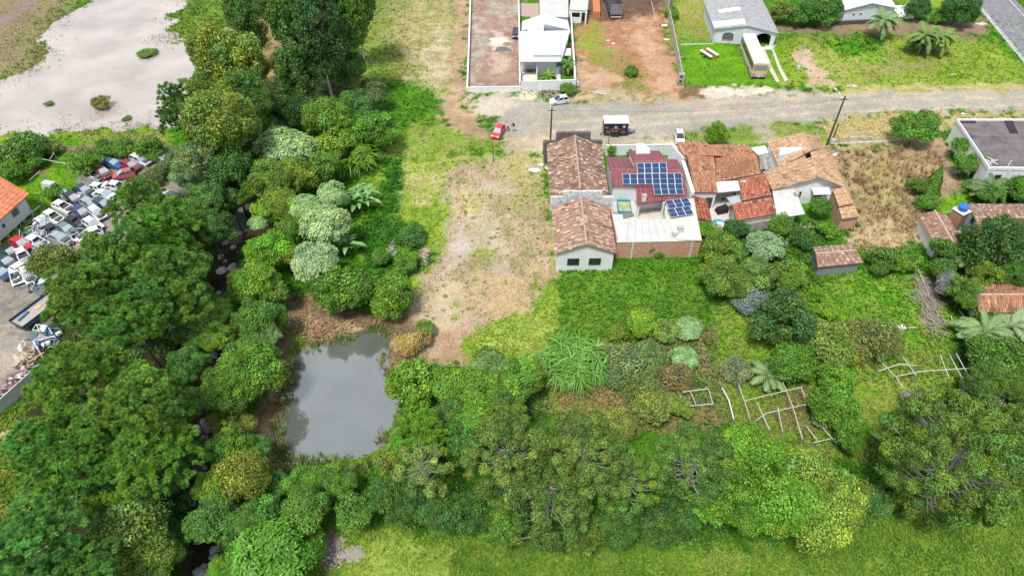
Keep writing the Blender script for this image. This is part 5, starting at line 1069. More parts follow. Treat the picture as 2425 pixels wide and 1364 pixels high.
    o = slab(r, 'dark_awning', [(1450, 504), (1499, 504), (1503, 512), (1476, 519), (1474, 507)], 2.6, .04, mat('dark_sheet', (.16, .165, .16), .7, .2, 1))
    # chimney hood, chimney, small vent
    mb = MB(); c = W(1523, 362, 4.6); mb.prism([W(x, y, 4.4)[:2] for x, y in ((1506, 368), (1539, 367), (1536, 360), (1520, 352), (1505, 352))], 4.0, [4.75, 4.75, 5.0, 5.25, 5.25]); mb.build('roof_light', WHITE, r, r.location)
    mb = MB(); c = W(1525, 470, 3.0); mb.box((c.x, c.y, 2.95), (.55, .5, 1.1)); mb.box((c.x, c.y, 3.56), (.6, .55, .1), m=1); mb.build('chimney', [OFFW, CONC], r, r.location)
    mb = MB(); c = W(1610, 548, 3.1); mb.box((c.x, c.y, 3.4), (.75, .6, .7)); mb.box((c.x, c.y, 3.8), (.8, .65, .1), m=1); mb.build('chimney', [CONCL, CONC], r, r.location)
    mb = MB(); mb.cyl(W(1599, 551, 3.3)[:], .45, .5, 14, r2=.4); mb.build('roof_tank', METALG, r, r.location)
    window(r, W(1531, 462, 0) + Vector((0, 0, 0)), W(1572, 460, 0), .5, 1.4, 1.0, 1.9, DARKMET)
    # panels: each one a frame with a dark-blue cell face
    cell, t, b = new_mat('solar_cell'); L = t.links.new; uv = N(t, 'ShaderNodeTexCoord'); br = N(t, 'ShaderNodeTexBrick', offset=0.0, **{'Scale': 1.0, 'Mortar Size': .007, 'Brick Width': .166, 'Row Height': .16, 'Color1': (.010, .036, .11, 1), 'Color2': (.013, .046, .135, 1), 'Mortar': (.06, .09, .15, 1)})
    L(uv.outputs['Object'], br.inputs['Vector']); L(br.outputs['Color'], b.inputs['Base Color']); b.inputs['Roughness'].default_value = .22; b.inputs['Specular IOR Level'].default_value = .5
    ALU = mat('panel_frame', (.72, .73, .74), .4, .05, metal=.2); pm = MB(); w, h = 1.0, 2.0
    for cx, cy, sx, sy in ((0, h / 2 - .02, w, .04), (0, -h / 2 + .02, w, .04), (-w / 2 + .02, 0, .04, h - .08), (w / 2 - .02, 0, .04, h - .08), (0, 0, w - .08, .025)): pm.box((cx, cy, .025), (sx, sy, .05))
    f0 = pm.build('solar_panel', ALU); fm = f0.data; bpy.data.objects.remove(f0); cm = MB(); cm.box((0, 0, .012), (w - .08, h - .08, .024)); c0 = cm.build('cells', cell); cmesh = c0.data; bpy.data.objects.remove(c0)
    def array(tl, tr, br_, bl, nx, ny, lift=.14):
        tl, tr, br_, bl = P3(tl), P3(tr), P3(br_), P3(bl); nr = (tr - tl).cross(tl - bl).normalized(); nr = nr if nr.z > 0 else -nr
        for i in range(nx):
            for j in range(ny):
                f = lambda u, v: bl.lerp(br_, u).lerp(tl.lerp(tr, u), v); c = f((i + .5) / nx, (j + .5) / ny); ux = (f((i + 1) / nx, (j + .5) / ny) - f(i / nx, (j + .5) / ny)); uy = (f((i + .5) / nx, (j + 1) / ny) - f((i + .5) / nx, j / ny))
                lx, ly = ux.length, uy.length; X = ux.normalized(); Z = nr; Y = Z.cross(X); M = Matrix((X, Y, Z)).transposed().to_4x4(); M.translation = c + nr * lift - r.location
                o = link('solar_panel', fm, r); o.matrix_local = M @ Matrix.Diagonal((lx * .992 / w, ly * .995 / h, 1, 1)); g = link('cells', cmesh, o)
    array((1507, 388, 4.85), (1577, 387, 4.85), (1580, 411.5, 4.1), (1509, 412, 4.1), 4, 1); array((1473, 413.5, 4.0), (1613, 412, 4.0), (1616, 438, 3.3), (1475, 438.5, 3.3), 8, 1)
    array((1546, 438.5, 3.3), (1615, 438, 3.3), (1618, 463.5, 2.85), (1548, 464.5, 2.85), 4, 1, .22); array((1577, 477, 3.5), (1631, 470, 3.5), (1640, 509, 3.2), (1585, 517, 3.2), 3, 2, .1)
    for x0, y0, x1, y1 in ((1440, 357, 1592, 356),): pass
solar()
wall_line('street_wall', [(1434, 368), (1590, 366)], 1.75, .18, WHITE, label='white street wall in front of the solar-panelled house', cap=FRAME)

# --- 3. red-tiled house with courtyard
def redhouse():
    r = empty('red_tiled_house', W(1720, 470, 0)); tag(r, 'red-tiled house with white courtyard behind the solar-panelled house', 'house')
    tiled(r, 'roof', [((1645, 456, 3.0), (1699, 457, 3.0), (1691, 372, 4.6), (1627, 368, 4.6)), ((1672, 337, 3.4), (1603, 337, 3.4), (1624, 368, 4.6), (1712, 369, 4.6))], 'orange', 41, moss=.1)
    tiled(r, 'east_roof', [((1697, 431, 3.0), (1801, 412, 3.1), (1794, 374, 4.2), (1693, 374, 4.2)), ((1771, 343, 3.2), (1672, 344, 3.2), (1706, 374, 4.2), (1794, 374, 4.2))], 'orange', 43, moss=.08)
    tiled(r, 'rear_roof', [((1758, 476, 2.6), (1828, 462, 2.6), (1812, 412, 3.4), (1749, 424, 3.4))], 'red', 45, moss=.2); tiled(r, 'shed_roof', [((1745, 523, 2.2), (1841, 506, 2.2), (1827, 468, 2.9), (1734, 484, 2.9))], 'red', 47, moss=.25)
    tiled(r, 'patio_roof', [((1686, 524, 2.1), (1648, 515, 2.9), (1639, 463, 2.9), (1674, 472, 2.1))], 'red', 49, moss=.2, tw=.42, tl=.24)
    for a, b in (((1624, 368, 4.6), (1712, 369, 4.6)), ((1706, 374, 4.2), (1794, 374, 4.2))): ridge_cap(r, a, b, CAPR)
    body(r, 'wall', [(1645, 456, 3.0), (1699, 457, 3.0), (1712, 369, 3.4), (1672, 337, 3.4), (1603, 337, 3.4), (1624, 368, 3.0)], WHITE); body(r, 'east_wall', [(1697, 431, 3.0), (1801, 412, 3.0), (1771, 343, 3.1), (1672, 344, 3.1)], OFFW)
    body(r, 'rear_wall', [(1758, 476, 2.6), (1828, 462, 2.6), (1812, 412, 3.3), (1749, 424, 3.3)], OFFW); body(r, 'shed_wall', [(1745, 523, 2.2), (1841, 506, 2.2), (1827, 468, 2.8), (1734, 484, 2.8)], CONC, inset=.12)
    body(r, 'patio_wall', [(1686, 524, 2.1), (1648, 515, 2.8), (1639, 463, 2.8), (1674, 472, 2.1)], BRICKW, inset=.1)
    slab(r, 'white_awning', [(1697, 430), (1759, 428), (1762, 450), (1700, 456)], 2.95, .08, METALW); slab(r, 'courtyard_floor', [(1660, 455), (1760, 440), (1770, 545), (1680, 550)], .05, .3, FLOORT)
    mb = MB(); a, b, c = W(1588, 345, 3.6), W(1619, 376, 3.9), W(1640, 459, 3.2)
    for p, q, z, w_ in ((a, b, 4.0, .2), (b, c, 3.55, .5)): d = q - p; mb.box((((p + q) / 2).x, ((p + q) / 2).y, z / 2), (d.length, w_, z), math.atan2(d.y, d.x))
    mb.build('party_wall', WHITE, r, r.location)
    mb = MB(); a, b = W(1610, 348, 4.3), W(1625, 372, 4.3); d = b - a; mb.box((((a + b) / 2).x, ((a + b) / 2).y, 4.0), (d.length, .22, .9), math.atan2(d.y, d.x)); mb.build('brick_upstand', BRICKW, r, r.location)
    mb = MB(); a, b = W(1686, 556, .0), W(1748, 556, .0); d = b - a; mb.box((((a + b) / 2).x, ((a + b) / 2).y, .6), (d.length, .18, 1.5), math.atan2(d.y, d.x)); mb.build('yard_wall', BRICKW, r, r.location)
    mb = MB(); a, b = W(1747, 556, .0), W(1842, 540, .0); d = b - a; mb.box((((a + b) / 2).x, ((a + b) / 2).y, .8), (d.length, .18, 2.0), math.atan2(d.y, d.x)); mb.build('rear_yard_wall', CONC, r, r.location)
    a, b = W(1647, 455, 2.9), W(1698, 456, 2.9); mb = MB(); d = b - a; c = a.lerp(b, .72); mb.box((c.x, c.y - .02, 1.0), (.9, .1, 2.0), math.atan2(d.y, d.x)); mb.build('door', DARKMET, r, r.location)
    slab(r, 'grey_awning', [(1720, 468), (1750, 462), (1756, 478), (1733, 484)], 2.3, .05, mat('steel_sheet', (.40, .42, .45), .5, .1, 1)); mb = MB()
    for x, y in ((1722, 470), (1735, 484)): p = W(x, y, 2.25); mb.tube([(p.x, p.y, 0), (p.x, p.y, 2.25)], .05)
    mb.build('awning_post', DARKMET, r, r.location)
redhouse()

# --- 4. tan-tiled house
def tanhouse():
    r = empty('tan_tiled_house', W(1900, 440, 0)); tag(r, 'tan-tiled house with white gable beside the dry lot', 'house')
    zr = 4.5
    tiled(r, 'roof', [((1829, 450, 3.0), (1806, 407, 3.0), (1922, 372, zr), (1940, 421, zr)), ((1963, 345, 3.0), (1999, 443, 3.0), (1940, 421, zr), (1914, 345, zr))], 'tan', 51, moss=.06)
    tiled(r, 'upper_roof', [((1845, 398, 3.5), (1818, 336, 3.5), (1901, 314, 4.9), (1922, 356, 4.9)), ((1938, 322, 3.4), (1952, 352, 3.4), (1922, 356, 4.9), (1901, 314, 4.9))], 'tan', 53, moss=.05)
    ridge_cap(r, (1940, 421, zr), (1916, 350, zr), CAPT); ridge_cap(r, (1922, 356, 4.9), (1901, 314, 4.9), CAPT)
    mb = MB(); A, B, C = W(1829, 450, 2.9), W(1999, 443, 2.9), W(1940, 421, 4.35); c = W(1900, 385, 3); ins = lambda p: p + Vector((c.x - p.x, c.y - p.y, 0)).normalized() * .45
    A, B, C = ins(A), ins(B), ins(C); g = lambda p: Vector((p.x, p.y, -.3)); mb.add([g(A), g(B), B, C, A], [(0, 1, 2, 3, 4)]); D, E_ = ins(W(1963, 345, 2.9)), ins(W(1806, 407, 2.9)); mb.quad(g(B), g(D), D, B); mb.quad(g(E_), g(A), A, E_); mb.quad(g(D), g(E_), E_, D)
    mb.build('wall', WHITE, r, r.location)
    body(r, 'upper_wall', [(1845, 398, 3.5), (1818, 336, 3.5), (1938, 322, 3.4), (1952, 352, 3.4)], WHITE)
    mb = MB(); a, b, c2 = W(1846, 372, 4.1), W(1925, 352, 4.75), W(1848, 353, 4.6); mb.prism([W(1844, 373, 4.3)[:2], W(1846, 355, 4.3)[:2], W(1926, 352, 4.3)[:2]], 2.8, 4.65); mb.build('upper_gable', WHITE, r, r.location)
    tiled(r, 'new_tile_patch', [((1853, 396, 3.66), (1846, 372, 3.66), (1905, 364, 4.2), (1909, 378, 4.15))], 'tan', 57, moss=0)
    window(r, A, B, .38, 1.1, 1.3, 2.1, DARKMET, 1); w_ = window(r, A, B, .70, 1.3, 1.0, 2.0, FRAME)
    mb = MB(); d = (B - A).normalized(); n = Vector((d.y, -d.x, 0)); p = Vector((A.x, A.y, 0)).lerp(Vector((B.x, B.y, 0)), .69); mb.add([p + d * -1.2 + n * .05 + Vector((0, 0, 2.75)), p + d * 1.2 + n * .05 + Vector((0, 0, 2.75)), p + d * 1.2 + n * 1.1 + Vector((0, 0, 2.35)), p + d * -1.2 + n * 1.1 + Vector((0, 0, 2.35)),
       p + d * -1.2 + n * .05 + Vector((0, 0, 2.7)), p + d * 1.2 + n * .05 + Vector((0, 0, 2.7)), p + d * 1.2 + n * 1.1 + Vector((0, 0, 2.25)), p + d * -1.2 + n * 1.1 + Vector((0, 0, 2.25))], [(3, 2, 1, 0), (4, 5, 6, 7), (0, 1, 5, 4), (1, 2, 6, 5), (2, 3, 7, 6), (3, 0, 4, 7)]); mb.build('white_awning', METALW, r, r.location)
    sheet(r, 'grey_awning', (1840, 518, 2.2), (1907, 507, 2.2), (1879, 443, 2.75), (1829, 451, 2.75), METALG, .5, .04); body(r, 'annex_wall', [(1840, 518, 2.1), (1890, 507, 2.1), (1879, 443, 2.6), (1829, 451, 2.6)], OFFW, inset=.3)
    tiled(r, 'lean_to_roof', [((1986, 489, 2.5), (1972, 449, 2.5), (2000, 443, 2.9), (2022, 482, 2.9)), ((1994, 519, 2.1), (1986, 490, 2.1), (2022, 484, 2.5), (2035, 513, 2.5))], 'tan', 59, moss=.05)
    body(r, 'lean_to_wall', [(1994, 519, 2.0), (1972, 449, 2.4), (2000, 443, 2.8), (2035, 513, 2.4)], BRICKW, inset=.12)
    q = random.Random(8)
    for k in range(5):
        x = 1797 + k * 8; y = 368 + k * 1.5; o = slab(r, 'old_sheet', [(x, y), (x + 11, y - 2), (x + 20, y + 30), (x + 8, y + 34)], 2.7 + .03 * k, .03, FIBRE if k % 2 else mat('mossy_sheet', (.27, .255, .23), .95, .3, 1.2))
    body(r, 'entry_wall', [(1800, 402, 2.65), (1840, 398, 2.65), (1820, 362, 2.65), (1796, 366, 2.65)], CONC)
    slab(r, 'white_parapet', [(1778, 350), (1812, 345), (1820, 362), (1796, 367)], 2.4, .12, WHITE); mb = MB(); c = W(1876, 431, 3.4); mb.box((c.x, c.y, 3.5), (.35, .35, .8)); mb.build('chimney', CONC, r, r.location)
    mb = MB(); c = W(1885, 463, 2.6); mb.box((c.x, c.y, 2.75), (.6, .5, .6)); mb.build('vent_box', CONC, r, r.location)
    d0 = W(1976, 367, 3.0); dish = MB(); rings = [[(d0.x + math.cos(2 * math.pi * k / 14) * rr, d0.y - zz, d0.z + .3 + math.sin(2 * math.pi * k / 14) * rr) for k in range(14)] for rr, zz in ((.02, -.1), (.3, -.04), (.45, .08))]; dish.loft(rings, cap=False); dish.tube([(d0.x - .6, d0.y, d0.z - .7), (d0.x, d0.y + .1, d0.z + .3)], .03); dish.build('satellite_dish', METALW, r, r.location)
tanhouse()

# --- 5. white building with a dark flat roof
def flatroof():
    r = empty('flat_roofed_building', W(2330, 425, 0)); tag(r, 'white building with stained dark flat roof beside the dry lot', 'building'); z = 3.9
    DR = mat('dark_roof', (.155, .14, .135), .9, .25, .7, .1, stain=((.05, .05, .052), .28, .54)); pts = [(2267, 283), (2520, 283), (2600, 400), (2343, 396)]
    P = [W(x, y, z) for x, y in pts]; mb = MB(); mb.prism([p[:2] for p in P], -.3, z - .25, 0, 1); mb.build('wall', [WHITE, DR], r, r.location)
    mb = MB(); cs = [W(*p, z) for p in pts]
    for i in range(4): a, b = cs[i], cs[(i + 1) % 4]; d = b - a; mb.box((((a + b) / 2).x, ((a + b) / 2).y, z - .19 + i * .002), (d.length + .18, .2 - i * .003, .45), math.atan2(d.y, d.x))
    mb.build('parapet', WHITE, r, r.location)
    a, b = P[0], P[3]; mb = MB(); 
    window(r, P[0], P[3], .80, 1.0, .1, 2.3, DARKMET, name='door'); 
    w1 = window(r, P[3], P[2], .13, .9, 1.8, 2.6, DARKMET); w2 = window(r, P[3], P[2], .36, 1.2, .3, 2.6, mat('blue_grey_door', (.25, .32, .36), .6, .2))
    for x0, y0, x1, y1, nm in ((2271, 285, 2312, 292, 'roof_pit'), (2378, 286, 2412, 316, 'roof_well')):
        o = slab(r, nm, [(x0, y0), (x0 + (20 if nm == 'roof_well' else 38), y0), (x1, y1), (x1 - (20 if nm == 'roof_well' else 36), y1)], z - .2, .06, mat('tarred_pit', (.03, .028, .028), .9, .3, 1))
    for x, y in ((2308, 281), (2342, 392), (2388, 392)): mb = MB(); p = W(x, y, z); mb.cyl((p.x, p.y, z + .3), .09, 1.0, 8); mb.build('vent_pipe', METALW, r, r.location)
    for t in (.0, .20, .5): mb = MB(); p = P[3].lerp(P[2], t); mb.tube([(p.x, p.y - .12, 0), (p.x, p.y - .12, z - .5)], .08); mb.build('drain_pipe', METALW, r, r.location)
    q = random.Random(3); mb = MB(); c = W(2345, 380, z)
    for k in range(7): mb.box((c.x + q.uniform(-1, 1), c.y + q.uniform(-.6, .6), z - .15 + k * .03), (q.uniform(.5, 1.4), .2, .06), q.uniform(0, 3))
    o = mb.build('scrap_boards', WOODP); tag(o, 'scrap boards lying on the dark flat roof corner', 'boards')
flatroof()

# --- 6. tank house
def tankhouse():
    r = empty('tank_house', W(2240, 560, 0)); tag(r, 'white house with rose-tiled roofs and brick tower at the right edge', 'house')
    tiled(r, 'gable_roof', [((2220, 588, 2.5), (2176, 508, 2.5), (2213, 499, 3.6), (2258, 575, 3.6)), ((2244, 510, 2.5), (2283, 584, 2.5), (2258, 575, 3.6), (2213, 499, 3.6))], 'rose', 61, moss=.12); ridge_cap(r, (2213, 499, 3.6), (2258, 575, 3.6), CAPM)
    body(r, 'gable_wall', [(2220, 588, 2.4), (2176, 508, 2.4), (2244, 510, 2.4), (2283, 584, 2.4)], OFFW, inset=.5)
    tiled(r, 'roof', [((2318, 547, 3.0), (2520, 547, 3.0), (2500, 516, 4.4), (2308, 516, 4.4)), ((2480, 484, 3.0), (2290, 484, 3.0), (2308, 516, 4.4), (2500, 516, 4.4))], 'rose', 63, moss=.1); ridge_cap(r, (2308, 516, 4.4), (2500, 516, 4.4), CAPM)
    a, b = W(2292, 485, 2.9), W(2320, 546, 2.9); m_ = (a + b) / 2; mb = MB(); g = lambda p: Vector((p.x, p.y, -.3)); k = Vector((.35, 0, 0)); a, b, m_ = a + k, b + k, m_ + k; mb.add([g(a), a, Vector((m_.x, m_.y, 4.25)), b, g(b)], [(0, 1, 2, 3, 4)]); e = Vector((14, 0, 0)); mb.quad(g(b), b, b + e, g(b) + e); mb.quad(g(a) + e, a + e, a, g(a)); mb.build('wall', WHITE, r, r.location)
    window(r, a, b, .45, .9, 1.6, 2.6, mat('grey_frame', (.35, .42, .42), .6, .1), 1); window(r, a, b, .75, .8, 1.2, 2.2, FRAME); mb = MB(); d = (b - a); p = a.lerp(b, .82); mb.box((p.x - .03, p.y, .75), (.75, .1, 1.3), math.atan2(d.y, d.x)); mb.build('blue_door', mat('sky_blue_paint', (.25, .52, .70), .6, .08), r, r.location)
    mb = MB(); c = W(2277, 500, 4.0); 
    BR = mat('old_brick', (.33, .185, .125), .95, .25, 3, .3); mb.box((c.x, c.y, 1.9), (1.5, 1.5, 4.4), .5); mb.build('brick_tower', BR, r, r.location)
    mb = MB(); mb.box((c.x, c.y, 4.14), (1.7, 1.7, .08), .5); mb.build('tower_slab', CONCL, r, r.location)
    t = empty('water_tank', (c.x, c.y, 4.18)); tag(t, 'blue plastic water tank on top of the brick tower', 'water tank'); BL = mat('blue_plastic', (.02, .16, .55), .45, .1); mb = MB(); mb.cyl((0, 0, .3), .5, .6, 18, r2=.62); mb.build('tank_body', BL, t); mb = MB(); mb.cyl((0, 0, .66), .68, .12, 18, r2=.6); mb.cyl((0, 0, .75), .5, .06, 18, r2=.2); mb.build('lid', BL, t)
    mb = MB(); q = W(2232, 505, 2.4); mb.tube([(c.x, c.y, 4.3), tuple(q)], .05); mb.build('overflow_pipe', METALW, r, r.location)
    p = W(2269, 551, 1.0); mb = MB(); mb.cyl((p.x, p.y, .55), .42, 1.1, 14); o = mb.build('water_barrel', METALW); tag(o, 'white barrel between the two roofs of the tank house', 'barrel')
tankhouse()

# --- 7. shed, lower right house
def shed():
    r = empty('wooden_shed', W(1985, 640, 0)); tag(r, 'small grey board shed with a rose tile roof', 'shed')
    tiled(r, 'roof', [((1937, 633, 2.0), (2046, 622, 2.0), (2028, 593, 2.9), (1932, 601, 2.9)), ((2018, 579, 2.0), (1925, 586, 2.0), (1932, 601, 2.9), (2028, 593, 2.9))], 'rose', 71, moss=.05); ridge_cap(r, (1932, 601, 2.9), (2028, 593, 2.9), CAPM)
    A, B, C, D = (W(*p, 1.9) for p in ((1941, 630), (2038, 620), (2016, 583), (1929, 590))); q = random.Random(2)
    for s, e in ((A, B), (B, C), (C, D), (D, A)):
        d = e - s; n = max(3, int(d.length / .42))
        for k in range(n):
            p = s.lerp(e, (k + .5) / n); mb = MB(); mb.box((0, 0, 0), (d.length / n * .95, .05, 2.1)); o = mb.build('board', WOODG, r); o.location = Vector((p.x, p.y, .85 + q.uniform(-.04, .04))) - r.location; o.rotation_euler = (0, 0, math.atan2(d.y, d.x))
shed()
def lowhouse():
    r = empty('lower_tiled_house', W(2380, 740, 0)); tag(r, 'white house with brown-orange tile roof at the right edge', 'house')
    tiled(r, 'roof', [((2318, 739, 2.8), (2520, 741, 2.8), (2520, 697, 4.0), (2311, 698, 4.0)), ((2520, 670, 2.8), (2305, 670, 2.8), (2311, 698, 4.0), (2520, 697, 4.0))], 'orange', 81, moss=.3); ridge_cap(r, (2311, 698, 4.0), (2520, 697, 4.0), CAPM)
    body(r, 'wall', [(2318, 739, 2.7), (2520, 741, 2.7), (2520, 670, 2.7), (2305, 670, 2.7)], WHITE, inset=.4)
    a = W(2320, 700, 2.7); mb = MB(); mb.add([W(2325, 735, 2.6), W(2314, 674, 2.6), W(2316, 698, 3.8)], [(0, 1, 2)]); mb.build('gable', BLUEW, r, r.location)
lowhouse()
wall_line('garden_wall', [(2395, 782), (2470, 779)], 1.2, .15, CONC, label='low grey garden wall below the lower tiled house')

# --- 8. grey-roofed house with arches
def archhouse():
    r = empty('arched_house', W(1770, 100, 0)); tag(r, 'white house with arched openings and grey fibre-cement roof behind the bus', 'house')
    A, B, C, D = W(1691, 70, 2.9), W(1845, 80, 2.9), W(1805, 0, 2.9), W(1666, 2, 2.9); m1, m2 = W(1771, 62, 3.9), W(1745, -10, 3.9)
    k = lambda p, q, t: p.lerp(q, t)
    sheet(r, 'roof', A, D, m2, m1, FIBRE, .35, .05); sheet(r, 'east_roof', C, B, m1, m2, FIBRE, .35, .05)
    for t0, t1, u in ((.05, .22, .02), (.48, .6, .3)):
        f = lambda s, v: k(k(A, D, s), k(m1, m2, s), v) + Vector((-.05, 0, .09)); o = sheet(r, 'roof_light_sheet', f(t0, u), f(t1, u), f(t1, .97), f(t0, .97), FIBREL, .35, .05)
    c = (A + B + C + D) / 4; ins = lambda p: p + Vector((c.x - p.x, c.y - p.y, 0)).normalized() * .55; a, b, cc, d = (ins(p) for p in (A, B, C, D)); m_ = (a + b) / 2; mb = MB(); g = lambda p: Vector((p.x, p.y, -.3)); mt = Vector((m_.x, m_.y, 3.75))
    # front wall with a real carport opening at its right end
    dd = (b - a); o0, o1 = a.lerp(b, .70), a.lerp(b, .93); arch = []
    for i in range(9):
        t = math.pi * i / 8; cx = (1 - math.cos(t)) / 2; arch.append(Vector((o0.x + (o1.x - o0.x) * cx, o0.y + (o1.y - o0.y) * cx, 1.9 + .65 * math.sin(t))))
    e1 = Vector((o1.x, o1.y, -.3)); z_ = 2.78; rp = lambda p: Vector((p.x, p.y, 2.8 + .95 * (1 - abs((p - Vector((m_.x, m_.y, p.z))).length / ((b - a).length / 2)))))
    mb.add([g(a), g(o0), rp(o0), mt, Vector((a.x, a.y, 2.8))], [(0, 1, 2, 3, 4)]); mb.add([e1, g(b), Vector((b.x, b.y, 2.8)), rp(o1)], [(0, 1, 2, 3)])
    mb.add([g(o0)] + arch[:1] + [rp(o0)], [(0, 1, 2)])
    for i in range(8): mb.quad(arch[i], arch[i + 1], rp(arch[i + 1]), rp(arch[i]))
    mb.quad(g(b), g(cc), cc, b); mb.quad(g(d), g(a), a, d); mb.quad(g(cc), g(d), d, cc); o2 = o0.lerp(d, .55) ; mb.quad(g(o0), g(o0) + Vector((-.6, 6, 0)), o0 + Vector((-.6, 6, 0)), o0); q0 = g(o0) + Vector((-.6, 6, 0)); q1 = g(b) + Vector((-1.2, 6, 0)); mb.quad(q0, q1, q1 + Vector((0, 0, 3)), q0 + Vector((0, 0, 3)))
    mb.build('wall', BLUEW, r, r.location)
    for t, w in ((.23, 2.0), (.56, 1.7)):
        n = Vector((dd.y, -dd.x, 0)).normalized(); dn = dd.normalized(); p = a.lerp(b, t); fr = MB(); out = []
        for s, zz in ((-1, .75), (1, .75)): out.append(p + dn * w / 2 * s + Vector((0, 0, zz - p.z)))
        arc = [p + dn * (w / 2 * math.cos(math.pi * i / 10)) + Vector((0, 0, 1.75 + .55 * math.sin(math.pi * i / 10) - p.z)) for i in range(11)]; path = [out[0]] + [out[1]] + arc
        gl = MB(); gl.add([q + n * .03 for q in path] + [q + n * .005 for q in path], [tuple(range(len(path)))]); fo = MB(); fo.tube([q + n * .04 for q in path] + [path[0] + n * .04], .06, 4)
        for kx in range(7): u = -w / 2 + w * (kx + 1) / 8; fo.tube([p + dn * u + n * .06 + Vector((0, 0, .75 - p.z)), p + dn * u + n * .06 + Vector((0, 0, 2.15 - p.z))], .03, 4)
        fo_ = fo.build('arched_window', mat('iron_grille', (.30, .31, .33), .6, .1), r, r.location); gl.build('pane', mat('dusky_glass', (.10, .11, .12), .3, .2, 2), fo_, r.location)
    slab(r, 'driveway', [(1797, 104), (1838, 104), (1828, 118), (1803, 118)], .03, .1, CONCL)
archhouse()
# --- 9. white gable at the top
def topgable():
    r = empty('white_gable_house', W(2060, 40, 0)); tag(r, 'white board gable house at the top edge right of the dark tree', 'house')
    A, B, C, D = W(2000, 25, 2.9), W(2125, 20, 2.9), W(2085, -40, 2.9), W(1985, -40, 2.9); m1 = W(2065, 8, 4.2); m2 = W(2040, -50, 4.2)
    WS = mat('pale_roof_sheet', (.66, .67, .68), .6, .08, .8); sheet(r, 'roof', A, D, m2, m1, WS); sheet(r, 'east_roof', C, B, m1, m2, WS)
    mb = MB(); c = (A + B + C + D) / 4; ins = lambda p: p + Vector((c.x - p.x, c.y - p.y, 0)).normalized() * .5; a, b, cc, d = (ins(p) for p in (A, B, C, D)); m_ = (a + b) / 2; g = lambda p: Vector((p.x, p.y, -.3)); mb.add([g(a), g(b), b, Vector((m_.x, m_.y, 3.95)), a], [(0, 1, 2, 3, 4)]); mb.quad(g(b), g(cc), cc, b); mb.quad(g(d), g(a), a, d); mb.build('wall', BLUEW, r, r.location)
    window(r, a, b, .2, .7, 1.6, 2.1, FRAME); window(r, a, b, .34, .7, 1.6, 2.1, FRAME)
    slab(r, 'pale_terrace', [(2112, 14), (2160, 12), (2165, 45), (2130, 46)], .1, .3, CONCL)
topgable()
wall_line('stone_wall', [(1972, 60), (2062, 55)], .7, .4, mat('dark_stone', (.10, .08, .07), .95, .3, 3), label='dark low stone wall below the white gable at the top')

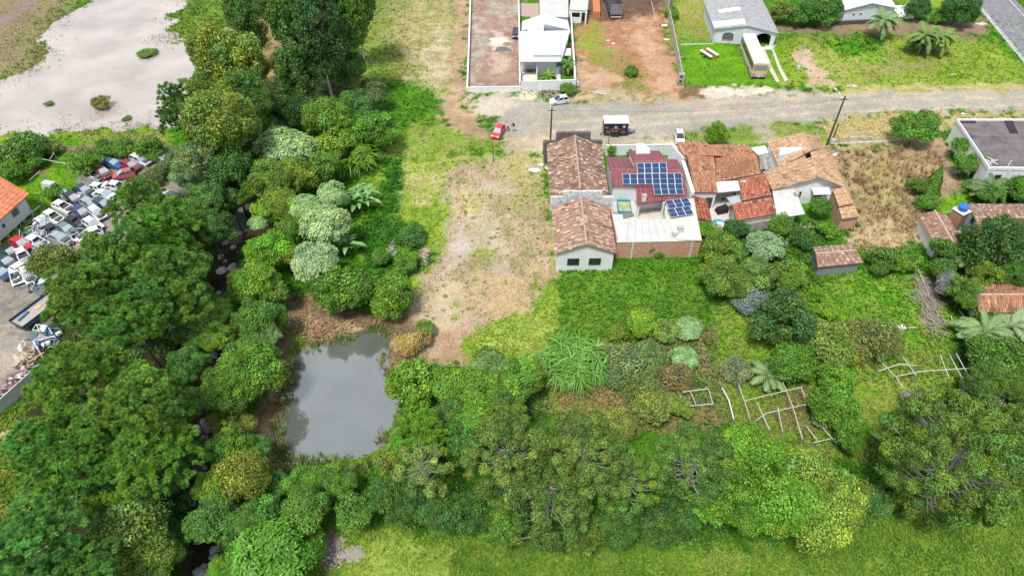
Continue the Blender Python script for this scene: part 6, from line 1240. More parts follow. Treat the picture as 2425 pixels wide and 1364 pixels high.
# --- 10. modern white house beside the walled lot
def modern():
    r = empty('modern_white_house', W(1290, 150, 0)); tag(r, 'modern white house with ribbed metal roofs beside the walled bare lot', 'house')
    sheet(r, 'roof', (1233, 147, 3.1), (1328, 147, 3.1), (1350, 73, 3.5), (1232, 75, 3.5), METALW, .4, .04); sheet(r, 'raised_roof', (1262, 131, 3.85), (1328, 131, 3.85), (1328, 76, 4.1), (1260, 76, 4.1), METALW, .4, .04)
    body(r, 'raised_wall', [(1262, 131, 3.8), (1328, 131, 3.8), (1328, 76, 4.0), (1260, 76, 4.0)], WHITE, z0=2.8, inset=.1)
    a, b, c, d = W(1235, 74, 3.2), W(1350, 72, 3.2), W(1345, 50, 3.2), W(1237, 51, 3.2); apex = W(1288, 34, 4.6); ap2 = W(1292, 58, 4.6)
    mb = MB(); mb.add([a, b, c, d, apex, ap2], [(0, 1, 5), (1, 2, 4, 5), (2, 3, 4), (3, 0, 5, 4)]); mb.build('hip_roof', METALW, r, r.location)
    body(r, 'rear_wall', [(1235, 74, 3.1), (1350, 72, 3.1), (1345, 50, 3.1), (1237, 51, 3.1)], WHITE); slab(r, 'roof_box', [(1249, 66), (1288, 66), (1287, 56), (1249, 56)], 4.3, .8, WHITE)
    body(r, 'wall', [(1274, 140, 3.0), (1327, 140, 3.0), (1345, 75, 3.3), (1272, 75, 3.3)], WHITE, inset=.2); body(r, 'carport_rear', [(1234, 128, 3.0), (1273, 128, 3.0), (1272, 76, 3.3), (1234, 76, 3.3)], WHITE, inset=.1)
    for x in (1236, 1272): p = W(x, 145, 2.9); mb = MB(); mb.box((p.x, p.y, 1.5), (.25, .25, 3)); mb.build('carport_post', WHITE, r, r.location)
    p, q = W(1275, 141, 2.9), W(1326, 141, 2.9); p.y += .25; q.y += .25; window(r, p, q, .4, 2.2, 1.0, 2.0, mat('grey_frame2', (.45, .48, .5), .5, .1), 3); window(r, p, q, .85, 1.0, .1, 2.2, mat('brown_door', (.16, .09, .07), .6, .1), name='door', pane=mat('brown_door_leaf', (.13, .07, .055), .6, .1))
    slab(r, 'garage_floor', [(1236, 170), (1271, 170), (1270, 140), (1236, 140)], .04, .2, mat('brown_tile', (.30, .21, .18), .6, .1)); slab(r, 'driveway', [(1235, 196), (1273, 196), (1272, 171), (1235, 171)], .04, .2, CONCL); slab(r, 'porch', [(1274, 174), (1338, 173), (1335, 160), (1274, 161)], .12, .2, CONCL); slab(r, 'garden_path', [(1316, 196), (1328, 196), (1327, 174), (1316, 174)], .05, .2, CONCL)
    for pts in ([(1273, 195), (1316, 195), (1316, 174), (1273, 174)], [(1328, 195), (1356, 195), (1354, 173), (1327, 173)]): o = slab(r, 'lawn', pts, .06, .2, mat('clipped_lawn', (.06, .19, .012), .95, .3, 3))
    sheet(r, 'rear_grey_roof', (1278, 40, 3.0), (1346, 42, 3.0), (1346, -40, 3.2), (1278, -40, 3.2), METALG, .4, .04); body(r, 'rear_block', [(1278, 40, 3.0), (1346, 42, 3.0), (1346, -40, 3.1), (1278, -40, 3.1)], OFFW); slab(r, 'rear_yard', [(1230, 52), (1276, 52), (1276, 9), (1229, 9)], .05, .2, mat('pink_paving', (.42, .31, .27), .8, .12))
    slab(r, 'side_slab', [(1330, 132), (1352, 132), (1352, 115), (1330, 115)], 2.3, .1, CONCL)
    for x0, x1, m_ in ((1233, 1273, mat('beige_apron', (.58, .50, .38), .85, .1)), (1274, 1361, mat('brown_apron', (.27, .19, .165), .85, .15))): slab(r, 'apron', [(x0, 237 if x0 < 1250 else 233), (x1, 237 if x0 < 1250 else 233), (x1, 216), (x0, 216)], .03, .15, m_)
modern()
wall_line('front_wall', [(1274, 216), (1361, 214)], 1.9, .2, WHITE, label='white front wall of the modern white house', cap=FRAME); 
g_ = empty('sliding_gate', W(1253, 216)); tag(g_, 'white sliding gate of the modern white house', 'gate'); a_, b_ = W(1233.5, 216), W(1272.5, 216)
for k_ in range(14):
    mb = MB(); mb.box((0, 0, 0), ((b_ - a_).length / 14 * .94, .06, 1.75)); o_ = mb.build('gate_panel', METALW, g_); o_.location = a_.lerp(b_, (k_ + .5) / 14) + Vector((0, 0, .95)) - g_.location
wall_line('side_wall', [(1361, 213), (1354, 110), (1350, 40)], 2.0, .2, WHITE, label='white side wall between the modern house and the red soil yard', cap=FRAME)
wall_line('lot_side_wall', [(1231, 214), (1229, 60), (1227, -30)], 1.6, .2, WHITE, label='white wall between the bare lot and the modern house', cap=FRAME)
wall_line('lot_wall', [(1232, 217), (1107, 219), (1113, 60), (1116, -40)], .9, .2, WHITE, label='low white wall enclosing the bare reddish lot', cap=FRAME)
# --- 11. yard buildings
def yard():
    r = empty('yard_kiosk', W(1368, 50, 0)); tag(r, 'small unfinished white block building beside the brick stacks', 'building'); a, b = W(1348, 54), W(1387, 56); d = (b - a).normalized(); rz = math.atan2(d.y, d.x); n = Vector((-d.y, d.x, 0)); mb = MB(); L = (b - a).length
    for t0, t1, z0, z1 in ((0, .06, 0, 2.6), (.06, .62, 0, 1.1), (.06, .62, 2.1, 2.6), (.62, .72, 0, 2.6), (.72, .93, 2.2, 2.6), (.93, 1, 0, 2.6)): p = a + d * L * (t0 + t1) / 2; mb.box((p.x, p.y, (z0 + z1) / 2), (L * (t1 - t0) - .003, .2, z1 - z0), rz)
    for p in (a, b): q = p + n * 2.5; mb.box(((p.x + q.x) / 2, (p.y + q.y) / 2, 1.25), (.2, 4.8, 2.5), rz)
    mb.build('wall', WHITE, r, r.location); mb = MB(); p = a + d * L / 2 + n * 2.6; mb.box((p.x, p.y, 2.66), (L + .3, 5.6, .1), rz); mb.build('roof', METALG, r, r.location)
yard()
wall_line('concrete_fence', [(1612, 196), (1604, 150), (1586, 60), (1580, 38)], 1.9, .15, CONC, label='grey concrete fence between the red soil yard and the grassy lot'); wall_line('tall_wall', [(1580, 38), (1570, -30)], 4.2, .25, CONC, label='tall concrete wall at the top of the red soil yard')
wall_line('scrapyard_wall', [(-30, 1012), (60, 930), (130, 866)], 1.7, .12, mat('pale_panel_wall', (.56, .57, .52), .85, .1, 1, stain=((.4, .4, .36), .9, .6)), label='pale concrete panel wall along the scrapyard')
# --- 12. orange-roofed house at the left edge
def lefthouse():
    r = empty('orange_roofed_house', W(40, 520, 0)); tag(r, 'white raised house with bright orange roof at the left edge', 'house'); z = 3.4
    e0, e1 = W(70, 459, z), W(-60, 573, z); r0 = W(-10, 412, 5.2); r1 = r0 + (e1 - e0); cm = MB()
    tile_slope(cm, e0, e1, Vector((r1.x, r1.y, 5.2)), Vector((r0.x, r0.y, 5.2)), 'coral', .3, .5, 91, moss=0, rise=.05, jit=.03); o = cm.build('roof', TILE, r, r.location, colors=True); o['kind'] = 'stuff'
    d = (e1 - e0).normalized(); n = (Vector((r0.x, r0.y, z)) - e0).normalized(); a = e0 + n * .7 + d * .7; b = e1 + n * .7; dp = n * 7; mb = MB(); g = lambda p, zz: Vector((p.x, p.y, zz))
    mb.quad(g(a, .6), g(b, .6), g(b, z - .05), g(a, z - .05)); mb.quad(g(a + dp, .6), g(a, .6), g(a, z), g(a + dp, z + 1.4)); mb.quad(g(a, .6), g(b, .6), g(b + dp, .6), g(a + dp, .6)); mb.build('wall', mat('grey_white_boards', (.70, .72, .74), .7, .05, 1), r, r.location)
    for k in range(6): p = a.lerp(b, (k + .1) / 6) + n * .3; mb = MB(); mb.box((p.x, p.y, .2), (.35, .35, .9)); mb.build('stilt', CONC, r, r.location)
    window(r, b, a, .76, 1.3, 1.7, 2.8, FRAME, 3); window(r, b, a, .50, .6, 1.6, 2.3, FRAME, 0)
lefthouse()
# ------------------------------------------------------------------ vehicles (x forward)
def paint(name, c, rough=.32, dust=None): return mat('paint_' + name, c, rough, .05, 1.5, coat=.4, stain=(dust or tuple(min(1, x * .7 + .12) for x in c), 1.2, .62))
TYRE = mat('tyre', (.025, .025, .026), .9, .2); RIM = mat('rim', (.45, .46, .47), .4, .1, metal=.6); GLS = mat('car_glass', (.045, .055, .06), .08, .2, spec=.9); GLSP = mat('pale_windscreen', (.36, .42, .43), .12, .12, 1.5, spec=.8); BUMP = mat('black_trim', (.03, .03, .032), .7, .1); LAMP = mat('headlamp', (.78, .79, .78), .15, .05); TAIL = mat('tail_lamp', (.45, .02, .02), .25, .1); RUST = mat('rusty_metal', (.17, .12, .10), .85, .35, 5, stain=((.30, .30, .31), 4, .52)); ENG = mat('engine_bay', (.11, .11, .115), .7, .5, 7, stain=((.42, .42, .42), 6, .55)); SEATM = mat('car_interior', (.06, .06, .065), .9, .3, 3)
def profile(kind):
    if kind == 'sedan': return 4.3, 1.7, [(-2.1, .28), (-2.15, .6), (-2.08, .92), (-1.3, .98), (.72, .98), (1.9, .84), (2.12, .66), (2.12, .28)], (-1.75, .95), (-.95, -.05), 1.42
    if kind == 'wagon': return 4.3, 1.7, [(-2.12, .28), (-2.15, .6), (-2.08, .95), (-1.9, .98), (.8, .98), (1.9, .86), (2.12, .66), (2.12, .28)], (-2.05, 1.05), (-1.8, .05), 1.46
    return 3.8, 1.65, [(-1.84, .28), (-1.9, .6), (-1.84, .96), (-1.7, 1.0), (.78, 1.0), (1.62, .84), (1.86, .64), (1.86, .28)], (-1.82, 1.02), (-1.4, .02), 1.5
def car(label, kind, cx, cy, ang, col, name='parked_car', cat='car', wheels=4, hood=True, glass=True, shell=False, screen=None, tilt=(0, 0), z=None, group=None, px_ang=True, lights=True, roofcol=None, bootlid=None):
    """centre at photo px on the ground; ang is the direction of the nose in the picture (deg, 0 = right, 90 = down)"""
    p = W(cx, cy, .4); q = W(cx + 12 * math.cos(R(ang)), cy + 12 * math.sin(R(ang)), .4); rz = math.atan2(q.y - p.y, q.x - p.x); L, Wd, prof, cb, cr, H = profile(kind)
    zz = z if z is not None else (0 if wheels else -.2); root = empty(name, (p.x, p.y, float(terrain(p.x, p.y)) + zz), rz); root.rotation_euler = (tilt[0], tilt[1], rz); root.scale = (.85, .85, .85); tag(root, label, cat, group)
    bm_ = paint(*col) if isinstance(col, tuple) and isinstance(col[0], str) else col; hw = Wd / 2; mb = MB(); rings = []
    for y, sx, zt, zb in ((-hw, .955, -.10, .10), (-hw * .985, .985, -.04, .0), (-hw * .8, 1, 0, 0), (hw * .8, 1, 0, 0), (hw * .985, .985, -.04, .0), (hw, .955, -.10, .10)):
        rings.append([(x * sx, y, zz_ + (zt if zz_ > .8 else zb if zz_ < .35 else 0)) for x, zz_ in prof])
    mb.loft(rings); body_ = mb.build('body', bm_, root, smooth=False)
    # cabin: roof panel and pillars, panes between them
    x0, x1 = cb; r0, r1 = cr; wb, wt = hw * .93, hw * .72; zb = .97; rp = [Vector((r0, -wt, H)), Vector((r1, -wt, H)), Vector((r1, wt, H)), Vector((r0, wt, H))]; bp = [Vector((x0, -wb, zb)), Vector((x1, -wb, zb)), Vector((x1, wb, zb)), Vector((x0, wb, zb))]
    mb = MB(); m1 = [Vector((r0 * .96 + .04 * r1, -wt * .8, H + .05)), Vector((r1 * .94 + .06 * r0, -wt * .8, H + .05)), Vector((r1 * .94 + .06 * r0, wt * .8, H + .05)), Vector((r0 * .96 + .04 * r1, wt * .8, H + .05))]; mb.add(rp + m1 + [v - Vector((0, 0, .05)) for v in rp], [(4, 5, 6, 7), (0, 1, 5, 4), (1, 2, 6, 5), (2, 3, 7, 6), (3, 0, 4, 7), (8, 9, 1, 0), (9, 10, 2, 1), (10, 11, 3, 2), (11, 8, 0, 3), (11, 10, 9, 8)])
    for s in (-1, 1):
        for u, w_ in ((0, .11), (.48, .05), (1, .05)):
            b_ = Vector((x0 + (x1 - x0) * u, s * wb, zb - .03)); t_ = Vector((r0 + (r1 - r0) * u, s * wt, H)); mb.tube([b_, t_], [.05 + w_ * .3, .04 + w_ * .2], 4)
    mb.build('roof', roofcol or bm_, root); it = MB(); it.box(((x0 + x1) / 2, 0, .96), ((x1 - x0) * .9, wb * 1.75, .14)); it.build('interior', SEATM, root)
    if glass:
        for nm, quad_, inset in (('windscreen', (bp[1], bp[2], rp[2], rp[1]), .06), ('rear_window', (bp[3], bp[0], rp[0], rp[3]), .1), ('side_window', (bp[0], bp[1], rp[1], rp[0]), .08), ('side_window', (bp[2], bp[3], rp[3], rp[2]), .08)):
            c_ = sum(quad_, Vector()) / 4; n_ = (quad_[1] - quad_[0]).cross(quad_[3] - quad_[0]).normalized(); g = MB(); vv = [v.lerp(c_, inset) + n_ * .012 for v in quad_]; g.add(vv + [v - n_ * .02 for v in vv], [(0, 1, 2, 3), (7, 6, 5, 4), (0, 4, 5, 1), (1, 5, 6, 2), (2, 6, 7, 3), (3, 7, 4, 0)]); g.build(nm, (screen or GLSP) if nm == 'windscreen' else GLS, root)
    if not hood:
        e = MB(); xb = x1 + .06; e.box(((xb + L / 2 - .25) / 2, 0, .90), (L / 2 - .25 - xb, Wd * .74, .24)); e.box(((xb + L / 2) / 2, .1, .98), (.5, .5, .16)); e.box(((xb + L / 2) / 2 + .2, -.3, .97), (.25, .3, .14)); e.build('engine_bay', ENG, root)
    for nm_, x_ in (('front_bumper', L / 2 - .06), ('rear_bumper', -L / 2 + .06)): bu = MB(); bu.box((x_, 0, .46), (.16, Wd * .9, .2)); bu.build(nm_, BUMP if not lights else bm_, root)
    if lights:
        for s in (-1, 1):
            l_ = MB(); l_.box((L / 2 - .14, s * Wd * .36, .68), (.24, .32, .16)); l_.build('headlight', LAMP, root); t_ = MB(); t_.box((-L / 2 + .07, s * Wd * .42, .78), (.12, .18, .26)); t_.build('tail_light', TAIL, root)
    for k, (x, s) in enumerate(((L * .31, -1), (L * .31, 1), (-L * .31, -1), (-L * .31, 1))):
        if k >= wheels: break
        w_ = MB(); w_.cyl((x, s * (hw - .09), .3), .3, .2, 14, 'y'); o = w_.build('wheel', TYRE, root); rr = MB(); rr.cyl((x, s * (hw + .015), .3), .19, .03, 10, 'y'); rr.build('rim', RIM, o)
    return root
SILV = ('silver', (.62, .65, .70), .3); RED = ('red', (.60, .025, .06), .3); WHT = ('white', (.80, .81, .81), .35); MAR = ('maroon', (.26, .035, .045), .4); BLU = ('blue', (.03, .11, .30), .4); TEAL = ('dark_teal', (.025, .055, .08), .35); BLK = ('black', (.022, .024, .03), .35); GRY = ('grey', (.33, .36, .39), .45); NAVY = ('navy', (.03, .05, .16), .35); GRN = ('grey_green', (.14, .19, .20), .45); PNK = ('faded_red', (.42, .10, .11), .5); BRED = ('bright_red', (.55, .03, .05), .35)
car('silver hatchback parked outside the modern white house', 'hatch', 1325, 240, 172, SILV, screen=GLS)
car('red hatchback parked on the grass by the street end', 'hatch', 1180, 314, 125, RED)
car('white hatchback nosing up to the red-tiled house', 'hatch', 1609, 326, 80, WHT, screen=GLS)
car('white car under the carport of the modern white house', 'wagon', 1257, 148, 90, WHT, screen=GLS)
car('black car squeezed against the wall of the bare lot', 'hatch', 1222, 82, 95, BLK, screen=GLS)
WR = dict(name='scrapped_car', group='scrapped cars in the yard', lights=False, wheels=2)
for row in [
 ('silver scrapped wagon at the top of the yard under the trees', 'wagon', 335, 382, 22, SILV, dict(hood=False)),
 ('blue scrapped sedan at the top of the yard', 'sedan', 268, 390, 12, BLU, {}),
 ('maroon scrapped car between the blue sedan and the trees', 'hatch', 311, 396, 20, MAR, {}),
 ('dark red scrapped coupe with open engine, top row', 'sedan', 245, 409, 38, MAR, dict(hood=False)),
 ('faded red scrapped hatchback half under the pine', 'hatch', 294, 415, 170, PNK, {}),
 ('bare grey scrapped hatchback without front, beside the yard frame', 'hatch', 220, 416, 15, GRY, dict(hood=False, glass=False, wheels=0)),
 ('white scrapped car beside the upper pine', 'hatch', 266, 442, 190, WHT, dict(screen=GLS)),
 ('dark teal scrapped sedan with an exposed engine', 'sedan', 200, 452, 22, TEAL, dict(hood=False)),
 ('pale silver scrapped sedan right of the teal sedan', 'sedan', 250, 464, 15, SILV, {}),
 ('black scrapped hatchback with white wreckage on its nose', 'hatch', 175, 472, 30, BLK, dict(hood=False)),
 ('white stripped car shell, upper of the two by the fence', 'hatch', 150, 490, 22, WHT, dict(hood=False, glass=False, wheels=0)),
 ('grey scrapped car left of the trees in the middle row', 'hatch', 216, 485, 25, GRY, dict(hood=False)),
 ('blue scrapped hatchback with missing bonnet', 'hatch', 195, 505, 30, NAVY, dict(hood=False)),
 ('white stripped car shell with wrecked nose, lower of the two by the fence', 'hatch', 127, 514, 28, WHT, dict(hood=False, glass=False, wheels=0)),
 ('black crushed car in the middle of the yard', 'hatch', 181, 526, 20, BLK, dict(hood=False, glass=False, wheels=0, tilt=(.1, .05))),
 ('white scrapped car half hidden by the trees beside the blue hatchback', 'hatch', 232, 508, 40, WHT, dict(hood=False)),
 ('white scrapped car beside the black crushed one', 'hatch', 222, 534, 30, WHT, {}),
 ('white shell with green glass wedged behind the lower stripped shell', 'hatch', 106, 530, 30, WHT, dict(hood=False, wheels=0)),
 ('grey-green scrapped sedan below the black crushed car', 'sedan', 160, 546, 30, GRN, dict(hood=True)),
 ('steel-grey scrapped car under the thin yellowish tree', 'sedan', 143, 566, 22, GRY, dict(hood=False)),
 ('white scrapped car with a red lamp near the small tree', 'hatch', 215, 558, 160, WHT, dict(hood=False)),
 ('bright red scrapped hatchback next to the fence', 'hatch', 52, 580, 25, BRED, {}),
 ('white scrap car body behind the bright red hatchback', 'hatch', 88, 574, 20, WHT, dict(hood=False, glass=False, wheels=0)),
 ('black scrapped car below the bright red hatchback', 'hatch', 27, 600, 25, BLK, {}),
 ('white scrapped car with bare pillars below the bright red hatchback', 'hatch', 56, 607, 60, WHT, dict(hood=False, glass=False, wheels=0)),
 ('dark scrapped car with white doors at the left edge', 'sedan', 18, 623, 25, TEAL, dict(hood=False)),
 ('white scrapped car with red bonnet scrap', 'hatch', 60, 634, 330, WHT, dict(hood=False)),
 ('navy scrapped car in the left-edge corner of the yard', 'hatch', 5, 649, 25, NAVY, {}),
 ('white stripped body nearest the open gravel', 'hatch', 40, 655, 75, WHT, dict(hood=False, glass=False, wheels=0)),
 ('white scrapped car at the gravel edge under the tree', 'hatch', 70, 655, 60, WHT, dict(hood=False)),
 ('white wrecked car alone among the trees by the stream', 'sedan', 402, 466, 12, WHT, dict(hood=False)),
 ('white scrapped car behind the pale silver sedan', 'hatch', 238, 446, 15, WHT, dict(hood=False, glass=False, wheels=0)),
 ('dark scrapped car beside the fence above the upper stripped shell', 'hatch', 152, 462, 40, GRN, dict(hood=False)),
 ('black wreck between the heap of doors and the grey-green sedan', 'hatch', 128, 548, 35, BLK, dict(hood=False, glass=False, wheels=0)),
 ('silver wreck among the lower rows beside the bright red hatchback', 'hatch', 104, 592, 30, GRY, dict(hood=False, glass=False, wheels=0)),
 ('teal wreck under the edge of the large pine', 'hatch', 246, 486, 20, TEAL, dict(hood=False)),
 ('dark grey car almost hidden at the upper end of the yard', 'hatch', 384, 380, 15, GRN, {}),
]:
    kw = dict(WR); kw.update(row[6]); car(*row[:6], **kw)

def local(name, px, py, px2, py2, z=0):
    a, b = W(px, py, z), W(px2, py2, z); return empty(name, ((a.x + b.x) / 2, (a.y + b.y) / 2, 0), math.atan2(b.y - a.y, b.x - a.x)), (b - a).length
# --- bus: nose towards the grey house, tail to the street
def bus():
    r, L = local('old_bus', 1797, 196, 1763, 112); tag(r, 'old tan and white bus parked in front of the arched house', 'bus'); r['group'] = 'parked vehicles'; del r['group']
    L = 11.6; Wd = 2.5; H = 3.15; roofw = mat('bus_white', (.80, .81, .82), .5, .05, .8, stain=((.62, .62, .6), .6, .6)); tan_ = mat('bus_tan', (.58, .44, .25), .5, .1, 1.2); grey = mat('bus_grey', (.30, .31, .31), .5, .1); dk = mat('bus_window', (.02, .035, .04), .15, .2, spec=.6)
    mb = MB(); sec = [(-1.25, .35), (1.25, .35), (1.25, 2.75), (1.05, 3.02), (-1.05, 3.02), (-1.25, 2.75)]; mb.loft([[(x, y, z) for y, z in sec] for x in (-L / 2, L / 2)]); mb.build('body', tan_, r)
    mb = MB(); mb.loft([[(x, y, z) for y, z in ((-1.2, 2.8), (1.2, 2.8), (1.06, 3.1), (.8, 3.18), (-.8, 3.18), (-1.06, 3.1))] for x in (-L / 2 + .02, L / 2 - .02)]); mb.build('roof', roofw, r)
    for s in (-1, 1):
        mb = MB(); mb.box((.2, s * 1.255, 2.1), (L - .6, .03, 1.0)); mb.build('window_band', dk, r); mb = MB(); mb.box((0, s * 1.256, 1.15), (L - .2, .03, .18)); mb.build('side_stripe', mat('bus_stripe', (.72, .66, .52), .5, .05), r)
        mb = MB(); mb.box((0, s * 1.25, .5), (L - .1, .04, .4)); mb.build('skirt', grey, r)
        for k in range(9): mb = MB(); mb.box((-L / 2 + .9 + k * 1.22, s * 1.272, 2.1), (.07, .03, 1.0)); mb.build('window_post', grey, r)
        for x in (-L / 2 + 2.7, L / 2 - 2.4):
            w = MB(); w.cyl((x, s * 1.12, .48), .48, .3, 16, 'y'); o = w.build('wheel', TYRE, r); q = MB(); q.cyl((x, s * 1.285, .48), .27, .03, 12, 'y'); q.build('rim', RIM, o)
        mb = MB(); mb.box((-L / 2 - .02, s * .95, .95), (.06, .3, .3)); mb.build('tail_light', TAIL, r)
    mb = MB(); mb.box((-L / 2 - .012, 0, 2.2), (.03, 2.3, .95)); mb.build('rear_window', mat('dusty_glass', (.22, .23, .23), .4, .1), r); mb = MB(); mb.box((-L / 2 - .015, 0, .85), (.04, 2.35, .6)); mb.build('rear_panel', mat('bus_rear_grey', (.46, .46, .44), .5, .1), r)
    mb = MB(); mb.box((-L / 2 - .06, 0, .42), (.16, 2.4, .22)); mb.build('bumper', BUMP, r); mb = MB(); mb.box((-L / 2 - .15, 0, .62), (.02, .5, .16)); mb.build('number_plate', roofw, r); mb = MB(); mb.box((L / 2 + .01, 0, 2.1), (.03, 2.2, 1.2)); mb.build('windscreen', dk, r)
    for k in range(6): mb = MB(); mb.box((-L / 2 + 1.5 + k * 1.7, 0, 3.2), (.22, .55, .07)); mb.build('roof_vent', grey, r)
    for x in (-2.6, 3.3): mb = MB(); mb.box((x, 0, 3.2), (.9, .8, .06)); mb.build('roof_hatch', roofw, r)
bus()
# --- food trailer
def trailer():
    r, L = local('food_trailer', 1427, 316, 1483, 316); tag(r, 'black food trailer with white roof standing on the gravel street', 'trailer'); Lb, Wd = 3.75, 2.1; blk = mat('trailer_black', (.012, .012, .018), .35, .2); wh = mat('trailer_roof', (.84, .84, .84), .5, .03)
    mb = MB(); mb.box((0, 0, 1.46), (Lb, Wd, 1.93)); mb.build('body', blk, r); mb = MB(); mb.box((0, 0, 2.485), (Lb + .12, Wd + .14, .12)); mb.build('roof', wh, r); y = -Wd / 2 - .012
    def prn(nm, pts, m_): 
        m2 = MB(); m2.add([(x, y, z) for x, z in pts], [tuple(range(len(pts)))]); o = m2.build(nm, m_, r); return o
    circ = lambda cx, cz, rr, n=16: [(cx + rr * math.cos(2 * math.pi * k / n), cz + rr * math.sin(2 * math.pi * k / n)) for k in range(n)]
    box_ = lambda x0, x1, z0, z1: [(x0, z0), (x1, z0), (x1, z1), (x0, z1)]
    grey = mat('print_grey', (.32, .33, .35), .6, .2, 6); wht = mat('print_white', (.70, .70, .69), .6, .1, 9); org = mat('print_food', (.20, .10, .05), .6, .5, 5, stain=((.50, .36, .22), 6, .57)); red = mat('print_red', (.22, .03, .04), .6, .2); pale = mat('print_pale_red', (.45, .33, .33), .6, .2, 8)
    prn('round_emblem', circ(-.05, 1.72, .27), grey); y -= .004; prn('emblem_bar', [(-.23, 1.64), (-.2, 1.58), (.15, 1.78), (.12, 1.84)], mat('print_pale', (.55, .56, .57), .6, .1)); y += .004
    prn('food_picture', circ(-1.35, .92, .33), org); prn('food_picture', circ(1.15, .9, .36), org)
    for k, (a, b) in enumerate(((1.05, 1.45), (.98, 1.5), (1.02, 1.46), (1.05, 1.42), (1.1, 1.38))): prn('lettering', box_(a, b, 2.0 - k * .105, 2.06 - k * .105), wht)
    for k in range(3): prn('red_lettering', box_(-1.68, -1.2, 2.05 - k * .1, 2.1 - k * .1), red)
    prn('lettering', box_(-1.7, -1.25, 1.55, 1.72), grey); prn('lettering', box_(-.95, -.25, 1.36, 1.43), pale); prn('lettering', box_(.05, .8, 1.36, 1.43), pale); prn('red_panel', box_(-.8, .35, .95, 1.3), mat('print_dark_red', (.15, .03, .03), .6, .3, 5)); y -= .004
    for x in (-.72, -.1): prn('burger_picture', box_(x, x + .35, .95, 1.05), mat('print_orange', (.6, .33, .2), .6, .3, 6))
    for x in (-.35, .3):
        w = MB(); w.cyl((x, -Wd / 2 - .03, .33), .33, .2, 14, 'y'); o = w.build('wheel', TYRE, r); q = MB(); q.cyl((x, -Wd / 2 - .14, .33), .18, .03, 10, 'y'); q.build('rim', BUMP, o)
        w = MB(); w.cyl((x, Wd / 2, .33), .33, .2, 14, 'y'); w.build('wheel', TYRE, r)
    mb = MB(); mb.tube([(Lb / 2, -.8, .5), (Lb / 2 + 1.4, 0, .45)], .05); mb.tube([(Lb / 2, .8, .5), (Lb / 2 + 1.4, 0, .45)], .05); mb.tube([(Lb / 2 + 1.3, 0, .1), (Lb / 2 + 1.3, 0, .8)], .05); mb.build('drawbar', BUMP, r); mb = MB(); mb.add([(Lb / 2 + .02, -.75, .53), (Lb / 2 + 1.2, -.05, .5), (Lb / 2 + 1.2, .05, .5), (Lb / 2 + .02, .75, .53)], [(0, 1, 2, 3)]); mb.build('drawbar_plate', mat('blue_grey_plate', (.2, .24, .32), .5, .2), r)
    for z in (2.15, 1.5): mb = MB(); mb.box((Lb / 2 + .08, -.8, z), (.14, .3, .28)); mb.build('gas_box', wh, r)
    mb = MB(); mb.tube([(-Lb / 2, -.7, .6), (-Lb / 2 - .5, -.8, .1)], .04); mb.tube([(-Lb / 2, -.4, .6), (-Lb / 2 - .5, -.5, .1)], .04); mb.build('rear_leg', BUMP, r)
trailer()
# --- boat-type chassis trailer
def chassis():
    r, L = local('utility_trailer', 1669, 124, 1688, 140); p = W(1678, 134); r.location = (p.x, p.y, 0); r.rotation_euler = (0, 0, math.radians(-62)); tag(r, 'small flat trailer with white side boards and rusty orange frame on the grass', 'trailer'); ORG = mat('orange_frame', (.50, .20, .06), .7, .2)
    for y in (-.75, .75): mb = MB(); mb.box((0, y, .75), (3.2, .6, .08)); mb.build('side_board', mat('white_board', (.72, .71, .69), .6, .08), r)
    mb = MB()
    for k in range(6): mb.box((-1.5 + k * .6, 0, .68), (.1, 2.0, .1))
    for y in (-.45, .45): mb.box((0, y, .6), (3.2, .08, .1))
    mb.tube([(1.5, 0, .6), (2.6, 0, .5)], .06); mb.build('frame', ORG, r); mb = MB(); mb.box((-1.62, 0, .7), (.12, 2.2, .2)); mb.build('tail_beam', ORG, r)
    for s in (-1, 1): w = MB(); w.cyl((-.1, s * 1.12, .33), .33, .2, 14, 'y'); o = w.build('wheel', TYRE, r); q = MB(); q.cyl((-.1, s * 1.23, .33), .18, .03, 10, 'y'); q.build('rim', RIM, o)
chassis()
# --- livestock truck
def truck():
    r = empty('slatted_truck', W(1458, 48, 0)); r.rotation_euler = (0, 0, math.radians(93)); tag(r, 'dark slatted livestock truck seen from behind in the red soil yard', 'truck'); DK = mat('truck_dark', (.05, .055, .07), .6, .2); WHS = mat('truck_slat', (.30, .31, .33), .6, .2)
    mb = MB(); mb.box((4.2, 0, 1.0), (8.4, 2.4, .18)); mb.build('bed', DK, r)
    for s in (-1, 1):
        for k in range(7): mb = MB(); mb.box((4.2, s * 1.18, 1.25 + k * .3), (8.3, .05, .16)); mb.build('slat', DK, r)
        for k in range(6): mb = MB(); mb.box((.1 + k * 1.65, s * 1.22, 2.1), (.1, .06, 2.1)); mb.build('side_post', WHS, r)
        for x in (1.4, 2.7): w = MB(); w.cyl((x, s * 1.0, .5), .5, .4, 14, 'y'); w.build('wheel', TYRE, r)
        t = MB(); t.box((-.05, s * .95, .75), (.06, .3, .16)); t.build('tail_light', TAIL, r)
    for k in range(8): mb = MB(); mb.box((-.02, 0, 1.2 + k * .27), (.05, 2.3, .08)); mb.build('rear_slat', WHS, r)
    for k in range(7): mb = MB(); mb.box((-.04, -1.12 + k * .373, 2.1), (.05, .06, 2.1)); mb.build('rear_bar', WHS, r)
    mb = MB(); mb.box((-.1, 0, .62), (.12, 2.2, .12)); mb.build('bumper', mat('white_bumper', (.7, .68, .66), .6, .1), r); mb = MB(); mb.box((9.8, 0, 1.7), (2.0, 2.3, 2.3)); mb.build('cab', mat('truck_cab', (.10, .12, .2), .4, .1), r)
truck()
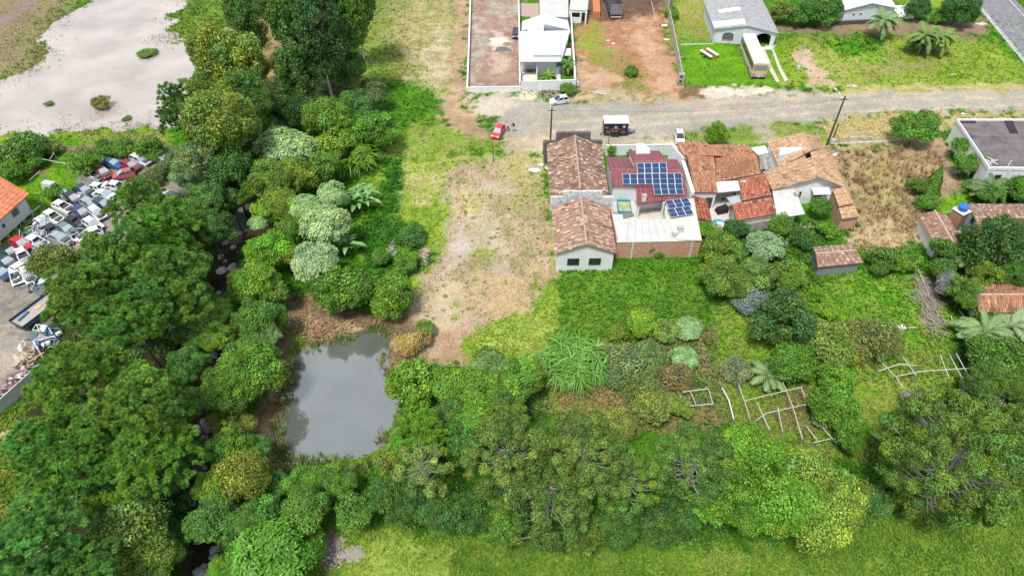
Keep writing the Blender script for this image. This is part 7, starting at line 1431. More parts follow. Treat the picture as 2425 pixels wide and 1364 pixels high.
# --- blue flatbed in the scrapyard
def flatbed():
    r, L = local('flatbed_truck', 40, 775, 120, 715); p = W(88, 735, 1.1); r.location = (p.x, p.y, 0); tag(r, 'dark blue flatbed truck with grey deck beneath the pine', 'truck'); BLD = mat('flatbed_blue', (.025, .075, .13), .5, .2); L = 5.4
    mb = MB(); mb.box((0, 0, 1.05), (L, 2.3, .14)); mb.build('deck', mat('deck_boards', (.40, .36, .33), .9, .15, 2), r)
    for s in (-1, 1): mb = MB(); mb.box((0, s * 1.16, 1.28), (L, .06, .4)); mb.build('side_rail', BLD, r)
    mb = MB(); mb.box((-L / 2, 0, 1.28), (.06, 2.26, .4)); mb.build('tailboard', BLD, r); mb = MB(); mb.box((0, 0, .8), (L, 1.0, .3)); mb.build('chassis', BUMP, r); mb = MB(); mb.box((L / 2 + 1.0, 0, 1.5), (1.8, 2.1, 1.9)); mb.build('cab', BLD, r)
    for x in (-1.7, 2.9):
        for s in (-1, 1): w = MB(); w.cyl((x, s * .95, .45), .45, .3, 14, 'y'); w.build('wheel', TYRE, r)
    for dx, dy, c, nm, lb, sz in ((-1.4, .5, (.04, .2, .42), 'blue_bumper', 'blue car bumper lying on the flatbed deck', (1.5, .25, .18)), (.4, .35, (.55, .42, .28), 'cardboard_sheet', 'cardboard sheet lying on the flatbed deck', (.9, .6, .04))):
        mb = MB(); mb.box((0, 0, 0), sz); mb.box((sz[0] * .4, .1, .02), (sz[0] * .2, sz[1], sz[2])); o = mb.build(nm, mat('scrap_' + nm, c, .6, .15)); q = r.matrix_world; o.location = Vector((p.x, p.y, 1.15 + sz[2] / 2)) + Matrix.Rotation(r.rotation_euler.z, 3, 'Z') @ Vector((dx, dy, 0)); o.rotation_euler = (0, 0, r.rotation_euler.z + .15); tag(o, lb, 'scrap')
flatbed()
# ------------------------------------------------------------------ roads, poles, frames, heaps
ASPH = mat('asphalt', (.20, .20, .21), .9, .1, .6, .2, stain=((.26, .255, .25), .3, .55))
def strip(name, pts, z, m_, parent=None):
    mb = MB(); P = [W(x, y, 0) for x, y in pts]; mb.add([(p.x, p.y, z) for p in P], [tuple(range(len(P)))]); return mb.build(name, m_, parent)
def road_slab():
    e0, e1 = W(2285, -20), W(2440, 168); d = (e1 - e0).normalized(); n = Vector((d.y, -d.x, 0)); n = n if n.x > 0 else -n; a = e0 - d * 60; b = e1 + d * 30; mb = MB(); mb.add([a + Vector((0, 0, .2)), b + Vector((0, 0, .2)), b + n * 9 + Vector((0, 0, .2)), a + n * 9 + Vector((0, 0, .2)), a - Vector((0, 0, .3)), b - Vector((0, 0, .3))], [(0, 1, 2, 3), (4, 5, 1, 0)])
    o = mb.build('asphalt_road', ASPH); tag(o, 'grey asphalt road crossing the top right corner', kind='structure'); ln = mat('road_paint', (.72, .72, .70), .7, .15, 2)
    for t, w in ((.35, .14), (7.6, .14)):
        m2 = MB(); m2.add([a + n * t + Vector((0, 0, .206)), b + n * t + Vector((0, 0, .206)), b + n * (t + w) + Vector((0, 0, .206)), a + n * (t + w) + Vector((0, 0, .206))], [(0, 1, 2, 3)]); m2.build('edge_line', ln, o)
    m2 = MB(); m2.add([a + n * 3.9 + Vector((0, 0, .206)), b + n * 3.9 + Vector((0, 0, .206)), b + n * 4.0 + Vector((0, 0, .206)), a + n * 4.0 + Vector((0, 0, .206))], [(0, 1, 2, 3)]); m2.build('seam_line', mat('road_seam', (.30, .30, .33), .9, .1), o)
    k = MB(); c = (a + b) / 2 - n * .1; k.box((c.x, c.y, .08), ((b - a).length, .18, .42), math.atan2(d.y, d.x)); kb = k.build('kerb', mat('white_kerb', (.70, .69, .66), .85, .15, 1.5)); tag(kb, 'whitewashed kerb along the asphalt road', kind='structure')
road_slab()
for i_, pts in enumerate(([(1803, 120), (1811, 120), (1830, 165), (1846, 196), (1838, 198), (1822, 170)], [(1826, 119), (1832, 119), (1850, 165), (1866, 192), (1858, 196), (1844, 170)])):
    o_ = strip('driveway_track', pts, .17, mat('track_concrete', (.56, .50, .40), .9, .15, 1.5)); tag(o_, ('left' if i_ == 0 else 'right') + ' concrete wheel track leading to the arched house', kind='structure')
DKW = mat('dark_pole', (.075, .06, .05), .9, .25, 3); CPOLE = mat('concrete_pole', (.50, .48, .45), .9, .1, 3)
def pole(px, py, h, m_, label, r=.13, arm=None, box=None, lean=(0, 0), bars=True, name='utility_pole'):
    p = W(px, py); root = empty(name, p); tag(root, label, 'pole'); mb = MB(); mb.tube([(0, 0, -.4), (lean[0], lean[1], h)], [r * 1.2, r * .8], 9); mb.build('shaft', m_, root)
    if bars: mb = MB(); mb.box((lean[0], lean[1], h - .5), (1.3, .1, .1)); mb.build('crossarm', DKW, root)
    if bars:
        for s in (-.5, 0, .5): mb = MB(); mb.cyl((lean[0] + s, lean[1], h - .36), .05, .18, 8); mb.build('insulator', METALW, root)
    if arm: mb = MB(); mb.tube([(lean[0], lean[1], h - .8), (lean[0] + arm[0] * .6, lean[1] + arm[1] * .6, h - .2), (lean[0] + arm[0], lean[1] + arm[1], h - .1)], .04, 6); o = mb.build('lamp_arm', METALW, root); mb = MB(); mb.box((lean[0] + arm[0], lean[1] + arm[1], h - .14), (.5, .2, .12), math.atan2(arm[1], arm[0])); mb.build('lamp_head', METALW, o)
    if box: mb = MB(); mb.box((0, -.22, box), (.5, .35, .8)); mb.build('meter_box', CONCL, root)
    return root
pole(1303, 344, 6.6, DKW, 'dark utility pole behind the long tiled hall', .13, (-.2, 1.6)); pole(1957, 346, 8.6, DKW, 'tall dark utility pole beside the tan-tiled house', .14, (-.6, 2.4)); pole(1968, 341, 3.6, DKW, 'shorter dark post with reddish box beside the tall pole', .1, None, .6, bars=False)
pole(1888, 166, 5.2, CPOLE, 'grey pole standing in the roadside meadow', .09, None, .5, bars=False); pole(1819, 170, 5.4, CPOLE, 'thin grey pole behind the bus', .07, None, None, bars=False); pole(1366, 208, 5.6, CPOLE, 'pale concrete post with meter box outside the modern house', .10, None, .9); pole(2303, 18, 4.5, DKW, 'pole at the asphalt road near the top edge', .1, None, None, bars=False)
pole(1286, 366, 2.6, DKW, 'thin dark post at the corner of the long hall', .06, bars=False, name='wooden_post'); pole(1168, 384, 3.4, DKW, 'thin post on the lot below the red hatchback', .05, bars=False, name='wooden_post'); pole(1438, 366, 4.0, mat('iron_post', (.2, .2, .22), .6, .1), 'iron gate post between the hall and the white street wall', .08, bars=False, name='iron_post')
for x_ in (1165, 1171): p_ = W(x_, 381); mb = MB(); mb.box((p_.x, p_.y, .4), (.12, .12, 1.0)); mb.box((p_.x, p_.y, .92), (.16, .16, .05)); o_ = mb.build('marker_post', METALW); tag(o_, 'short white marker post, ' + ('left' if x_ == 1165 else 'right') + ' of the pair on the lot', 'post', 'marker posts on the lot')
p_ = W(1610, 198); r_ = empty('meter_pillar', p_); tag(r_, 'grey concrete meter pillar at the end of the concrete fence', 'pillar'); mb = MB(); mb.box((0, 0, .9), (1.1, .5, 2.0)); mb.build('pillar_body', CONC, r_); 
for z_ in (.5, 1.4): mb = MB(); mb.box((0, -.262, z_), (.55, .03, .4)); mb.build('meter_door', DARKMET, r_)
# --- timber frames
def frame(label, rails, z, name='timber_frame', r=.05, m_=None, posts=True):
    c = W(*rails[0][0], 0); root = empty(name, c); tag(root, label, 'trellis'); q = random.Random(len(rails))
    for path in rails:
        P = [W(x, y, z + q.uniform(-.08, .08)) for x, y in path]; mb = MB(); mb.tube([tuple(p - c) for p in P], [r * q.uniform(.8, 1.15) for _ in P], 6); mb.build('rail', m_ or WOODP, root)
        if posts:
            for p in (P[0], P[-1]): mb = MB(); b = p - c; mb.tube([(b.x, b.y, -.3), (b.x, b.y, b.z + .1)], r * .8, 6); mb.build('post', WOODG, root)
frame('small pale timber frame at the right edge of the lot', [[(1616, 928), (1678, 920)], [(1610, 934), (1624, 978)], [(1635, 926), (1649, 960)], [(1678, 920), (1688, 956)], [(1633, 961), (1690, 956)]], 1.3)
frame('single long white rail right of the small timber frame', [[(1710, 918), (1726, 947), (1738, 994)]], 1.0, 'white_rail', .08, METALW)
frame('large timber trellis below the small garden palm', [[(1750, 912), (1763, 949), (1777, 994), (1782, 1025)], [(1854, 905), (1877, 961), (1901, 1040)], [(1792, 951), (1823, 1019)], [(1842, 965), (1854, 1023)], [(1761, 949), (1815, 936), (1899, 916)], [(1777, 1005), (1815, 978), (1910, 957)], [(1897, 918), (1928, 982)]], 1.6)
frame('low broken timber rails below the large trellis', [[(1910, 1009), (1937, 1044)], [(1947, 1011), (1982, 1050)], [(1926, 1048), (1968, 1038)]], 1.2, r=.05)
frame('long pale timber trellis near the right-edge trees', [[(2123, 891), (2179, 879), (2294, 872)], [(2090, 860), (2121, 891), (2139, 920)], [(2137, 843), (2170, 889)], [(2079, 879), (2129, 862), (2170, 865)], [(2226, 839), (2249, 897)], [(2249, 841), (2284, 905)], [(2265, 837), (2294, 891)]], 1.6, r=.06)
frame('thin garden trellis below the floodwater bank', [[(76, 372), (120, 381), (158, 389)], [(84, 366), (76, 372)], [(128, 363), (118, 377)], [(158, 389), (163, 384)], [(150, 386), (158, 389)]], 1.6, r=.05)
frame('slanting clothes rail in the left garden', [[(95, 405), (70, 427)]], 1.4, 'clothes_rail', .05); frame('white rail beside the orange-roofed house', [[(94, 488), (73, 504)]], 1.2, 'white_rail', .06, METALW); frame('white goal-like frame among the scrapped cars', [[(214, 420), (223, 420)]], 1.9, 'steel_frame', .06, METALW)
for k_, (x_, y_, w_) in enumerate(((190, 426, 'beside the grey stripped hatchback'), (213, 402, 'behind the dark red coupe'), (107, 493, 'above the upper stripped shell'), (170, 412, 'right of the garden trellis'), (50, 535, 'below the raised house wall'), (22, 560, 'nearest the left edge below the raised house'), (80, 512, 'at the corner of the raised house'), (66, 470, 'behind the orange roof corner'))):
    p_ = W(x_, y_); mb = MB(); mb.tube([(0, 0, -.3), (.05, 0, 1.5)], .06, 6); mb.box((.05, 0, 1.5), (.14, .14, .06)); o_ = mb.build('fence_post', CPOLE); o_.location = p_; tag(o_, 'pale fence post ' + w_, 'post', 'fence posts around the scrapyard')
# --- metal box in the garden
p_ = W(124, 448); mb = MB(); mb.loft([[(-1.15, -.65, 0), (1.15, -.65, 0), (1.15, .65, 0), (-1.15, .65, 0)], [(-1.0, -.4, 1.1), (.75, -.4, 1.1), (.75, .4, 1.1), (-1.0, .4, 1.1)]]); mb.box((-.12, 0, 1.12), (1.85, .9, .05)); o_ = mb.build('metal_canopy', mat('galvanised', (.50, .51, .53), .5, .1, 2)); o_.location = p_; o_.rotation_euler = (0, 0, -.28); tag(o_, 'grey sheet-metal canopy box on the garden grass', 'canopy')
p_ = W(4, 408); mb = MB(); mb.cyl((0, 0, .55), .75, 1.1, 18); mb.cyl((0, 0, 1.15), .8, .12, 18, r2=.5); o_ = mb.build('round_tank', mat('pale_blue_tank', (.35, .45, .55), .5, .1)); o_.location = p_; tag(o_, 'pale blue round tank at the left edge above the orange roof', 'tank')
# --- gate and fence at the dry lot
def lot_gate():
    a, b = W(2010, 337), W(2064, 336); r = empty('field_gate', a); tag(r, 'white barred gate leaning at the street side of the dry lot', 'gate'); d = (b - a); n = max(2, 14); PW = METALW; back = Vector((.25, .8, 0))
    for t in (.05, .65, 1.25): mb = MB(); mb.tube([back * t / 1.25 + Vector((0, 0, t)), d + back * t / 1.25 + Vector((0, 0, t))], .04, 6); mb.build('rail', PW, r)
    for k in range(n + 1): mb = MB(); f = d * k / n; mb.tube([f + Vector((0, 0, .05)), f + back + Vector((0, 0, 1.25))], .014 if 0 < k < n else .04, 4); mb.build('bar', mat('thin_bar', (.42, .42, .40), .6, .1), r)
lot_gate()
def wire_fence(label, pts, n, h=1.2):
    P = [W(x, y) for x, y in pts]; r = empty('wire_fence', P[0]); tag(r, label, 'fence'); c = P[0]; tot = []
    for i in range(len(P) - 1):
        for k in range(n): tot.append(P[i].lerp(P[i + 1], k / n))
    tot.append(P[-1])
    for p in tot: q = p - c; mb = MB(); mb.tube([(q.x, q.y, -.3), (q.x + .04, q.y, h)], .06, 6); mb.build('post', CPOLE, r)
    for z in (.5, .85, 1.15):
        mb = MB(); mb.tube([tuple(p - c + Vector((0, 0, z))) for p in tot], .012, 3); mb.build('wire', DARKMET, r)
    kb = MB(); 
    for i in range(len(P) - 1): d = P[i + 1] - P[i]; m_ = (P[i] + P[i + 1]) / 2 - c; kb.box((m_.x, m_.y, .08), (d.length, .14, .3), math.atan2(d.y, d.x))
    kb.build('kerb_course', CONCL, r)
wire_fence('low fence along the street side of the dry lot', [(1968, 343), (2008, 341), (2066, 338), (2130, 334)], 3); wire_fence('garden fence behind the small tree of the tan house', [(1893, 540), (1955, 540)], 3, .9)
wire_fence('wire fence on the grass left of the arched house', [(1612, 108), (1690, 106)], 4, 1.1)
# --- pools and patio things
def frame_pool():
    c = W(1478, 490, .5); r = empty('frame_pool', (c.x, c.y, .06), -.03); tag(r, 'rectangular blue frame pool with greenish water on the patio', 'pool'); L, Wd, H = 1.75, 2.55, .66; blue = mat('pool_blue', (.02, .27, .55), .45, .15); lin = mat('pool_liner', (.03, .40, .62), .45, .1)
    for x, y, sx, sy in ((0, -Wd / 2, L, .1), (0, Wd / 2, L, .1), (-L / 2, 0, .1, Wd - .1), (L / 2, 0, .1, Wd - .1)): mb = MB(); mb.box((x, y, H / 2), (sx, sy, H)); mb.build('side', blue if abs(y) > 0 else lin, r)
    mb = MB(); mb.box((0, 0, .35), (L - .1, Wd - .1, .1)); mb.build('water', mat('pool_water', (.42, .47, .20), .1, .3, 1.5, stain=((.5, .36, .14), 1.2, .56)), r)
    for x in (-L / 2, L / 2): mb = MB(); mb.tube([(x, -Wd / 2, H + .03), (x, Wd / 2, H + .03)], .045, 8); mb.build('rim_tube', lin, r)
    for y in (-Wd / 2, Wd / 2): mb = MB(); mb.tube([(-L / 2, y, H + .03), (L / 2, y, H + .03)], .045, 8); mb.build('rim_tube', lin, r)
    mb = MB(); mb.tube([(.15, -Wd / 2 - .05, .5), (.3, -Wd / 2 - .3, .3), (.3, -Wd / 2 - .3, .06)], .06, 6); mb.build('filter_hose', METALW, r)
frame_pool()
def round_pool():
    c = W(1704, 533, .4); r = empty('round_pool', (c.x, c.y, .05)); tag(r, 'round blue and white inflatable pool in the red-tiled house yard', 'pool'); rim = MB(); n = 22; R0 = 1.0; ring = []
    for k in range(n):
        a = 2 * math.pi * k / n; ring.append([((R0 + .16 * math.cos(t)) * math.cos(a), (R0 + .16 * math.cos(t)) * math.sin(a), .35 + .2 * math.sin(t)) for t in [2 * math.pi * j / 8 for j in range(8)]])
    rim.loft(ring + [ring[0]], cap=False); rim.build('rim', mat('pool_rim_blue', (.05, .33, .72), .4, .15), r, smooth=True); mb = MB(); mb.cyl((0, 0, .15), .98, .3, 22); mb.build('water', mat('pool_clear', (.55, .74, .82), .08, .1), r)
round_pool()
p_ = W(1708, 503); r_ = empty('covered_rack', p_, .3); tag(r_, 'black cloth-covered drying rack in the red-tiled house yard', 'rack'); mb = MB(); mb.loft([[(-.8, -.5, .05), (.8, -.5, .1), (.85, .5, .05), (-.8, .55, .1)], [(-.75, -.4, .8), (.7, -.45, .95), (.8, .4, .9), (-.7, .45, .75)], [(-.3, -.2, 1.1), (.45, -.25, 1.25), (.4, .2, 1.2), (-.25, .25, 1.05)]]); mb.build('cover', mat('black_cloth', (.015, .015, .018), .8, .3), r_)
for s_ in (-.7, .7): mb = MB(); mb.tube([(s_, 0, 0), (s_, 0, 1.2)], .03, 5); mb.build('leg', DARKMET, r_)
p_ = W(1506, 478); r_ = empty('bicycle', p_, 1.2); tag(r_, 'red bicycle leaning on the patio beside the frame pool', 'bicycle')
for x_ in (-.5, .5):
    mb = MB(); rg = [[(x_ + .32 * math.cos(a), .02 * math.cos(t), .33 + .32 * math.sin(a) + 0 * t) if False else (x_ + (.31 + .025 * math.cos(t)) * math.cos(a), .025 * math.sin(t), .33 + (.31 + .025 * math.cos(t)) * math.sin(a)) for t in [2 * math.pi * j / 5 for j in range(5)]] for a in [2 * math.pi * k / 16 for k in range(17)]]; mb.loft(rg, cap=False); mb.build('wheel', TYRE, r_)
mb = MB(); mb.tube([(-.5, 0, .33), (-.1, 0, .33), (-.2, 0, .8), (-.5, 0, .33)], .02, 5); mb.tube([(-.1, 0, .33), (.38, 0, .78), (-.18, 0, .76)], .02, 5); mb.tube([(.5, 0, .33), (.36, 0, .95)], .02, 5); mb.tube([(.36, -.25, .98), (.36, .25, .98)], .015, 5); mb.build('frame', mat('bike_red', (.35, .03, .06), .4, .1), r_); mb = MB(); mb.box((-.22, 0, .86), (.25, .14, .06)); mb.build('saddle', BUMP, r_)
for x_, y_, c_, nm_, lb_ in ((1450, 412, METALW, 'satellite_dish', 'white satellite dish at the hall side of the solar-panelled house'), (1606, 420, METALG, 'satellite_dish', 'grey satellite dish between the solar-panelled and red-tiled houses'), (1758, 435, METALW, 'satellite_dish', 'white satellite dish on the white awning of the red-tiled house')):
    d0 = W(x_, y_, 3.05); mb = MB(); mb.loft([[(math.cos(2 * math.pi * k / 14) * rr, -zz, .5 + math.sin(2 * math.pi * k / 14) * rr) for k in range(14)] for rr, zz in ((.02, -.1), (.3, -.04), (.45, .08))], cap=False); mb.tube([(0, .1, .5), (0, .12, -.1)], .035); o_ = mb.build(nm_, c_); o_.location = d0; tag(o_, lb_, 'satellite dish')
# --- yard goods
def brick_stack():
    a, b = W(1412, 44), W(1408, -20); r = empty('brick_stack', a, math.atan2(b.y - a.y, b.x - a.x)); tag(r, 'long stack of orange bricks beside the livestock truck', 'brick stack'); L = 14; OB = mat('stack_brick', (.56, .22, .10), .9, .15, 2); q = random.Random(1); mb = MB(); mb.box((0, 0, 0), (1.18, .27, .21)); t = mb.build('brick_row', OB); me_ = t.data; bpy.data.objects.remove(t)
    for i in range(10):
        for j in range(5):
            for k in range(6):
                if i > 4 and k < 5: continue
                o = link('brick', me_, r); o.location = (.6 + i * 1.22 + q.uniform(-.02, .02), (j - 2) * .29, .1 + k * .235); o.rotation_euler = (0, 0, q.uniform(-.02, .02))
brick_stack()
def mound(name, px, py, rx, ry, h, m_, label, seed=0, cat='heap'):
    p = W(px, py); q = np.random.default_rng(seed); n, k = 28, 9; rings = []
    for i in range(k):
        t = i / (k - 1); rr = 1 - t; ring = []
        for j in range(n): a = 2 * math.pi * j / n; w = 1 + .22 * math.sin(a * 3 + seed) + .12 * math.sin(a * 7 + 2 * seed) + q.normal(0, .03); ring.append((rx * rr * w * math.cos(a), ry * rr * w * math.sin(a), -.15 + (h + .15) * (1 - rr ** 1.6) * (1 + q.normal(0, .03))))
        rings.append(ring)
    mb = MB(); mb.loft(rings); o = mb.build(name, m_, smooth=True); o.location = p; tag(o, label, cat); return o
mound('sand_pile', 1180, 98, 1.9, 1.6, .6, mat('pale_sand', (.66, .60, .52), .95, .12, 2, .3), 'pale sand pile in the bare lot', 1); mound('gravel_pile', 1189, 119, 1.7, 1.1, .6, mat('dark_gravel', (.17, .17, .17), .95, .35, 8, .5), 'dark gravel pile in front of the sand pile', 2)
mound('soil_heap', 1448, 185, 2.6, 1.9, .7, mat('red_soil', (.45, .29, .18), .95, .2, 2, .5), 'reddish soil heap on the street side of the red soil yard', 3)
def rubble(name, px, py, rx, ry, h, n, cols, label, seed):
    rng = np.random.default_rng(seed); p = W(px, py); mb = MB()
    for k in range(n):
        a = rng.uniform(0, 6.28); t = math.sqrt(rng.uniform(0, 1)); x, y = math.cos(a) * t * rx, math.sin(a) * t * ry; s = rng.uniform(.05, .17); M = Matrix.Translation((x, y, h * (1 - t * t) + rng.uniform(-.05, .05))) @ Matrix.Rotation(rng.uniform(0, 6.28), 4, Vector(rng.normal(0, 1, 3)).normalized())
        b0 = len(mb.f); mb.box((0, 0, 0), (s * rng.uniform(.8, 1.8), s, s * rng.uniform(.4, .9)), 0, 0, M); c = np.array(cols[rng.integers(len(cols))]) * rng.uniform(.8, 1.2)
        for i in range(b0, len(mb.f)): mb.c[i] = tuple(c)
    rings = [[(rx * (1 - t) * math.cos(2 * math.pi * j / 20), ry * (1 - t) * math.sin(2 * math.pi * j / 20), -.15 + (h + .1) * (1 - (1 - t) ** 2)) for j in range(20)] for t in (0, .3, .6, .95)]; b0 = len(mb.f); mb.loft(rings)
    for i in range(b0, len(mb.f)): mb.c[i] = tuple(np.array(cols[0]) * .95)
    o = mb.build(name, mat_col('rubble_mat', .95, .25, 5), colors=True); o.location = p; tag(o, label, 'rubble', kind='stuff'); return o
rubble('rubble', 930, 592, .8, 1.9, .22, 220, [(.36, .32, .27), (.31, .28, .24), (.42, .38, .33)], 'narrow pale rubble heap in the tall grass of the lot', 1); rubble('rubble', 1004, 608, 1.1, 1.8, .28, 320, [(.40, .31, .22), (.45, .36, .27), (.35, .26, .18), (.47, .40, .32)], 'tan brick rubble heap at the edge of the bare lot', 2)
rubble('rubble', 1425, 220, 1.6, .6, .2, 70, [(.66, .6, .54), (.5, .4, .3)], 'scattered pale rubble at the foot of the soil heap', 3); rubble('rubble', 2018, 205, 1.0, .35, .15, 50, [(.62, .56, .5), (.7, .66, .62)], 'small pale stones beside the street at the meadow', 4); rubble('rubble', 2325, 58, 1.2, .5, .2, 50, [(.7, .68, .66), (.6, .55, .5)], 'white debris beside the asphalt road', 5); rubble('rubble', 790, 1320, 1.0, 1.2, .12, 140, [(.42, .35, .33), (.3, .24, .22), (.52, .46, .44)], 'muddy stones beside the bottom puddle', 6)
rubble('rubble', 1680, 222, 2.2, .7, .1, 90, [(.68, .6, .52), (.6, .5, .43)], 'pale pink gravel patch along the street by the bus', 7); rubble('rubble', 1300, 398, .9, .5, .15, 40, [(.62, .58, .5), (.5, .42, .32)], 'scattered rubble beside the hall wall', 8)
def sticks(name, px, py, px2, py2, spread, n, label, seed, cols=(.38, .33, .29)):
    q = random.Random(seed); a, b = W(px, py), W(px2, py2); mb = MB(); c = (a + b) / 2
    for k in range(n):
        p = a.lerp(b, q.random()) + Vector((q.gauss(0, spread), q.gauss(0, spread), 0)); an = q.uniform(0, 3.14); L = q.uniform(.5, 2.2); z = q.uniform(.05, .6); d = Vector((math.cos(an), math.sin(an), q.uniform(-.12, .12))) * L / 2; p.z = z; s = Vector((q.uniform(-.12, .12), q.uniform(-.12, .12), .05)); mb.tube([p - d - c, p + s - c, p + d - c], [.035, .028, .012], 4)
    o = mb.build(name, mat('stick_' + str(seed), cols, .9, .25, 4)); o.location = c; tag(o, label, 'branches', kind='stuff'); return o
sticks('brushwood', 2180, 660, 2195, 725, .8, 170, 'heap of grey cut branches at the right field edge, upper part', 1); sticks('brushwood', 2200, 740, 2215, 785, .55, 80, 'thinner heap of cut branches below the big heap', 2); sticks('brushwood', 705, 770, 820, 775, 1.1, 110, 'dry reed litter on the upper pond bank', 3, (.42, .31, .19)); sticks('brushwood', 1945, 840, 1960, 850, .4, 6, 'few fallen sticks under the acacias', 4)
sticks('brushwood', 1425, 215, 1410, 225, .6, 14, 'pale broken boards beside the rubble in the yard', 5, (.6, .55, .48)); sticks('driftwood', 690, 757, 700, 770, .3, 8, 'pale wood scraps on the pond bank', 6, (.5, .46, .42))
# long fallen poles
for k_, (pts, lb) in enumerate((([(2171, 632), (2182, 655), (2200, 700)], 'upright pale pole stuck in the heap of cut branches'), ([(2272, 735), (2296, 768)], 'grey pole lying beside the lower tiled house'), ([(2252, 748), (2256, 762)], 'short pale board below the brush heap'), ([(2151, 776), (2170, 775)], 'pale board lying in the right field'), ([(1543, 5), (1553, 52)], 'white pipe lying in the red soil yard'))):
    P = [W(x, y, .35) for x, y in pts]; mb = MB(); mb.tube([p - P[0] for p in P], .07, 6); o_ = mb.build('fallen_pole', WOODP); o_.location = P[0]; tag(o_, lb, 'pole')
p_ = W(2131, 782); mb = MB(); mb.box((0, 0, .25), (.8, .6, .5), .4); mb.box((0, 0, .52), (.9, .7, .05), .4); o_ = mb.build('beehive_box', CONCL); o_.location = p_; tag(o_, 'pale box standing in the right field', 'box')
# --- stream stones
q_ = random.Random(12); smeshes = []
for k_ in range(4):
    mb = MB(); rings = []; n_ = 7
    for t in (0, .35, .75, 1): rings.append([((1 - .75 * t * t) * (1 + q_.uniform(-.18, .18)) * math.cos(2 * math.pi * j / n_), (1 - .75 * t * t) * (1 + q_.uniform(-.18, .18)) * .75 * math.sin(2 * math.pi * j / n_), t * .55 - .15) for j in range(n_)])
    mb.loft(rings); o_ = mb.build('stone', mat('stream_stone', (.40, .38, .36), .85, .25, 3, .2, stain=((.2, .2, .17), 2, .55))); smeshes.append(o_.data); bpy.data.objects.remove(o_)
for k_ in range(70):
    t = q_.random() * (len(STREAM) - 1); i = int(t); f = t - i; x = STREAM[i][0] * (1 - f) + STREAM[i + 1][0] * f; y = STREAM[i][1] * (1 - f) + STREAM[i + 1][1] * f
    p = W(x, y, -1.4); p.x += q_.gauss(0, 1.0); o_ = link('stone', smeshes[k_ % 4], stream); s_ = q_.uniform(.2, .55) if q_.random() < .8 else q_.uniform(.6, .95); o_.scale = (s_, s_, s_ * .8); o_.location = (p.x, p.y, -1.42 + .02); o_.rotation_euler = (0, 0, q_.uniform(0, 6))
# --- scrap heaps in the car yard
def scrap(label, px, py, px2, py2, spread, n, seed, cols):
    q = random.Random(seed); a, b = W(px, py), W(px2, py2); mb = MB(); c = (a + b) / 2
    for k in range(n):
        p = a.lerp(b, q.random()) + Vector((q.gauss(0, spread), q.gauss(0, spread), q.uniform(.05, .8))); M = Matrix.Translation(p - c) @ Matrix.Rotation(q.uniform(0, 3.14), 4, 'Z') @ Matrix.Rotation(q.gauss(0, .5), 4, 'X') @ Matrix.Rotation(q.gauss(0, .3), 4, 'Y'); b0 = len(mb.f); t = q.random(); cc = q.choice(cols)
        if t < .3:                                               # door: panel with a window hole
            for x, z, sx, sz in ((0, -.3, 1.1, .6), (-.5, .3, .08, .6), (.5, .25, .08, .6), (0, .58, 1.0, .06)): mb.box((x, 0, z), (sx, .06, sz), 0, 0, M)
        elif t < .6: mb.loft([[M @ Vector((x, y, z)) for y, z in ((-.07, 0), (.07, 0), (.07, .12), (-.07, .12))] for x, z in ((-.8, 0), (-.7, .2), (0, .28), (.7, .2), (.8, 0))])
        elif t < .8: mb.box((0, 0, 0), (q.uniform(.5, 1.3), q.uniform(.4, .9), .05), 0, 0, M)
        else: mb.box((0, 0, 0), (q.uniform(.3, .6), q.uniform(.3, .5), q.uniform(.2, .4)), 0, 0, M)
        for i in range(b0, len(mb.f)): mb.c[i] = tuple(x * q.uniform(.8, 1.1) for x in cc)
    o = mb.build('scrap_heap', mat_col('scrap_paint', .5, .2, 4, spec=.5), colors=True); o.location = c; tag(o, label, 'scrap', kind='stuff')
SCC = [(.75, .76, .76), (.03, .03, .035), (.30, .33, .36), (.10, .14, .16), (.55, .57, .58), (.05, .07, .12)]
scrap('heap of car doors and panels beside the lower white shell', 88, 540, 112, 560, .8, 70, 1, SCC); scrap('mixed car scrap under the thin yellowish tree', 95, 600, 160, 625, 1.2, 60, 2, SCC + [(.5, .05, .08), (.45, .25, .2)]); scrap('car parts at the gravel edge under the tree', 80, 668, 100, 690, .6, 26, 3, SCC + [(.1, .25, .5)])
scrap('bumpers and trim lying along the concrete panel wall', 0, 955, 85, 880, .35, 70, 4, [(.03, .03, .04), (.05, .06, .08), (.3, .3, .32), (.3, .08, .12), (.6, .6, .6)]); scrap('white panels and sheets below the flatbed truck', 85, 800, 120, 815, .7, 26, 5, [(.75, .77, .78), (.7, .72, .75), (.1, .22, .6), (.3, .32, .34)]); scrap('cardboard and wood scraps beside the wall of the scrapyard', 60, 840, 80, 860, .6, 24, 6, [(.58, .45, .32), (.6, .5, .4), (.5, .36, .25)]); scrap('white wreckage among the cars in the middle rows', 190, 475, 200, 470, .3, 12, 7, [(.78, .78, .78), (.6, .62, .62)]); scrap('scattered scrap between the rows near the small tree', 175, 556, 200, 575, .8, 24, 8, SCC + [(.5, .25, .22)])
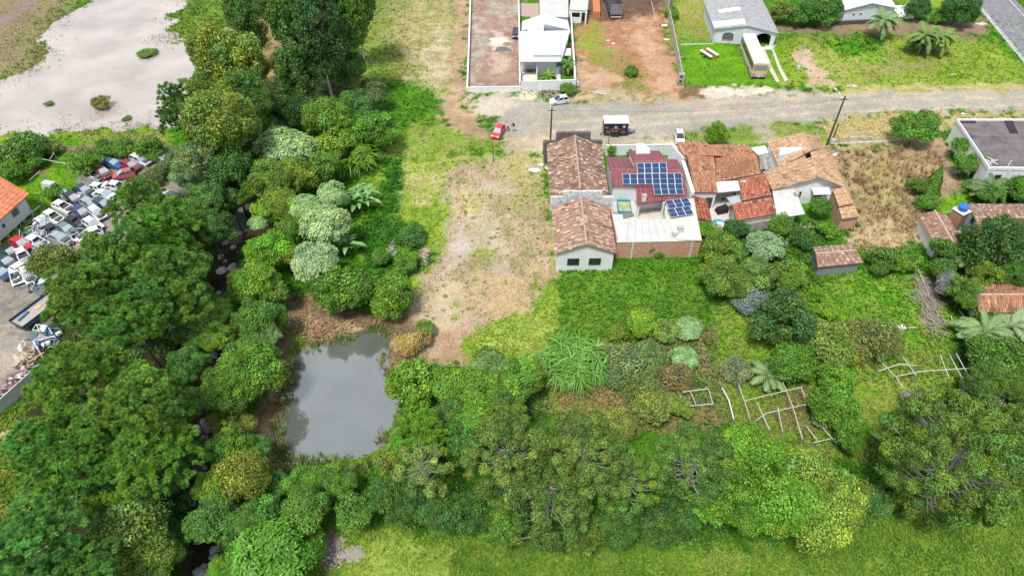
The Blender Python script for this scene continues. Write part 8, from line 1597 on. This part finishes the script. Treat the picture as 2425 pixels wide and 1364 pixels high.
# --- litter
for k_, (x_, y_, s_, lb_) in enumerate(((1269, 404, .9, 'white tarp scrap on the lot beside the hall'), (1281, 391, .6, 'white sack against the hall wall'), (1574, 62, .8, 'white sack by the concrete fence, upper one'), (1578, 95, .6, 'white sack by the concrete fence, lower one'), (1440, 97, .35, 'white litter bag on the red soil, left one'), (1452, 104, .4, 'white litter bag on the red soil, right one'), (2258, 177, .4, 'white litter in the roadside meadow'), (2282, 270, .5, 'white litter on the verge above the flat roof'), (1510, 345, .35, 'yellow litter at the white street wall'), (2240, 555, .5, 'white bucket in the shrubs beside the tank house'))):
    rng = np.random.default_rng(k_); p_ = W(x_, y_); mb = MB(); mb.loft([[(s_ * rr * (1 + rng.normal(0, .22)) * math.cos(2 * math.pi * j / 9), s_ * .6 * rr * (1 + rng.normal(0, .22)) * math.sin(2 * math.pi * j / 9), z * s_ + rng.normal(0, .02)) for j in range(9)] for rr, z in ((.9, 0), (1, .12), (.6, .28), (.15, .33))]); o_ = mb.build('litter_sack', mat('yellow_bag', (.75, .6, .15), .6) if 'yellow' in lb_ else METALW); o_.location = p_; tag(o_, lb_, 'litter')
# --- extra plants: lake islet, creepers
plant('dense', 240, 245, 21, .5, (.19, .19, .05), 'small olive tussock islet in the floodwater', name='tussock_islet', cat='islet', sv=.7); plant('spray', 348, 125, 24, .1, (.10, .2, .03), 'flat green weed patch floating in the floodwater', name='weed_patch', cat='water plant', sv=.2); plant('spray', 300, 280, 11, .0, (.10, .14, .06), 'small weed patch near the floodwater bank', name='weed_patch', cat='water plant', sv=.15); plant('spray', 115, 245, 12, .0, (.10, .14, .06), 'tiny weed patch in the middle of the floodwater', name='weed_patch', cat='water plant', sv=.15)
plant('spray', 430, 190, 12, .0, (.10, .15, .05), 'weed patch at the tree side of the floodwater', name='weed_patch', cat='water plant', sv=.12)
plant('broad_s', 1541, 590, 10, 1.2, 'g', 'left green creeper climbing the brick wall', name='creeper', cat='creeper', sv=1.6); plant('broad_s', 1579, 585, 11, 1.2, 'br', 'right green creeper climbing the brick wall', name='creeper', cat='creeper', sv=1.6); plant('broad_s', 1560, 603, 14, .5, 'g', 'low weeds between the two creepers', name='weed_shrub', cat='shrub'); plant('broad_s', 1448, 355, 10, 1.2, 'br', 'narrow shrub between the hall and the street wall', name='shrub', cat='shrub', sv=1.6)
for k_, (z_, dx_) in enumerate(((6.3, 0), (6.15, .5))):
    a_, b_ = W(1303, 344), W(1957, 346); mb = MB(); P_ = [a_.lerp(b_, t / 14) + Vector((dx_, 0, z_ + (1.9 * t / 14) - 1.1 * math.sin(math.pi * t / 14))) for t in range(15)]; mb.tube(P_, .012, 4); o_ = mb.build('power_line', DARKMET); tag(o_, ('upper' if k_ == 0 else 'lower') + ' power line sagging between the two dark utility poles', 'cable')
# --- reeds round the pond
def reeds(name, label, poly, n, seed, tint, off=.5, hmax=.7):
    rng = np.random.default_rng(seed); Qs = []; Cs = []; m = len(poly)
    for k in range(n):
        i = rng.integers(m); t = rng.random(); a, b = np.array(poly[i]), np.array(poly[(i + 1) % m]); p = a * (1 - t) + b * t + rng.normal(0, off, 2)
        if fbm(np.array([p[0] * .45]), np.array([p[1] * .45]), 3)[0] < .45: continue
        z = max(-.5, float(terrain(p[0], p[1]))); col = np.array(tint[rng.integers(len(tint))]) * tint_var(rng, 1, .2, .1)[0]
        for j in range(6):
            az = rng.uniform(0, 6.28); h = rng.uniform(.4, 1) * hmax; o = np.array([math.cos(az), math.sin(az), 0]); s_ = np.array([-math.sin(az), math.cos(az), 0]) * .04; q = np.array([p[0], p[1], z]) + rng.normal(0, .1, 3) * np.array([1, 1, 0]); e = q + o * h * rng.uniform(.2, .8) + np.array([0, 0, h]); Qs.append([q - s_, q + s_, e + s_ * .2, e - s_ * .2]); Cs.append(col * rng.uniform(.8, 1.2))
    o = link(name, quad_mesh(name, np.array(Qs), np.array(Cs), MATS['blade'])); tag(o, label, 'reeds', kind='stuff')
reeds('reeds', 'green and straw-coloured reeds along the pond margin', W_POND, 1500, 3, [(.16, .27, .04), (.12, .24, .03), (.42, .33, .16), (.3, .28, .1)]); reeds('reeds', 'weeds and grass tufts along the floodwater margin', W_LAKE, 3200, 4, [(.15, .22, .05), (.22, .22, .08), (.12, .2, .03)], 2.4, .5)
# --- undergrowth
def undergrowth(name, label, polys, n, seed, tint, s0=.5, s1=1.1, leaf=.26):
    rng = np.random.default_rng(seed); Qs = []; Cs = []; k = 0
    while k < n:
        poly = polys[rng.integers(len(polys))]; xs = [p[0] for p in poly]; ys = [p[1] for p in poly]; x, y = rng.uniform(min(xs), max(xs)), rng.uniform(min(ys), max(ys))
        if not inpoly(np.array([x]), np.array([y]), poly)[0]: continue
        k += 1; p = W(x, y); gz = float(terrain(p.x, p.y))
        if gz < -1.2: continue
        r = rng.uniform(s0, s1); m = int(70 * r * r) + 20; d = sphere_dirs(rng, m, -.1); P = np.array([p.x, p.y, gz]) + d * r * rng.beta(4, 1.5, (m, 1)) * np.array([1, 1, .8]); s = rng.uniform(.7, 1.3, m) * leaf
        Qs.append(leaf_quads(rng, P, unit(d + rng.normal(0, .5, d.shape)), s, s * .6)); Cs.append(np.array(tint) * tint_var(rng, 1, .25, .2) * tint_var(rng, m, .2, .12))
    o = link(name, quad_mesh(name, np.concatenate(Qs), np.concatenate(Cs), LEAF)); tag(o, label, 'undergrowth', kind='stuff')
undergrowth('undergrowth', 'mixed low undergrowth beneath the trees along the stream', [[(560, 440), (640, 440), (600, 700), (560, 900), (540, 1100), (540, 1364), (430, 1364), (400, 1000), (450, 800), (470, 640), (520, 520)], [(120, 760), (420, 560), (460, 760), (420, 1150), (200, 1364), (60, 1250)], [(480, 180), (620, 60), (860, 60), (880, 330), (560, 440)]], 900, 5, (.10, .20, .035))
undergrowth('undergrowth', 'low green weeds under the bottom row of trees', [[(640, 1090), (940, 1080), (1720, 1130), (2000, 1230), (1900, 1290), (1200, 1290), (880, 1230), (640, 1200)], [(1060, 880), (1280, 880), (1300, 1000), (1000, 1000)], [(1650, 560), (1940, 560), (1960, 640), (1700, 700)]], 520, 6, (.11, .23, .035)); undergrowth('undergrowth', 'weeds around the right-hand gardens', [[(2180, 560), (2420, 620), (2420, 700), (2230, 720)], [(2260, 800), (2420, 780), (2420, 1000), (2300, 1000)], [(1640, 540), (1900, 530), (1920, 570), (1660, 600)], [(1440, 780), (1680, 770), (1690, 960), (1460, 980)]], 380, 7, (.11, .21, .04))
undergrowth('weeds', 'low leafy weeds dotted over the grassy lots', [[(880, 400), (1000, 560), (1000, 640), (860, 640)], [(1320, 660), (1640, 630), (1670, 770), (1340, 800)], [(1700, 680), (2200, 660), (2240, 1100), (1760, 1060)], [(1860, 100), (2400, 110), (2400, 190), (1880, 190)], [(850, 20), (950, 20), (1040, 250), (900, 340)], [(1050, 380), (1290, 380), (1300, 620), (1000, 800)], [(800, 1270), (2420, 1200), (2420, 1364), (800, 1364)]], 700, 8, (.14, .27, .03), .18, .42, .16)
# ------------------------------------------------------------------ people
def person(label, px, py, rz, pose, mats, hair):
    p = W(px, py); root = empty('person', p, rz); tag(root, label, 'person'); V = []; E_ = []; Rr = []
    def v(x, y, z, r, par=None): V.append((x, y, z)); Rr.append(r); i = len(V) - 1; (E_.append((par, i)) if par is not None else None); return i
    pel = v(0, 0, .95, .13); wa = v(0, 0, 1.1, .125, pel); ch = v(.0 + pose['lean'] * .5, 0, 1.32, .15, wa); ne = v(pose['lean'] * .8, 0, 1.5, .06, ch); hd = v(pose['lean'], 0, 1.64, .095, ne); v(pose['lean'] + .01, 0, 1.72, .085, hd)
    v(pose['lean'] + .1, 0, 1.62, .025, hd)                                     # nose side of the face
    for s in (-1, 1):
        hip = v(0, s * .1, .9, .095, pel); sx = pose['legs'][0 if s < 0 else 1]; kn = v(sx * .5 + .02, s * .11, .5, .065, hip); an = v(sx, s * .11, .09, .045, kn); v(sx + .16, s * .12, .045, .04, an)
        sh = v(pose['lean'] * .6, s * .2, 1.42, .065, ch); el, wr = pose['arms'][0 if s < 0 else 1]; e = v(el[0], s * el[1], el[2], .045, sh); w = v(wr[0], s * wr[1], wr[2], .032, e); d = Vector((wr[0] - el[0], s * (wr[1] - el[1]), wr[2] - el[2])).normalized(); pm = v(*(Vector(V[w]) + d * .07), .034, w)
        side = d.cross(Vector((1, 0, .2))).normalized()
        for k, (o, l) in enumerate(((-.03, .075), (-.01, .085), (.01, .08), (.03, .065))): f1 = v(*(Vector(V[pm]) + d * .045 + side * o), .0095, pm); v(*(Vector(V[f1]) + d * l * .7 + Vector((.02, 0, 0))), .008, f1)
        th = v(*(Vector(V[pm]) - d * .01 + Vector((.045, 0, 0))), .011, pm); v(*(Vector(V[th]) + d * .04 + Vector((.01, 0, 0))), .009, th)
    me_ = bpy.data.meshes.new('body'); me_.from_pydata(V, E_, []); o = link('body', me_, root); m_ = o.modifiers.new('s', 'SKIN'); m_.use_smooth_shade = True
    for sv_, r_ in zip(me_.skin_vertices[0].data, Rr): sv_.radius = (r_, r_)
    me_.skin_vertices[0].data[0].use_root = True; o.modifiers.new('d', 'SUBSURF').levels = 1; o.modifiers['d'].render_levels = 1
    dg = bpy.context.evaluated_depsgraph_get(); nm = bpy.data.meshes.new_from_object(o.evaluated_get(dg)); o.modifiers.clear(); o.data = nm
    skin, top, low, shoe, hairm = (mat(*m2) for m2 in mats); nm.materials.clear()
    for m2 in (skin, top, low, shoe, hairm): nm.materials.append(m2)
    for f in nm.polygons:
        c = f.center; arm = abs(c.y) > .235; f.material_index = 3 if c.z < .09 else 2 if c.z < (1.0 if not arm else 0) and c.z > pose['hem'] else 0 if c.z < .98 and not arm else (1 if c.z < 1.5 and (not arm or c.z > pose['sleeve']) else 4 if c.z > 1.63 - .25 * (c.x < pose['lean'] - .02) and c.z > 1.55 and c.x < pose['lean'] + .045 else 0)
    return root
SK = ('skin', (.42, .26, .18), .6, .08)
person('person in pale shirt and dark jeans leaning by the red hatchback', 1203, 311, R(200), dict(lean=.08, legs=(.15, -.12), arms=(((.05, .3, 1.15), (.22, .27, 1.0)), ((.1, .28, 1.15), (.3, .22, 1.1))), hem=.09, sleeve=1.1), (SK, ('pale_shirt', (.62, .66, .68), .8, .1), ('dark_jeans', (.03, .04, .07), .85, .15), ('dark_shoes', (.03, .03, .03), .7, .1), ('dark_hair', (.02, .015, .012), .7, .2)), None)
person('person in dark top and white shorts standing beside the red hatchback', 1216, 312, R(250), dict(lean=.03, legs=(.05, -.03), arms=(((.1, .3, 1.14), (.26, .16, 1.12)), ((.1, .3, 1.14), (.26, .14, 1.14))), hem=.48, sleeve=1.15), (SK, ('dark_top', (.02, .02, .025), .8, .1), ('white_shorts', (.75, .75, .73), .8, .08), ('pale_shoes', (.6, .6, .58), .7, .1), ('dark_hair', (.02, .015, .012), .7, .2)), None)
